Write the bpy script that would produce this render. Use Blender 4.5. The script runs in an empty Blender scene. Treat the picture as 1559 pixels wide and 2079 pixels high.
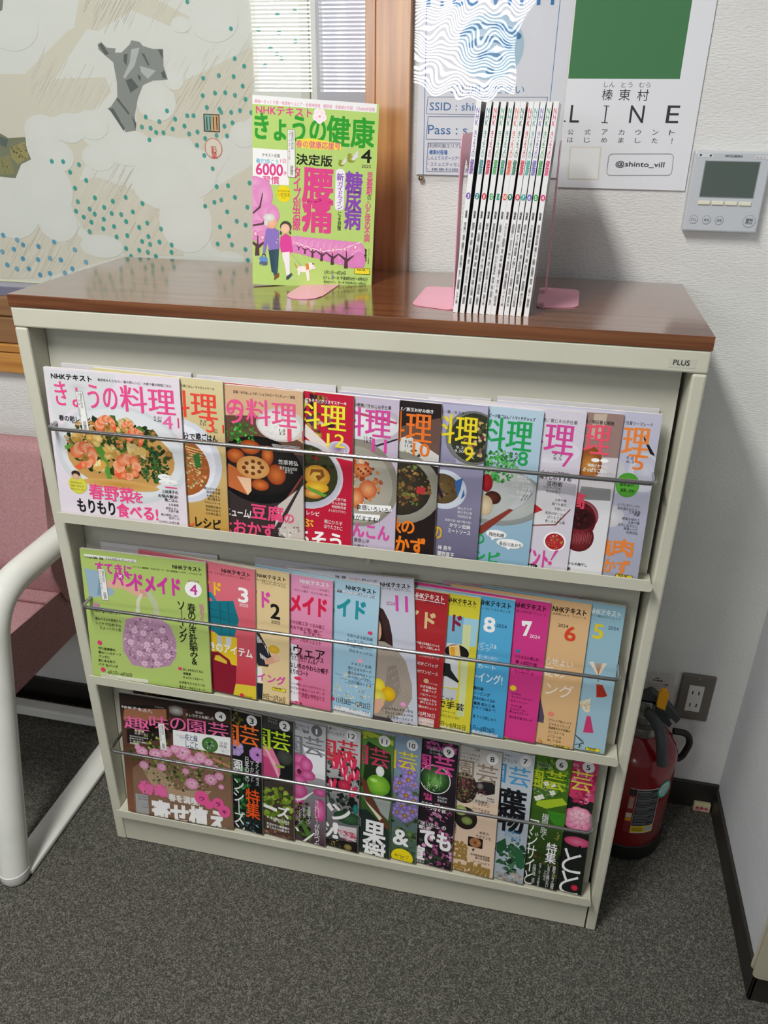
import bpy, math, random
from mathutils import Vector, Matrix
from mathutils.geometry import tessellate_polygon

SC = bpy.context.scene
COL = SC.collection

# ------------------------------------------------------------------ camera
cam_data = bpy.data.cameras.new('camera')
cam_data.sensor_fit = 'HORIZONTAL'
cam_data.sensor_width = 36.0
cam_data.lens = 36.0 * 1599.28 / 1559.0
cam_data.clip_start = 0.02
cam = bpy.data.objects.new('camera', cam_data)
COL.objects.link(cam)
cam.matrix_world = Matrix([[0.97741, -0.104745, 0.183572, 0.764276], [0.211097, 0.441013, -0.872322, -1.004248], [0.010414, 0.891367, 0.453162, 1.337329], [0.0, 0.0, 0.0, 1.0]])
SC.camera = cam

# ------------------------------------------------------------------ light and exposure
SC.view_settings.view_transform = 'Standard'
SC.view_settings.look = 'None'
SC.view_settings.gamma = 1.0
SC.view_settings.use_curve_mapping = False
SC.view_settings.exposure = 0.0
world = bpy.data.worlds.new('world')
SC.world = world
world.use_nodes = True
world.node_tree.nodes['Background'].inputs[0].default_value = (0.93, 0.96, 1.0, 1)
world.node_tree.nodes['Background'].inputs[1].default_value = 0.17

def area_light(name, loc, target, sx, sy, watts, color=(1, 1, 1)):
    d = bpy.data.lights.new(name, 'AREA')
    d.shape = 'RECTANGLE'; d.size = sx; d.size_y = sy; d.energy = watts; d.color = color
    o = bpy.data.objects.new(name, d); COL.objects.link(o)
    o.location = loc
    o.rotation_euler = (Vector(target) - Vector(loc)).to_track_quat('-Z', 'Y').to_euler()
    return o
area_light('ceiling_tube_near', (0.1, -1.15, 2.5), (0.1, -1.14, 0), 0.2, 1.0, 48, (1.0, 0.985, 0.95))
area_light('fill_light_far', (-1.2, -2.6, 2.55), (-1.2, -2.59, 0), 1.2, 0.3, 16, (1.0, 0.985, 0.95))  # unseen second light, added as fill from farther back

# ------------------------------------------------------------------ colours and materials
def lin(c):
    return c / 12.92 if c <= 0.04045 else ((c + 0.055) / 1.055) ** 2.4
_hc = {}
def rgb(h):
    if h not in _hc:
        _hc[h] = tuple(lin(int(h[i:i + 2], 16) / 255.0) for i in (0, 2, 4)) + (1.0,)
    return _hc[h]

def mat(name, color, rough=0.5, metal=0.0, spec=0.5, coat=0.0):
    m = bpy.data.materials.new(name); m.use_nodes = True
    b = m.node_tree.nodes['Principled BSDF']
    b.inputs['Base Color'].default_value = rgb(color)
    b.inputs['Roughness'].default_value = rough
    b.inputs['Metallic'].default_value = metal
    b.inputs['Specular IOR Level'].default_value = spec
    b.inputs['Coat Weight'].default_value = coat
    return m

def nodes(m):
    nt = m.node_tree
    def N(t, **kw):
        n = nt.nodes.new(t)
        for k, v in kw.items():
            setattr(n, k, v)
        return n
    return nt, N, nt.links.new, nt.nodes['Principled BSDF']

def noise_color(m, c1, c2, scale, stretch=(1, 1, 1), lo=0.35, hi=0.65, detail=4, bump=0.0, bscale=None, bdist=0.001, mid=None):
    nt, N, L, b = nodes(m)
    tc = N('ShaderNodeTexCoord'); mp = N('ShaderNodeMapping'); mp.inputs['Scale'].default_value = stretch
    L(tc.outputs['Object'], mp.inputs['Vector'])
    nz = N('ShaderNodeTexNoise'); nz.inputs['Scale'].default_value = scale; nz.inputs['Detail'].default_value = detail
    L(mp.outputs[0], nz.inputs['Vector'])
    cr = N('ShaderNodeValToRGB'); e = cr.color_ramp.elements
    e[0].position = lo; e[0].color = rgb(c1); e[1].position = hi; e[1].color = rgb(c2)
    if mid:
        k = cr.color_ramp.elements.new((lo + hi) / 2); k.color = rgb(mid)
    L(nz.outputs['Fac'], cr.inputs['Fac']); L(cr.outputs['Color'], b.inputs['Base Color'])
    if bump:
        n2 = nz
        if bscale:
            n2 = N('ShaderNodeTexNoise'); n2.inputs['Scale'].default_value = bscale; n2.inputs['Detail'].default_value = 3
            L(mp.outputs[0], n2.inputs['Vector'])
        bp = N('ShaderNodeBump'); bp.inputs['Strength'].default_value = bump; bp.inputs['Distance'].default_value = bdist
        L(n2.outputs['Fac'], bp.inputs['Height']); L(bp.outputs[0], b.inputs['Normal'])
    return m

M = {}
M['wall'] = noise_color(mat('wallpaper', 'dcdcd9', 0.85, spec=0.2), 'd9d9d6', 'e2e2df', 6, bump=0.9, bscale=330, stretch=(0.42, 1, 1.25), bdist=0.0016)
M['wall_right'] = noise_color(mat('wallpaper_side', 'd8dade', 0.8, spec=0.25), 'd3d6da', 'dde0e3', 6, bump=0.8, bscale=330, stretch=(1, 0.42, 1.25), bdist=0.0012)
def carpet():
    m = mat('carpet_pile', '4a4944', 0.95, spec=0.1); nt, N, L, b = nodes(m)
    tc = N('ShaderNodeTexCoord'); v1 = N('ShaderNodeTexVoronoi'); v1.inputs['Scale'].default_value = 560; v1.inputs['Randomness'].default_value = 1
    nz = N('ShaderNodeTexNoise'); nz.inputs['Scale'].default_value = 90; nz.inputs['Detail'].default_value = 4
    L(tc.outputs['Object'], v1.inputs['Vector']); L(tc.outputs['Object'], nz.inputs['Vector'])
    sp = N('ShaderNodeSeparateColor'); L(v1.outputs['Color'], sp.inputs[0])
    mx = N('ShaderNodeMath', operation='MULTIPLY_ADD'); L(nz.outputs['Fac'], mx.inputs[0]); mx.inputs[1].default_value = 0.5; 
    m2 = N('ShaderNodeMath', operation='MULTIPLY'); L(sp.outputs[0], m2.inputs[0]); m2.inputs[1].default_value = 0.75; L(m2.outputs[0], mx.inputs[2])
    cr = N('ShaderNodeValToRGB'); e = cr.color_ramp.elements; e[0].position = 0.15; e[0].color = rgb('393833'); e[1].position = 1.0; e[1].color = rgb('7e7c73')
    k = e.new(0.62); k.color = rgb('504f49')
    L(mx.outputs[0], cr.inputs[0]); L(cr.outputs[0], b.inputs['Base Color'])
    bp = N('ShaderNodeBump'); bp.inputs['Strength'].default_value = 0.5; bp.inputs['Distance'].default_value = 0.0015
    L(sp.outputs[1], bp.inputs['Height']); L(bp.outputs[0], b.inputs['Normal'])
    return m
M['carpet'] = carpet()
M['baseboard'] = noise_color(mat('dark_vinyl', '2c2926', 0.5), '262320', '35312d', 8)
M['slab'] = noise_color(mat('brown_laminate', '6c4630', 0.16, spec=0.55), '562e1c', '8c5a38', 11, stretch=(0.3, 7, 9), lo=0.3, hi=0.72, detail=6)
for k_, ci, rr_ in (('slab', 1.6, 0.12),):
    b_ = M[k_].node_tree.nodes['Principled BSDF']; b_.inputs['Coat Weight'].default_value = 1.0; b_.inputs['Coat IOR'].default_value = ci; b_.inputs['Coat Roughness'].default_value = rr_
M['rack'] = noise_color(mat('cream_steel', 'c9c8b6', 0.42), 'cbc9b6', 'd2d1bf', 5, bump=0.05, bscale=900, bdist=0.0004)
M['plate'] = noise_color(mat('cream_steel_shaded', 'bfbeb0', 0.5), 'c2c1b4', 'c9c8ba', 5)  # same cream steel as the rack, its shade put in as a greyer tint
M['chrome'] = mat('chrome_rod', 'b4b4b4', 0.24, metal=1.0)
M['oak'] = noise_color(mat('oak_casing', 'b07a42', 0.42), '9c6230', 'c89152', 14, stretch=(5, 5, 0.25), lo=0.3, hi=0.7, detail=8, bump=0.25, bscale=60, bdist=0.001)
b_ = M['oak'].node_tree.nodes['Principled BSDF']; b_.inputs['Coat Weight'].default_value = 1.0; b_.inputs['Coat IOR'].default_value = 1.6; b_.inputs['Coat Roughness'].default_value = 0.2
M['oak_h'] = noise_color(mat('oak_sill', 'b07a42', 0.42), 'a86d32', 'd09a52', 14, stretch=(0.25, 5, 5), lo=0.3, hi=0.7, detail=8)
M['oak_shaded'] = noise_color(mat('oak_shaded_rail', '8a6a48', 0.4), '7d5a3a', '9a7450', 14, stretch=(0.25, 5, 5), lo=0.3, hi=0.7, detail=8)  # same oak as the sill, shade on the upper rails put into a darker tint
M['alu'] = mat('grey_channel', '77768a', 0.5)
M['paper'] = mat('page_edges', 'e9e6df', 0.8)
M['papergrey'] = noise_color(mat('page_block_edges', 'cfcbc6', 0.8), 'b9b5b0', 'dedbd6', 30, stretch=(0.3, 60, 1))
M['pink_metal'] = mat('pink_enamel', 'e8a4b8', 0.3)
M['white_tube'] = noise_color(mat('white_enamel_tube', 'dfe2da', 0.3), 'e2e4dc', 'ebece6', 12)
M['fabric'] = noise_color(mat('dusty_pink_fabric', 'b08a8c', 0.95, spec=0.15), 'a67e80', 'b88e90', 260, lo=0.35, hi=0.65, bump=0.4, bscale=700, bdist=0.0007)
M['thermo'] = mat('pale_grey_plastic', 'c4c9ce', 0.4)
M['button'] = mat('ivory_button', 'e6e4cf', 0.4)
M['lcd'] = mat('dark_green_screen', '58645e', 0.12)
M['ring'] = mat('grey_ring_print', '8c9298', 0.5)
M['outlet'] = mat('bronze_grey_plate', '6a645c', 0.4)
M['white_pl'] = mat('white_plastic', 'd6d4cc', 0.4)
M['black'] = mat('black_rubber', '141414', 0.5)
M['dark'] = mat('dark_slot', '0a0a0a', 0.7)
M['red'] = mat('red_enamel', '84101a', 0.22, coat=0.5)
M['steelgrey'] = noise_color(mat('cast_aluminium', '8c8a84', 0.4, metal=0.7), '7c7a74', '9c9a94', 40)
M['lever'] = mat('dark_grey_lever', '3c4244', 0.45)
M['yellow'] = mat('yellow_plastic', 'f0a81c', 0.4)
M['beige'] = noise_color(mat('beige_steel', 'b5b09c', 0.4), 'b0ab96', 'bdb8a5', 4)
M['pin'] = mat('brass_pin', 'b8a488', 0.2, metal=1.0)
M['slat'] = mat('white_slat', 'd8d8dc', 0.6)

def print_mat():
    m = bpy.data.materials.new('printed_paper'); m.use_nodes = True
    nt, N, L, b = nodes(m)
    a = N('ShaderNodeVertexColor', layer_name='ink')
    L(a.outputs['Color'], b.inputs['Base Color'])
    b.inputs['Roughness'].default_value = 0.33
    b.inputs['Specular IOR Level'].default_value = 0.45
    return m
M['print'] = print_mat()
M['print_matte'] = M['print'].copy(); M['print_matte'].name = 'printed_matte_paper'
M['print_matte'].node_tree.nodes['Principled BSDF'].inputs['Roughness'].default_value = 0.75
M['print_matte'].node_tree.nodes['Principled BSDF'].inputs['Specular IOR Level'].default_value = 0.2

def thin_glass(name, ior=1.5, tint=(0.98, 0.99, 0.98, 1), rough=0.0):
    m = bpy.data.materials.new(name); m.use_nodes = True
    nt = m.node_tree; nt.nodes.clear()
    o = nt.nodes.new('ShaderNodeOutputMaterial'); mx = nt.nodes.new('ShaderNodeMixShader')
    # Schlick reflectance of a thin clear sheet, the same from either side
    lw = nt.nodes.new('ShaderNodeLayerWeight'); lw.inputs['Blend'].default_value = 0.5
    pw = nt.nodes.new('ShaderNodeMath'); pw.operation = 'POWER'; pw.inputs[1].default_value = 5.0
    f = nt.nodes.new('ShaderNodeMath'); f.operation = 'MULTIPLY_ADD'; r0 = 2 * ((ior - 1) / (ior + 1)) ** 2
    f.inputs[1].default_value = 1 - r0; f.inputs[2].default_value = r0; f.use_clamp = True
    nt.links.new(lw.outputs['Facing'], pw.inputs[0]); nt.links.new(pw.outputs[0], f.inputs[0])
    t = nt.nodes.new('ShaderNodeBsdfTransparent'); t.inputs[0].default_value = tint
    g = nt.nodes.new('ShaderNodeBsdfGlossy'); g.inputs['Roughness'].default_value = rough
    nt.links.new(f.outputs[0], mx.inputs[0]); nt.links.new(t.outputs[0], mx.inputs[1]); nt.links.new(g.outputs[0], mx.inputs[2])
    nt.links.new(mx.outputs[0], o.inputs[0])
    return m
M['glass'] = thin_glass('pane_glass', 1.55)
M['sleeve'] = thin_glass('clear_plastic_sleeve', 1.5, (0.97, 0.97, 0.97, 1), 0.0)

def sky_mat():
    m = bpy.data.materials.new('daylight_outside'); m.use_nodes = True
    nt = m.node_tree; nt.nodes.clear()
    o = nt.nodes.new('ShaderNodeOutputMaterial'); e = nt.nodes.new('ShaderNodeEmission')
    tc = nt.nodes.new('ShaderNodeTexCoord'); sp = nt.nodes.new('ShaderNodeSeparateXYZ'); cr = nt.nodes.new('ShaderNodeValToRGB')
    mr = nt.nodes.new('ShaderNodeMapRange'); mr.inputs['From Min'].default_value = -1.6; mr.inputs['From Max'].default_value = 0.4
    nt.links.new(tc.outputs['Object'], sp.inputs[0]); nt.links.new(sp.outputs[0], mr.inputs['Value']); nt.links.new(mr.outputs[0], cr.inputs[0])
    cr.color_ramp.interpolation = 'CONSTANT'
    el = cr.color_ramp.elements
    el[0].position = 0; el[0].color = (1, 1, 1, 1); el[1].position = 0.27; el[1].color = (0.60, 0.62, 0.80, 1)
    for p, c in ((0.315, (1, 1, 1, 1)), (0.35, (0.62, 0.60, 0.72, 1)), (0.41, (0.8, 0.8, 0.86, 1)), (0.47, (1, 1, 1, 1)), (0.8, (0.8, 0.88, 1, 1))):
        k = el.new(p); k.color = c
    nt.links.new(cr.outputs[0], e.inputs[0]); e.inputs[1].default_value = 13.0
    nt.links.new(e.outputs[0], o.inputs[0])
    return m
M['sky'] = sky_mat()

# ------------------------------------------------------------------ mesh helpers
class MB:
    def __init__(s): s.v = []; s.f = []
    def add(s, vs, fs):
        o = len(s.v); s.v += [tuple(v) for v in vs]; s.f += [tuple(i + o for i in f) for f in fs]; return s
    def box(s, x0, x1, y0, y1, z0, z1):
        return s.add([(x0, y0, z0), (x1, y0, z0), (x1, y1, z0), (x0, y1, z0), (x0, y0, z1), (x1, y0, z1), (x1, y1, z1), (x0, y1, z1)],
                     [(0, 3, 2, 1), (4, 5, 6, 7), (0, 1, 5, 4), (1, 2, 6, 5), (2, 3, 7, 6), (3, 0, 4, 7)])
    def prism(s, pts, a, b, axis='y'):
        # pts is an outline in the plane across the axis; extruded from a to b
        n = len(pts)
        def P(p, t):
            return {'y': (p[0], t, p[1]), 'x': (t, p[0], p[1]), 'z': (p[0], p[1], t)}[axis]
        vs = [P(p, a) for p in pts] + [P(p, b) for p in pts]
        fs = [tuple(range(n)), tuple(range(2 * n - 1, n - 1, -1))] + [(i, (i + 1) % n, n + (i + 1) % n, n + i) for i in range(n)]
        return s.add(vs, fs)
    def tube(s, path, r, seg=12, rz=None):
        path = [Vector(p) for p in path]; n = len(path); rings = []
        up = Vector((0, 0, 1))
        d0 = (path[1] - path[0]).normalized()
        ref = up if abs(d0.dot(up)) < 0.9 else Vector((1, 0, 0))
        u = d0.cross(ref).normalized()
        for i, p in enumerate(path):
            d = ((path[min(i + 1, n - 1)] - path[max(i - 1, 0)])).normalized()
            u = (u - d * u.dot(d)).normalized(); w = d.cross(u)
            rings.append([p + u * (r * math.cos(2 * math.pi * k / seg)) + w * ((rz or r) * math.sin(2 * math.pi * k / seg)) for k in range(seg)])
        vs = [v for R_ in rings for v in R_]
        fs = []
        for i in range(n - 1):
            for k in range(seg):
                a = i * seg + k; b = i * seg + (k + 1) % seg
                fs.append((a, b, b + seg, a + seg))
        fs.append(tuple(range(seg))[::-1]); fs.append(tuple(range((n - 1) * seg, n * seg)))
        return s.add(vs, fs)
    def lathe(s, prof, cx, cy, seg=40, cz=0):
        vs = []; n = len(prof)
        for r, z in prof:
            for k in range(seg):
                a = 2 * math.pi * k / seg; vs.append((cx + r * math.cos(a), cy + r * math.sin(a), cz + z))
        fs = []
        for i in range(n - 1):
            for k in range(seg):
                a = i * seg + k; b = i * seg + (k + 1) % seg
                fs.append((a, b, b + seg, a + seg))
        fs.append(tuple(range(seg))[::-1]); fs.append(tuple(range((n - 1) * seg, n * seg)))
        return s.add(vs, fs)

def obj(name, mb, m, parent=None, bevel=0.0, smooth=False, sub=0):
    me = bpy.data.meshes.new(name); me.from_pydata(mb.v, [], mb.f); me.update()
    me.materials.append(m)
    o = bpy.data.objects.new(name, me); COL.objects.link(o)
    if parent is not None:
        o.parent = parent
    if bevel:
        b = o.modifiers.new('bevel', 'BEVEL'); b.width = bevel; b.segments = 2; b.limit_method = 'ANGLE'
    if sub:
        s = o.modifiers.new('sub', 'SUBSURF'); s.levels = sub; s.render_levels = sub
    if smooth or sub:
        for p in me.polygons: p.use_smooth = True
        if not sub:
            try: me.set_sharp_from_angle(angle=math.radians(40))
            except Exception: pass
    return o
def tag(o, label, cat, group=None):
    o['label'] = label; o['category'] = cat
    if group: o['group'] = group
    return o
def thing(name, label, cat, loc=(0, 0, 0), group=None):
    o = bpy.data.objects.new(name, None); COL.objects.link(o); o.empty_display_size = 0.05
    o.location = loc
    return tag(o, label, cat, group)
def struct(name, mb, m, parent=None, **k):
    o = obj(name, mb, m, parent, **k)
    if parent is None: o['kind'] = 'structure'
    return o
def local(mb, loc):
    mb.v = [(v[0] - loc[0], v[1] - loc[1], v[2] - loc[2]) for v in mb.v]; return mb

def fillet(pts, r, n=5):
    out = []
    k = len(pts)
    for i in range(k):
        p0, p, p1 = Vector(pts[i - 1]), Vector(pts[i]), Vector(pts[(i + 1) % k])
        a = (p0 - p); b = (p1 - p); ra = min(r, a.length * .49, b.length * .49)
        A = p + a.normalized() * ra; B = p + b.normalized() * ra
        for j in range(n + 1):
            t = j / n; q = A.lerp(p, t).lerp(p.lerp(B, t), t); out.append(tuple(q))
    return out
def round_path(pts, r, n=6):
    pts = [Vector(p) for p in pts]; out = [pts[0]]
    for i in range(1, len(pts) - 1):
        p0, p, p1 = pts[i - 1], pts[i], pts[i + 1]; a = p0 - p; b = p1 - p
        ra = min(r, a.length * .49, b.length * .49)
        A = p + a.normalized() * ra; B = p + b.normalized() * ra
        for j in range(n + 1):
            t = j / n; out.append(A.lerp(p, t).lerp(p.lerp(B, t), t))
    out.append(pts[-1]); return out

# ------------------------------------------------------------------ printed artwork: flat coloured shapes and lettering, in tenths of a millimetre on each sheet
PRINTED = [
{"id":"m1","row":1,"label":"cookery magazine with prawns and greens, whole front visible, far left of the top row","O":[0.03168,0.00515,0.99412],"ex":[0.99954,0.02493,-0.01722],"up":[0.01526,0.07709,0.99691],"w":214.5,"h":236.2,"base":"e9e0ea","items":[
["P","dcdde0",[-2,34,1151,27,1024,495,374,633,68,899,68,582]],
["E",520,270,166,78,"c9cacd","dcdde0"],
["E",1133,1278,1094,794,"e9ecef","d6dade"],
["E",1135,1258,1009,721,"f1f2f3","e2e6e9"],
["E",1109,1311,885,527,"b98747","cfa05c"],
["B",1082,1162,829,461,240,29,78,["2c4a22","3c6a2a","22351c","4f8434","35571f","203018","b98747"]],
["B",965,1093,735,368,70,21,50,["e8a25a","e3b873","d98a4a","f0c983","c9702f"]],
["B",1639,1388,250,289,170,13,36,["274a26","3b6b33","1d3520","4d8040"]],
["P","5d9b38",[778,1091,872,1183,943,1732,870,1719,775,1315,683,1202]],
["P","71ad42",[197,1210,352,1154,353,1236,202,1261]],
["B",950,1236,89,83,9,44,92,["f3cf7c","dba24a","f6dc9c","e8b860"]],
["B",1326,1197,88,82,9,44,91,["f3cf7c","dba24a","f6dc9c","e8b860"]],
["B",757,1481,90,84,9,45,93,["f3cf7c","dba24a","f6dc9c","e8b860"]],
["B",1470,1193,87,82,9,44,90,["f3cf7c","dba24a","f6dc9c","e8b860"]],
["B",452,1023,89,82,9,45,92,["f3cf7c","dba24a","f6dc9c","e8b860"]],
["B",700,1039,89,82,9,44,92,["f3cf7c","dba24a","f6dc9c","e8b860"]],
["B",1261,785,87,80,9,44,90,["f3cf7c","dba24a","f6dc9c","e8b860"]],
["E",389,1284,106,103,"f6a878","e4683f"],
["E",451,1225,100,97,"ee8458","f2b48c"],
["E",529,1199,95,92,"f6a878","e4683f"],
["E",601,1213,89,87,"ee8458","f2b48c"],
["E",648,1263,84,82,"f6a878","e4683f"],
["E",656,1335,79,77,"ee8458","f2b48c"],
["E",623,1410,74,72,"f6a878","e4683f"],
["E",559,1466,69,68,"ee8458","f2b48c"],
["E",480,1488,64,62,"f6a878","e4683f"],
["E",529,1375,63,56,"7a5a28","b8843c"],
["P","f0603c",[450,1455,316,1541,435,1578]],
["E",1086,1549,105,104,"f6a878","e4683f"],
["E",1079,1450,99,98,"ee8458","f2b48c"],
["E",1141,1359,94,92,"f6a878","e4683f"],
["E",1242,1319,88,86,"ee8458","f2b48c"],
["E",1332,1351,83,81,"f6a878","e4683f"],
["E",1366,1438,78,77,"ee8458","f2b48c"],
["E",1328,1539,73,72,"f6a878","e4683f"],
["E",1235,1602,68,67,"ee8458","f2b48c"],
["E",1135,1597,63,62,"f6a878","e4683f"],
["E",1240,1496,62,56,"7a5a28","b8843c"],
["P","f0603c",[1125,1551,981,1580,1061,1667]],
["E",821,845,78,75,"f6a878","e4683f"],
["E",827,802,74,71,"ee8458","f2b48c"],
["E",851,761,70,67,"f6a878","e4683f"],
["E",888,730,66,64,"ee8458","f2b48c"],
["E",932,713,62,60,"f6a878","e4683f"],
["E",976,714,58,56,"ee8458","f2b48c"],
["E",1012,733,54,52,"f6a878","e4683f"],
["E",1035,765,50,49,"ee8458","f2b48c"],
["E",1040,806,47,45,"f6a878","e4683f"],
["E",946,841,46,41,"7a5a28","b8843c"],
["P","f0603c",[1012,835,1065,913,1103,819]],
["E",1288,963,73,71,"f6a878","e4683f"],
["E",1308,922,69,67,"ee8458","f2b48c"],
["E",1343,890,65,63,"f6a878","e4683f"],
["E",1387,873,62,60,"ee8458","f2b48c"],
["E",1430,874,58,56,"f6a878","e4683f"],
["E",1465,894,54,53,"ee8458","f2b48c"],
["E",1485,927,51,49,"f6a878","e4683f"],
["E",1488,969,47,46,"ee8458","f2b48c"],
["E",1471,1012,44,43,"f6a878","e4683f"],
["E",1401,993,43,39,"7a5a28","b8843c"],
["P","f0603c",[1437,1025,1438,1121,1511,1053]],
["E",1218,798,45,44,"f6a878","e4683f"],
["E",1233,769,43,42,"ee8458","f2b48c"],
["E",1260,749,41,39,"f6a878","e4683f"],
["E",1292,741,38,37,"ee8458","f2b48c"],
["E",1320,749,36,35,"f6a878","e4683f"],
["E",1339,771,34,33,"ee8458","f2b48c"],
["E",1343,800,32,31,"f6a878","e4683f"],
["E",1331,830,29,29,"ee8458","f2b48c"],
["E",1306,854,27,26,"f6a878","e4683f"],
["E",1288,817,27,24,"7a5a28","b8843c"],
["P","f0603c",[1286,851,1255,908,1312,891]],
["E",1067,1760,643,85,"c9913f","dcae68"],
["E",345,1840,153,147,"e3dd55","dcd64a"],
["E",333,1673,83,81,"c9a48a","d9b9a0"],
["E",335,1652,74,51,"2a2220","3a302c"],
["E",329,1698,52,47,"e8c3a4","d9a98a"],
["T","笠原将弘の",231,1787,182,37,"333322",10,0],
["T","海老と菜の花",224,1842,219,37,"333322",10,0],
["T","卵のからしあん",217,1896,242,37,"333322",10,0],
["T","NHKテキスト",116,79,650,85,"15141a",35,0],
["T","春野菜をもりもり!／春の卵レシピ／大原千鶴の時短ごはん",863,99,1159,42,"222222",12,0],
["T","きょうの",148,196,996,376,"ef4f92",12,0],
["T","料理",1200,166,857,402,"ef4f92",12,0],
["T","4",1845,570,157,204,"f06aa6",12,0],
["T","3.31",1709,596,121,35,"333333",10,0],
["T","4.28",1706,644,121,35,"333333",10,0],
["T","春の卵レシピ",162,719,516,88,"222222",25,0],
["T","高野ゆき料理帖",365,800,260,36,"333333",10,0],
["T","杉本節子",470,848,149,36,"333333",10,0],
["T","長谷川あかり",388,913,224,37,"333333",10,0],
["T","春野菜",532,1794,749,252,"f24f8e",30,0],
["T","を",1278,1850,149,171,"f24f8e",30,0],
["T","もりもり",302,2072,635,218,"1d1a1c",35,0],
["T","食べる!",974,2069,683,233,"f24f8e",35,0],
["E",1812,1550,108,50,"ffffff","f6f6f6"],
["E",1868,1630,156,46,"ffffff","f6f6f6"],
["T","食べ盛りの",1784,1535,122,25,"444444",10,0],
["T","いそがしい 時間がない",1744,1627,250,25,"444444",10,0],
["R",1812,1702,195,20,"e84a84"],
["T","上田淳子の",1750,1756,267,55,"222222",20,0],
["T","お悩み解決!",1691,1833,321,55,"222222",20,0],
["T","晩ごはん",1793,1893,214,55,"222222",20,0],
["T","土井善晴",1847,1975,165,43,"222222",10,0],
["T","卵焼きすし",1801,2039,207,43,"222222",10,0],
["T","大原千鶴",1840,2082,166,43,"222222",10,0],
["T","春の時短ごはん",1711,2155,291,43,"222222",10,0],
["T","前沢リカ",1842,2203,166,43,"222222",10,0],
["T","たけのこの手仕事",1675,2277,330,44,"222222",10,0],
["P","f2f2ee",[488,331,595,331,643,934,535,934],"444444",4],
["T","榛東村地図",546,346,39,237,"444444",10,1],
["T","コミュニティセンター",503,349,37,423,"444444",10,1],
["T","蔵書",555,784,55,132,"333333",10,1],
["R",2082,591,22,154,"e23a70"]]},
{"id":"m2","row":1,"label":"March cookery magazine, yellow cover strip with a bowl of noodle salad","O":[0.0997,0.02634,0.99212],"ex":[0.99725,-0.0739,-0.00591],"up":[0.01153,0.07585,0.99705],"w":214.0,"h":236.6,"base":"d6c48e","items":[
["G","ddd2a4","c79b48"],
["E",1375,1294,697,676,"eef0f6","d8dbe6"],
["E",1364,1296,599,594,"dfe3ee","eef0f8"],
["E",1315,1384,548,485,"b9763a","a75c2c"],
["B",1445,1366,413,370,160,11,35,["e08a4c","e8b880","d86a3a","e9d0a8","c8542c","f0c69a","4a8a3c"]],
["P","efc98f",[1477,1040,1779,1081,1778,1093,1476,1056]],
["P","efc98f",[1493,1082,1768,1122,1768,1134,1492,1098]],
["P","efc98f",[1510,1124,1758,1163,1757,1175,1508,1140]],
["P","efc98f",[1526,1166,1747,1205,1746,1217,1525,1182]],
["P","efc98f",[1542,1208,1736,1246,1735,1258,1541,1224]],
["P","efc98f",[1559,1250,1725,1288,1725,1300,1558,1266]],
["P","efc98f",[1575,1292,1714,1330,1714,1342,1574,1308]],
["P","efc98f",[1591,1334,1704,1371,1703,1384,1590,1350]],
["P","efc98f",[1608,1376,1693,1414,1692,1426,1607,1393]],
["P","efc98f",[1624,1419,1682,1456,1681,1468,1623,1435]],
["P","efc98f",[1641,1461,1671,1498,1670,1510,1640,1478]],
["P","efc98f",[1658,1504,1660,1540,1659,1553,1657,1520]],
["P","efc98f",[1674,1547,1649,1583,1648,1595,1673,1563]],
["P","efc98f",[1691,1589,1637,1626,1637,1638,1690,1606]],
["P","3d7d37",[1594,1185,1704,1111,1722,1349,1635,1381]],
["T","で晩ごはん／キャロットケーキ",1467,101,533,41,"222222",12,0],
["T","料理",1161,190,871,400,"f04a3c",12,0],
["T","3",1848,573,128,208,"f0503c",12,0],
["T","3.3",1744,605,94,35,"333333",10,0],
["T","3.31",1741,652,94,35,"333333",10,0],
["T","月号",1977,723,49,23,"553333",10,0],
["T","2025",1962,755,62,23,"553333",10,0],
["T","10分で",1352,833,298,95,"222222",20,0],
["T","晩ごはん",1668,813,346,114,"222222",30,0],
["R",1567,950,426,10,"e85a5a",10],
["T","帰宅が7時のおうちごはん",1586,951,380,36,"ffffff",12,0],
["T","横山タカ子の",1746,1654,279,46,"333311",10,0],
["T","信州季仕事",1789,1710,233,46,"333311",10,0],
["T","大根おろし",1786,1772,233,46,"333311",10,0],
["T","高山陽子の",1804,1823,212,42,"333311",10,0],
["T","キャロットケーキ",1753,1885,261,42,"333311",10,0],
["T","和田明日香の",1765,1952,256,42,"333311",10,0],
["T","旬のわかめで",1762,2009,257,42,"333311",10,0],
["T","心も体も喜ぶ",1759,2067,257,43,"333311",10,0],
["T","ん",1343,2188,206,162,"f0603c",30,0],
["T","レシピ",1573,2176,430,168,"1d1a1c",35,0],
["R",2107,641,25,123,"e23a30"]]},
{"id":"m3","row":1,"label":"January cookery magazine with lotus root stew in a black bowl on its cover","O":[0.21855,0.01767,0.98635],"ex":[0.99937,-0.03524,-0.00309],"up":[0.00578,0.07649,0.99705],"w":214.0,"h":231.4,"base":"3a3030","items":[
["P","d9b48e",[837,-50,2157,-22,2152,767,1885,774,1491,423,924,458,841,-135]],
["P","6a4a3c",[901,460,1491,412,2152,767,2150,944,876,952]],
["E",1801,521,380,250,"e8e6e2","d0cbc6"],
["E",1778,534,325,207,"f6f6f4","e6e3de"],
["B",1778,534,291,174,120,6,14,["ffffff","efefea","dedcd6"]],
["E",1443,1251,699,528,"1c1a1c","0e0d10"],
["E",1467,1203,608,435,"2e2826","191616"],
["B",1165,697,254,156,80,12,32,["3fa13a","2c7c2a","5cbf4b","226322"]],
["E",1317,903,162,112,"e0803c","9c3a18"],
["E",1080,1065,141,114,"e0803c","9c3a18"],
["E",1459,1480,141,93,"e0803c","9c3a18"],
["E",1717,1287,150,160,"e0803c","9c3a18"],
["E",1587,1008,92,158,"e0803c","9c3a18"],
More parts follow.
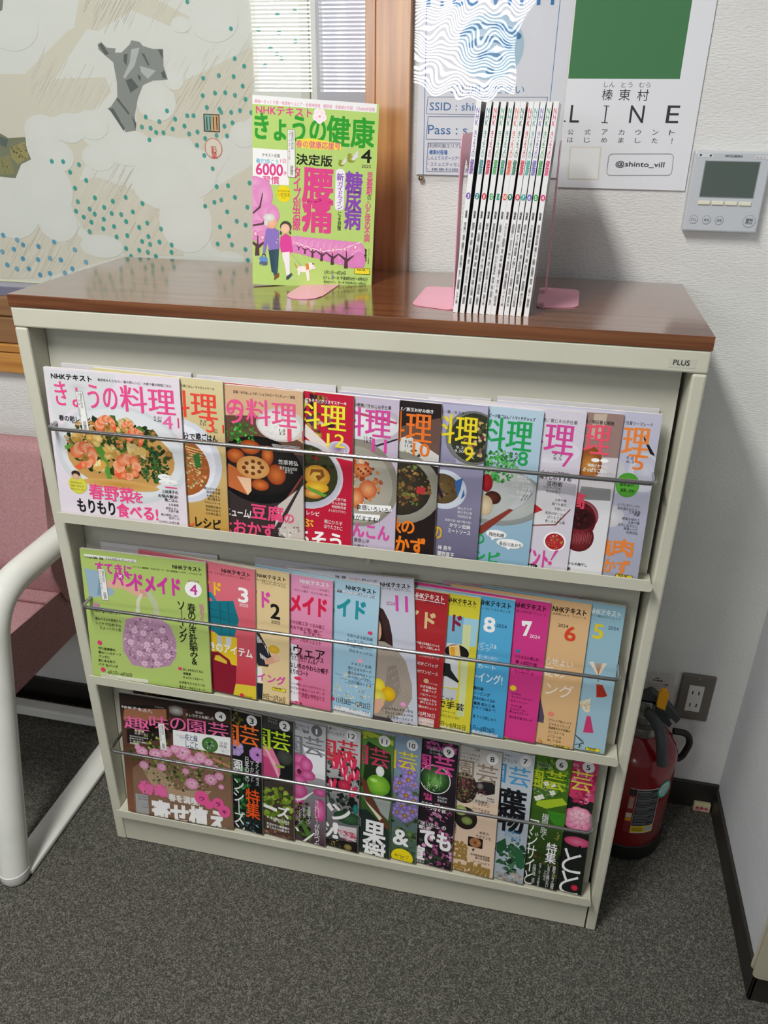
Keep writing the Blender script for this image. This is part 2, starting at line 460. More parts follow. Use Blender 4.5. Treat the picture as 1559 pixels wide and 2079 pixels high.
["P","c96f3c",[957,1193,1324,1357,1304,1592,1254,1669,893,1550]],
["P","f2c9a4",[1089,1386,1311,1393,1316,1591,1254,1669]],
["E",1352,1216,261,179,"f0c68a","dc9a52"],
["E",1495,1199,35,30,"6d3514","8a4a20"],
["E",1451,1272,35,30,"6d3514","8a4a20"],
["E",1349,1313,35,30,"6d3514","8a4a20"],
["E",1247,1297,35,30,"6d3514","8a4a20"],
["E",1208,1233,35,30,"6d3514","8a4a20"],
["E",1252,1160,35,30,"6d3514","8a4a20"],
["E",1355,1120,35,30,"6d3514","8a4a20"],
["E",1455,1136,35,30,"6d3514","8a4a20"],
["E",1352,1216,33,28,"7d4018","8a4a20"],
["P","3a2a28",[2148,1213,2148,1303,1750,1912,1505,2308,1434,2306,1728,1844]],
["P","8a4034",[2126,1238,2130,1271,1870,1707,1847,1687]],
["P","cfc6be",[1730,1773,2147,1395,2140,2314,1860,2306,1675,2138]],
["B",1956,2099,165,144,40,7,29,["efeae4","cfc6be","9a7a60"]],
["P","3a3032",[2148,1303,2147,1360,1720,2229,1601,2282]],
["T","豆腐／みそ&しょうが／シェフのビーフシチュー／減塩",1085,69,938,46,"222222",12,0],
["T","きょう",294,210,921,368,"f05a94",12,0],
["T","の",972,203,259,258,"f05a94",12,0],
["T","料理",1276,172,765,382,"f05a94",12,0],
["T","1",1902,558,62,191,"f0506a",10,0],
["T","1.5",1777,577,90,35,"222222",10,0],
["T","2.2",1776,624,90,35,"222222",10,0],
["R",1660,817,427,24,"e8e8e8",15],
["R",1667,823,414,13,"2b2526",12],
["T","和食はもっとおおらかでいい。",1677,828,387,31,"eeeeee",10,0],
["T","笠原将弘",1756,1041,306,72,"e8e8e4",20,0],
["T","好きなものだけ",1776,1140,273,54,"e8e8e4",15,0],
["T","おでん",1855,1189,125,54,"e8e8e4",15,0],
["T","ニューム/",873,1912,423,133,"f4f0ee",30,0],
["T","豆腐",1302,1795,512,249,"ef4f80",35,0],
["T","の",1831,1898,152,142,"ef4f80",30,0],
["T","なおかず",767,2096,906,243,"ef4f80",35,0],
["T","ウー・ウェン",1733,2135,295,58,"efefef",15,0],
["T","吉田 愛",1731,2210,213,68,"efefef",15,0],
["R",2127,574,27,149,"e23a60"]]},
{"id":"m4","row":1,"label":"December cookery magazine, crimson cover with rolled omelette in a festive bowl","O":[0.29275,0.02581,0.98524],"ex":[0.9973,-0.07343,0.00026],"up":[0.00536,0.0763,0.99707],"w":214.0,"h":231.0,"base":"c41c3c","items":[
["B",1597,287,265,340,40,19,68,["3a1a28","5b3a66","c9a030","2a2a20","8a1a30","d9c9b0"]],
["P","3a1020",[1488,25,1542,30,1542,272,1487,278]],
["P","e8dcd4",[1419,478,1752,743,2149,869,2151,956,1752,918,1395,654]],
["E",1929,787,166,109,"8a6a9a","d9d0e0"],
["E",1413,1253,589,535,"e9e4e6","d8d2d6"],
["E",1413,1276,554,506,"2c3a7c","c9c9d8"],
["E",1391,1234,526,455,"26281c","3c3e22"],
["B",1437,1092,413,270,70,14,43,["2f3a1c","1d2414","556a2c","7a1a24"]],
["E",1595,1252,206,170,"f0c65a","c98a28"],
["P","8a5220",[1482,1267,1505,1151,1686,1138,1720,1235,1618,1328,1573,1255,1618,1226,1652,1244,1652,1188,1539,1192]],
["E",1595,1423,184,92,"f2d040","d99a20"],
["E",1526,1536,162,79,"f0b860","b06a28"],
["P","6aa03c",[1412,1414,1755,1527,1709,1568,1481,1496]],
["T","手軽なおせちごちそう／クリスマスケーキ",1137,95,898,54,"ffffff",20,0],
["T","料理",1268,146,761,390,"f5ea3a",12,0],
["T","12",1751,576,264,198,"f5ea3a",12,0],
["T","12.2",1972,797,110,44,"ffffff",10,0],
["T","1.6",1973,854,110,44,"ffffff",10,0],
["T","大原千鶴",1871,1547,178,46,"ffffff",10,0],
["T","大人の夜鍋",1827,1612,224,46,"ffffff",10,0],
["T","和田明日香",1828,1672,224,46,"ffffff",10,0],
["T","よくばりグラタン",1778,1738,275,46,"ffffff",10,0],
["T","つなぐレシピ",1197,1817,436,71,"ffffff",15,0],
["T","喜ぶ",1148,1944,392,143,"f2c23a",30,0],
["T","ごちそう",1003,2115,976,288,"ffffff",35,0],
["T","堀江ひろ子",1709,1921,290,61,"ffffff",10,0],
["T","ほりえさわこ",1710,2001,290,62,"ffffff",10,0]]},
{"id":"m5","row":1,"label":"November cookery magazine, lilac cover with sauteed lotus root","O":[0.35746,0.02564,0.98303],"ex":[0.99731,-0.07299,0.00608],"up":[-0.00046,0.07673,0.99705],"w":214.0,"h":230.0,"base":"c9bdd2","items":[
["E",1520,375,714,286,"e8e8ea","b9b2ba"],
["E",1499,388,650,233,"f3f3f3","dedee2"],
["P","c24a6a",[1486,210,2113,312,2114,343,1486,252]],
["P","2a2a2c",[1491,614,1827,672,2132,541,2132,567,1828,704,1491,657]],
["E",1532,1292,638,676,"a9a597","8f8a7c"],
["E",1510,1318,572,598,"bdb9aa","a9a597"],
["B",1532,1270,380,382,120,14,50,["e48a4c","e9a86c","c9582c","f0c090","a8401c"]],
["E",1618,1080,144,100,"f0b078","cc6030"],
["E",1711,1359,133,135,"f0b078","cc6030"],
["E",1535,1519,113,160,"f0b078","cc6030"],
["E",1562,1065,20,18,"8a3a18","7a3014"],
["E",1600,1095,20,18,"8a3a18","7a3014"],
["E",1638,1126,20,18,"8a3a18","7a3014"],
["E",1674,1051,20,18,"8a3a18","7a3014"],
["E",1712,1081,20,18,"8a3a18","7a3014"],
["E",1750,1112,20,18,"8a3a18","7a3014"],
["E",1785,1037,20,18,"8a3a18","7a3014"],
["T","スパイパン煮物／きのこの手仕事",1283,91,743,54,"222222",12,0],
["T","料理",1262,144,762,425,"d94aa0",12,0],
["T","11",1760,581,214,202,"e048a4",12,0],
["T","11.4",1642,563,108,38,"222222",10,0],
["T","12.2",1642,615,108,39,"222222",10,0],
["P","ffffff",[1570,1606,2068,1571,2082,1661,1583,1720]],
["T","食感いろいろ!",1537,1610,525,82,"333333",20,0],
["P","ffffff",[1505,1766,1907,1738,1899,1825,1506,1859]],
["T","ご飯がすすむ!",1357,1785,544,79,"333333",20,0],
["T","れんこん",1290,1906,761,222,"e052a4",40,0],
["T","栗原心平",1509,2159,241,67,"333333",12,0],
["T","山脇りこ",1510,2255,219,67,"333333",12,0]]},
{"id":"m6","row":1,"label":"October cookery magazine, black cover with orange title and simmered dish","O":[0.41581,0.02561,0.98255],"ex":[0.99731,-0.07294,0.00671],"up":[-0.0011,0.07678,0.99705],"w":214.0,"h":229.7,"base":"241a1a","items":[
["P","6b5046",[1553,380,2134,194,2173,905,1557,807]],
["P","d9d8d2",[1565,548,1694,491,2143,737,2152,907,1559,850]],
["B",1727,786,148,107,30,10,32,["c9c05c","3a3a22","8a9a4a","222018"]],
["E",1573,1289,632,557,"b9b8ac","8e8c80"],
["E",1530,1272,523,446,"4a4030","2f2a22"],
["B",1701,1227,346,310,120,13,51,["8a5c38","6a7a3c","3a2c20","a8763c","2c3020","c99a60","7c8a44"]],
["P","c93a3c",[1851,1230,1979,1235,1963,1349,1834,1332]],
["T","さばけんぴ／豚玉お好み焼き",1327,91,703,53,"f2f2ee",18,0],
["T","料理",1265,147,752,435,"f07828",12,0],
["T","10",1761,583,240,190,"f07828",12,0],
["T","9.30",1644,564,105,42,"222222",10,0],
["T","11.4",1646,621,106,42,"222222",10,0],
["T","秋",1413,1772,222,219,"f58220",35,0],
["T","の",1645,1786,187,195,"f58220",35,0],
["T","おかず",1309,2031,695,292,"f58220",35,0]]},
{"id":"m7","row":1,"label":"September cookery magazine, slate violet cover with yellow title","O":[0.47906,0.02581,0.98514],"ex":[0.99731,-0.07312,0.00432],"up":[0.0013,0.0766,0.99706],"w":214.0,"h":231.8,"base":"8c8aa6","items":[
["G","a8a6c4","6c6884"],
["P","b9b8d2",[1499,31,2141,11,2196,845,1757,851]],
["E",1962,469,387,386,"c9cbc9","6d706e"],
["E",1984,466,341,350,"25281f","34382a"],
["B",2031,485,227,280,90,11,37,["3a4a2a","6a3a4a","c9a860","4a5a34","7a2a44","d8c890"]],
["E",1594,1266,335,298,"e6ecf2","cfd8e4"],
["E",1569,1257,258,229,"7a6438","5a4a30"],
["B",1569,1245,203,174,40,12,36,["b98a4c","3a3044","8a6a3a","6a4a2a"]],
["P","3a6ab0",[1751,1121,1864,1057,1841,1233,1802,1363]],
["P","3a6ab0",[1851,1382,1887,1227,1906,1324]],
["P","2a2038",[1504,1154,1600,1366,1579,1419,1499,1279]],
["T","みさい／栗／カスタードプリン",1392,107,669,46,"222222",12,0],
["T","料理",1394,158,626,418,"f2dc28",12,0],
["T","9",1856,593,126,208,"f2dc28",14,0],
["T","9.2",1736,600,109,38,"f4f4f4",10,0],
["T","9.30",1721,653,127,38,"f4f4f4",10,0],
["T","横山タカ子",1815,1495,209,45,"eeeeee",10,0],
["T","栗の手仕事",1819,1556,210,45,"eeeeee",10,0],
["T","和田明日香",1823,1621,199,43,"eeeeee",10,0],
["T","食欲の秋! 揚げ物の秋!",1644,1701,384,43,"eeeeee",10,0],
["T","タサン志麻",1714,1763,306,66,"f4f4f4",20,0],
["T","ミートソース",1701,1851,325,67,"f4f4f4",20,0],
["T","の",1481,1854,127,181,"e8b828",30,0],
["T","林 亮平",1565,2136,202,74,"f0f0f0",20,0],
["T","藤野嘉子",1563,2233,247,74,"f0f0f0",20,0]]},
{"id":"m8","row":1,"label":"August cookery magazine, pale blue cover with a fork and green watercress","O":[0.55301,0.02574,0.98421],"ex":[0.99731,-0.07301,0.00576],"up":[-0.00014,0.07671,0.99705],"w":214.0,"h":231.1,"base":"a4c4d6","items":[
["G","bcd4e4","8cb4cc"],
["E",1553,1285,743,444,"b9bfbf","8d9392"],
["E",1551,1260,673,394,"cfd3d1","b4b9b6"],
["B",1608,838,250,239,170,11,34,["3fa548","2c8436","58c060","1e6a2c","83d07c"]],
["E",1457,1100,81,134,"c4222e","8a1520"],
["E",1555,1309,116,99,"6a3020","3a1a14"],
["E",1459,1435,106,150,"e6d6b8","c9b48c"],
["P","8a3a2c",[1379,1946,1413,1760,1809,1436,1857,1455,1446,1884]],
["P","c9ccd0",[1797,1438,1876,1290,2020,1124,2080,1043,2105,1112,2054,1241,1975,1363,1857,1455]],
["P","8c9196",[1945,1293,2039,1085,2049,1091,1960,1308]],
["P","8c9196",[1989,1277,2065,1120,2075,1126,2005,1292]],
["P","8c9196",[2033,1261,2091,1156,2101,1162,2049,1276]],
["T","ビード昼ごはん／トマトケチャップ",1417,101,615,54,"223322",14,0],
["T","料理",1309,150,702,445,"1ea452",12,0],
["T","8",1853,588,133,198,"1ea452",14,0],
["T","8.6",1736,607,112,40,"334444",10,0],
["T","9.2",1741,660,112,40,"334444",10,0],
["T","土井善晴",1864,863,175,48,"f4f4f4",10,0],
["T","夏野菜の",1870,925,176,48,"f4f4f4",10,0],
["T","大原千鶴",1894,992,159,43,"f4f4f4",10,0],
["T","お昼に冷や麺",1820,1057,239,43,"f4f4f4",10,0],
["T","栗原友",1944,1100,119,43,"f4f4f4",10,0],
["T","飛田和緒",1873,1152,195,53,"ffffff",10,0],
["T","トマトケチャップ",1780,1227,295,54,"ffffff",10,0],
["E",1651,1858,149,66,"ffffff","f6f6f6"],
["P","ffffff",[1579,1915,1651,1917,1595,1965]],
["T","飛田和緒",1545,1837,217,61,"222222",20,0],
["E",1856,1976,193,72,"ffffff","f6f6f6"],
["P","ffffff",[1803,2037,1874,2038,1842,2077]],
["T","長谷川あかり",1703,1960,317,62,"222222",20,0],
["T","の",1315,1886,167,154,"1ea452",30,0],
["T","レシピ",1165,2147,559,162,"1ea452",40,0]]},
{"id":"m9","row":1,"label":"July cookery magazine, pale grey cover with a small round salad photo","O":[0.60796,0.02591,0.98647],"ex":[0.99731,-0.07297,0.00629],"up":[-0.00068,0.07675,0.99705],"w":214.0,"h":233.5,"base":"d9d4e0","items":[
["E",1698,560,415,185,"cdc9d4","e4e0ea"],
["P","b4b0b8",[1583,953,2121,1004,2129,1171,1580,1147]],
["E",1743,1420,293,270,"d9d6da","e8e6ea"],
["P","c22c30",[1566,1345,1711,1437,1582,1517]],
["P","8a5050",[1587,1680,1901,1621,2075,1373,2088,1383,1914,1644,1589,1697]],
["T","活用術／青じその手仕事",1482,122,552,54,"333333",14,0],
["T","料理",1226,174,788,442,"d8489c",12,0],
["T","7",1887,579,145,196,"d8489c",14,0],
["T","7.1",1769,598,109,39,"333333",10,0],
["T","8.5",1774,650,109,40,"333333",10,0],
["T","さっとって万能調味料!",1642,850,373,52,"222222",15,0],
["T","梅干しのすすめ",1615,907,429,71,"222222",30,0],
["T","活用術",1723,999,210,71,"222222",20,0],
["T","ワタナベマキ",1685,1076,235,43,"333333",10,0],
["T","新谷友里江",1729,1127,196,43,"333333",10,0],
["T","大原千鶴",1859,1241,156,44,"333333",10,0],
["T","麺でも養生",1826,1302,196,44,"333333",10,0],
["T","平野レミ",1862,1375,157,44,"333333",10,0],
["T","家族の絆ごはん",1751,1446,276,44,"333333",10,0],
["T","ほりえさわこ",1786,1508,237,44,"333333",10,0],
["T","青じその手仕事",1760,1569,270,44,"333333",10,0],
["E",1923,1891,155,151,"f6f4f4","ffffff"],
["E",1923,1891,132,126,"c4343a","a8242c"],
["B",1923,1896,118,106,50,7,18,["d8444c","e9a0a0","7a8a2c","c9a030","b01c28"]],
["T","ポイント",1389,2030,464,282,"d8489c",40,0],
["P","d8489c",[1993,2008,1944,2026,1896,2179,1910,2182]],
["E",1892,2231,28,31,"d8489c"],
["R",1552,2287,169,45,"1a1a1a",30],
["T","夏の肉ドレ",1507,2301,207,47,"ffffff",20,0]]},
{"id":"m10","row":1,"label":"June cookery magazine, white and taupe cover with a glass of dark red plums","O":[0.65503,0.02599,0.98752],"ex":[0.99731,-0.07272,0.0096],"up":[-0.00398,0.07699,0.99702],"w":214.0,"h":235.3,"base":"d2cdd2","items":[
["P","9c8078",[1658,15,2140,0,2174,592,1666,628]],
["P","c8b4a4",[1765,26,1931,14,1892,373,1742,366]],
["E",1783,707,161,232,"b4722c","8a4a1c"],
["E",1789,754,129,163,"d29a44","a8602a"],
["P","e6e6ea",[1606,1254,2127,1209,2140,2358,1661,2359]],
["P","8a8c8c",[1715,1047,2105,1044,2116,1210,1693,1243]],
["E",1754,1479,239,232,"d8c4c8","8c2c34"],
["E",1751,1554,217,270,"7c1c28","5a0f18"],
["E",1769,1801,201,225,"8a2c34","5c161c"],
["E",1749,1529,195,162,"240a0e","3c1014"],
["B",1736,1519,155,110,30,11,30,["1a0608","3a0c14","5a1420"]],
["P","b06068",[1661,1742,1667,1741,1675,1892,1668,1893]],
["P","b06068",[1687,1758,1694,1757,1701,1918,1694,1919]],
["P","b06068",[1714,1774,1721,1773,1720,1885,1713,1886]],
["P","b06068",[1734,1731,1740,1730,1745,1911,1739,1912]],
["P","b06068",[1760,1747,1767,1746,1764,1878,1757,1879]],
["P","b06068",[1787,1763,1794,1762,1790,1905,1783,1906]],
["P","b06068",[1807,1720,1813,1719,1808,1871,1802,1872]],
["P","b06068",[1833,1737,1840,1736,1834,1898,1827,1899]],
["P","b06068",[1860,1753,1866,1752,1853,1865,1846,1866]],
["P","b06068",[1879,1710,1886,1709,1878,1891,1872,1892]],
["P","b06068",[1905,1726,1912,1725,1897,1858,1890,1859]],
["P","b06068",[1932,1742,1939,1741,1922,1884,1916,1885]],
["T","山麻／明日香と眼尾",1608,108,421,53,"333333",14,0],
["T","料理",1316,148,690,442,"ee5a70",12,0],
["E",1853,657,55,28,"ffffff"],
["E",1970,653,55,28,"ffffff"],
["T","\"梅雨どき\"の心、",1753,713,277,42,"ffffff",20,0],
["T","さっぱりごはん",1711,771,312,56,"ffffff",30,0],
["T","山本麗子",1869,848,151,42,"ffffff",10,0],
["T","レシピ・バラエティ",1787,912,240,42,"ffffff",10,0],
["T","高",1595,1144,192,227,"e84a60",40,0],
["T","おばあちゃんの梅干し",1483,2192,444,51,"333333",15,0],
["T","千恵",1584,2284,126,46,"333333",20,0],
["R",1838,2343,237,64,"2c2a12",15],
["R",1845,2350,225,50,"f4e23a",13],
["T","NHK",1882,2348,127,35,"111111",40,0],
["P","f4e23a",[2025,2358,2038,2334,2058,2356,2044,2382],"6a5a10",3]]},
{"id":"m11","row":1,"label":"May cookery magazine, blue grey cover with orange title, far right of the top row","O":[0.70215,0.02615,0.98956],"ex":[0.99723,-0.07202,0.01862],"up":[-0.01301,0.07764,0.9969],"w":214.0,"h":239.3,"base":"b9bbd0","items":[
["G","c4c4d8","a8abbf"],
["E",1583,906,224,281,"d9dadc","c4c6cc"],
["E",1650,1473,195,170,"e8e6ea","c9c9cf"],
["P","1a1614",[1936,295,1973,336,2115,547,2114,615,2077,573,1954,349]],
["E",2016,810,208,276,"e3e3e9","cacbd6"],
["E",2033,785,145,207,"c9cbd8","bcbdd0"],
["T","ハーブ／甘夏マーマレード",1535,123,506,53,"333333",14,0],
["T","料理",1334,179,695,438,"f08a3c",12,0],
["T","5",1864,577,130,200,"f08030",14,0],
["T","5.6",1769,601,94,39,"333333",10,0],
["T","6.3",1775,653,94,39,"333333",10,0],
["E",1830,1004,152,176,"5cb03c","52a436"],
["T","お肉ふっくら/",1724,916,231,46,"1a2a14",20,0],
["T","葉野菜の",1731,977,179,47,"1a2a14",20,0],
["T","酒蒸し炒め",1748,1055,180,52,"1a2a14",20,0],
["T","ふつうにおいしいもん",1736,1269,298,43,"333333",10,0],
["T","緑豆腐のおひたし",1743,1325,298,43,"333333",10,0],
["T","土井善晴",1897,1363,150,43,"333333",10,0],
["T","特集",1965,1395,75,43,"333333",10,0],
["T","野菜を味わう",1823,1468,226,43,"333333",10,0],
["T","大原千鶴",1905,1515,151,44,"333333",10,0],
["T","次代に伝えたい",1775,1563,265,44,"333333",10,0],
["T","海藻レシピ",1858,1610,189,44,"333333",10,0],
["T","村田吉弘",1902,1663,152,44,"333333",10,0],
["T","蒸",1539,1832,187,248,"f08a3c",40,0],
["T","れ",1619,1860,121,211,"f08a3c",50,0],
["T","肉",1757,1800,261,247,"f08a3c",40,0],
["T","おかず",1461,2114,542,214,"f08a3c",35,0],
["R",1838,2332,231,61,"2c2a12",15],
["R",1845,2339,220,47,"f4e23a",13],
["T","NHK",1881,2338,124,34,"111111",40,0],
["P","f4e23a",[2021,2349,2034,2326,2053,2347,2040,2373],"6a5a10",3],
["T","定価550円",1683,2406,112,26,"333333",10,0]]},
{"id":"n1","row":2,"label":"handicraft magazine, light green cover with a lilac crochet bag, far left of the middle row","O":[0.029,0.0135,0.67918],"ex":[0.99965,0.02555,-0.00725],"up":[0.00447,0.10719,0.99423],"w":223.2,"h":249.0,"base":"b4cc72","items":[
["P","9db8cc",[47,359,231,371,361,449,566,733,523,822,154,895,86,867]],
["P","7d9cb4",[315,455,382,470,300,839,241,847]],
["P","e3b49c",[446,534,726,487,1036,601,1214,649,1209,721,1066,799,976,775,733,663,432,678]],
["P","d89a84",[1033,637,1068,632,1081,749,1050,770]],
["P","d89a84",[1079,631,1114,626,1123,744,1092,765]],
["P","d89a84",[1125,625,1160,620,1164,739,1133,759]],
["P","d89a84",[1171,619,1206,615,1206,733,1175,754]],
["P","d9dcc0",[1027,721,1085,701,1013,890,994,1135,913,1134,959,849]],
["P","c2caa4",[1123,661,1216,625,1337,847,1372,1156,1246,1161,1251,931]],
["P","b890ac",[729,1244,922,1169,1384,1154,1538,1255,1635,1536,1615,1864,1487,2061,1102,2170,771,2143,627,1884,639,1604]],
["B",1140,1658,489,482,340,15,32,["e4bcd4","d4a8c4","f0d4e4","bc8cb0","a87898","8a5c80"]],
["F",786,1684,65,"f6dcea","cc9cbc",6],
["F",1037,1473,64,"f6dcea","cc9cbc",6],
["F",1285,1587,64,"f6dcea","cc9cbc",6],
["F",1091,1690,64,"f6dcea","cc9cbc",6],
["F",1419,1667,64,"f6dcea","cc9cbc",6],
["F",934,1889,65,"f6dcea","cc9cbc",6],
["F",1216,1898,65,"f6dcea","cc9cbc",6],
["F",1453,1863,64,"f6dcea","cc9cbc",6],
["F",876,1446,64,"f6dcea","cc9cbc",6],
["F",1392,1373,63,"f6dcea","cc9cbc",6],
["F",1014,2081,65,"f6dcea","cc9cbc",6],
["F",1253,2045,65,"f6dcea","cc9cbc",6],
["R",76,91,939,44,"f4f4f2",15],
["T","とじ込み 型紙・図案",89,116,332,47,"333333",20,0],
["T","そのまま使える ポケットつき!",461,99,519,47,"333366",15,0],
["T","NHKテキスト",1654,92,502,78,"15141a",35,0],
["T","・らくちん猫模様・まるロポーチ・切り紙模様ハンカチ・ペア＆パンダ",929,201,1230,37,"2a3a1a",10,0],
["T","すてきに",261,215,654,189,"d83ca8",45,0],
["T","ハン",549,378,418,226,"d83ca8",45,0],
["E",696,431,65,72,"d83ca8"],
["T","×",664,398,70,67,"f4f4f4",20,0],
["T","ドメイド",961,354,798,305,"d83ca8",50,0],
["E",1998,510,149,146,"f6f6f4","ffffff"],
["T","4",1942,421,121,183,"cc3a9c",30,0],
["T","2025",1906,342,202,33,"b850a0",10,0],
["T","春のかぎ針編み&",1872,776,144,1187,"1c1c18",15,1],
["T","ソーイング",1693,764,144,784,"1c1c18",15,1],
["T","始めよう",2086,760,82,398,"d86ab8",10,1],
["T","miniの憧れの刺しゅう",162,1122,467,60,"222211",12,0],
["T","新連載",152,1017,113,40,"bb2288",10,0],
["E",198,1042,48,35,"d884c4"],
["T","編みぐるみの動物たち",158,1270,481,60,"222211",10,0],
["T","スミヤ 円浜恭子の",149,1360,482,60,"222211",10,0],
["T","ちょっとひと息",226,1439,398,61,"222211",10,0],
["E",195,1781,44,47,"e23a70"],
["E",206,2328,45,48,"e23a70"],
["T","切り紙模様の",159,1863,317,57,"222211",15,0],
["T","春のハンカチーフ",150,1945,423,57,"222211",15,0],
["T","パンダに",144,2028,213,58,"222211",15,0],
["T","家にある布で",134,2111,319,58,"222211",15,0],
["T","ペア ねパンダ",125,2195,373,58,"222211",15,0],
["T","4月3日〜4月30日",294,2324,457,90,"222211",12,0],
["R",157,2406,900,76,"e6e8d4"],
["T","放送予定　Eテレ",170,2416,273,37,"774455",10,0],
["T","毎週木曜　午後 9:00-9:24",161,2475,579,37,"774455",10,0],
["T","午後11:00-11:24",157,2535,445,38,"774455",10,0],
["E",1672,2084,38,31,"e23a70"],
["T","おしゃれならくちん",1729,2062,366,51,"222211",15,0],
["T","部屋着",1726,2142,140,52,"222211",15,0],
["T","キュロットスカート",1719,2221,368,52,"222211",15,0],
["T","かぎ針でミニストール",1642,2331,476,57,"222211",15,0],
["T","花モチーフのミニトート",1636,2423,478,57,"222211",15,0],
["E",1671,2509,43,32,"e23a70"],
["P","f2f2ee",[308,338,423,336,444,917,327,920],"444444",4],
["T","榛東村地図",368,354,42,223,"444444",10,1],
["T","コミュニティセンター",321,360,40,403,"444444",10,1],
["T","蔵書",357,774,60,126,"333333",10,1]]},
{"id":"n2","row":2,"label":"handicraft magazine, coral cover with teal and crimson felt bags","O":[0.12378,0.03649,0.67783],"ex":[0.99664,-0.08151,-0.00796],"up":[0.01659,0.10573,0.99426],"w":214.0,"h":247.6,"base":"dc5468","items":[
["G","e87c8c","c8303c"],
["P","e9c92c",[1257,1303,1799,1334,1788,1881,1262,1849]],
["P","c9c9cf",[1423,1316,1517,1321,1523,1541,1427,1562]],
["P","d9d9dd",[1587,1355,1694,1344,1690,1505,1583,1528]],
["P","1f8c9c",[1271,555,1353,563,1486,773,1415,799,1338,660,1279,672]],
["P","17788a",[1289,729,1744,639,1841,987,1753,1319,1469,1356,1282,1248]],
["P","0f5c6c",[1296,859,1808,898,1808,908,1296,871]],
["P","0f5c6c",[1303,1001,1828,1037,1828,1047,1302,1013]],
["P","0f5c6c",[1488,725,1505,1348,1517,1345,1502,722]],
["P","0f5c6c",[1639,695,1670,1325,1682,1322,1653,692]],
["P","8c1830",[1315,1699,1436,1672,1648,1787,1681,1880,1776,1883,1757,2243,1704,2475,1288,2510]],
["P","e0c43a",[1385,1758,1458,1742,1599,1823,1597,1886,1358,1852]],
["P","e2cc3c",[1757,2243,2139,2204,2147,2535,1259,2649,1264,2503,1703,2488]],
["T","NHKテキスト",1549,74,507,78,"15141a",35,0],
["T","ポーチ・シャツをアップグレード・帆布バッグ",1269,169,790,41,"331111",12,0],
["T","メイド",958,354,560,234,"f2cc28",50,0],
["T","3",1845,370,169,259,"ffffff",40,0],
["T","2025",1853,653,164,56,"ffffff",10,0],
["T","好きのアイテム",1121,1498,960,173,"ffffff",30,0],
["T","かぎ針編みのつぶつぶバッグ",1439,2508,637,62,"333311",12,0],
["E",1873,2447,42,39,"e23a50"],
["T","テキスト企画",1907,2437,148,36,"333333",10,0]]},
{"id":"n3","row":2,"label":"handicraft magazine, cream cover with a woman in checked shirt, black figure 2","O":[0.18207,0.03646,0.67753],"ex":[0.99671,-0.08098,-0.00299],"up":[0.0116,0.10614,0.99428],"w":214.0,"h":248.3,"base":"e8cf9c","items":[
["P","2c2c34",[1517,1168,1604,1195,1754,1463,1830,1633,1751,1815,1573,1831,1530,1722]],
["P","e4e4e4",[1538,1209,1560,1216,1642,1674,1620,1674]],
["P","e4e4e4",[1577,1258,1599,1265,1673,1686,1650,1686]],
["P","e4e4e4",[1616,1308,1638,1315,1703,1698,1681,1698]],
["P","e4e4e4",[1655,1357,1676,1364,1734,1710,1712,1710]],
["P","e4e4e4",[1693,1407,1715,1414,1765,1722,1743,1722]],
["P","e4e4e4",[1732,1456,1754,1463,1796,1734,1774,1734]],
["P","2c2c34",[1535,1394,1668,1366,1797,1640,1785,1678,1533,1534]],
["P","e0ac90",[1686,1688,1885,1563,1961,1581,1972,1648,1796,1758,1707,1777]],
["E",1864,1451,101,79,"e8c23c","d9a82c"],
["P","efc0a8",[1830,1563,1852,1554,1884,1656,1862,1673]],
["P","efc0a8",[1861,1556,1883,1547,1910,1650,1888,1667]],
["P","efc0a8",[1891,1550,1913,1540,1937,1645,1915,1661]],
["P","efc0a8",[1922,1543,1944,1534,1963,1639,1941,1655]],
["P","f2f0ea",[1506,1870,1640,1840,1658,2146,1512,2180]],
["P","20283c",[1500,2183,1658,2170,1629,2653,1493,2649]],
["T","NHKテキスト",1579,85,498,73,"15141a",35,0],
["T","ツーウェイ花柄ブラウス・刺し子ステッチ",1509,182,569,43,"333322",10,0],
["T","フリルバッグ・キリム",1655,223,420,43,"333322",10,0],
["T","メイド",1158,403,636,286,"e04cb0",50,0],
["T","2",1815,598,158,265,"1a1a1a",35,0],
["T","2025",1819,898,158,58,"1a1a1a",10,0],
["T","ーイング",1385,1953,684,167,"e04cb0",30,0],
["R",1827,2191,252,63,"2c2a12",15],
["R",1834,2198,239,50,"f4e23a",13],
["T","NHK",1870,2191,135,34,"111111",40,0],
["P","f4e23a",[2018,2192,2035,2166,2052,2186,2035,2214],"6a5a10",3],
["T","1月30日〜2月26日",1560,2353,506,107,"222222",10,0],
["R",1631,2493,467,51,"f0e4e0"],
["T","7 30〜 7 54",1747,2463,316,34,"774455",10,0],
["T","11 05〜11 29",1715,2527,348,34,"774455",10,0]]},
{"id":"n4","row":2,"label":"handicraft magazine, pink cover with crimson title and small black lettering","O":[0.25449,0.03595,0.67278],"ex":[0.99674,-0.08066,4e-05],"up":[0.00857,0.10638,0.99429],"w":214.0,"h":244.2,"base":"e488ae","items":[
["G","eba0c4","dc7298"],
["P","efeef2",[1394,1267,1534,1284,1559,2387,1403,2399]],
["B",1526,2541,183,147,30,14,42,["b83050","d86080","8a2040"]],
["T","NHKテキスト",1578,45,502,80,"f4f0f4",35,0],
["T","・花モチーフ・つまみ細工",1603,163,479,43,"552233",10,0],
["T","・やわらか帽子・おとなで縫い縫い",1457,240,628,43,"552233",10,0],
["T","メイド",1415,345,621,324,"e0204c",50,0],
["T","冬の伝統工芸 つまみ細工",1392,821,621,71,"8a2048",15,0],
["T","大丸で遊ぶ\"縫い縫い\"",1403,921,559,67,"8a2048",15,0],
["T","かぎ針で!",1644,986,315,67,"8a2048",15,0],
["T","モチーフのポシェット",1402,1124,552,81,"8a2048",20,0],
["T","のウェア",1260,1283,763,194,"2a1a20",20,0],
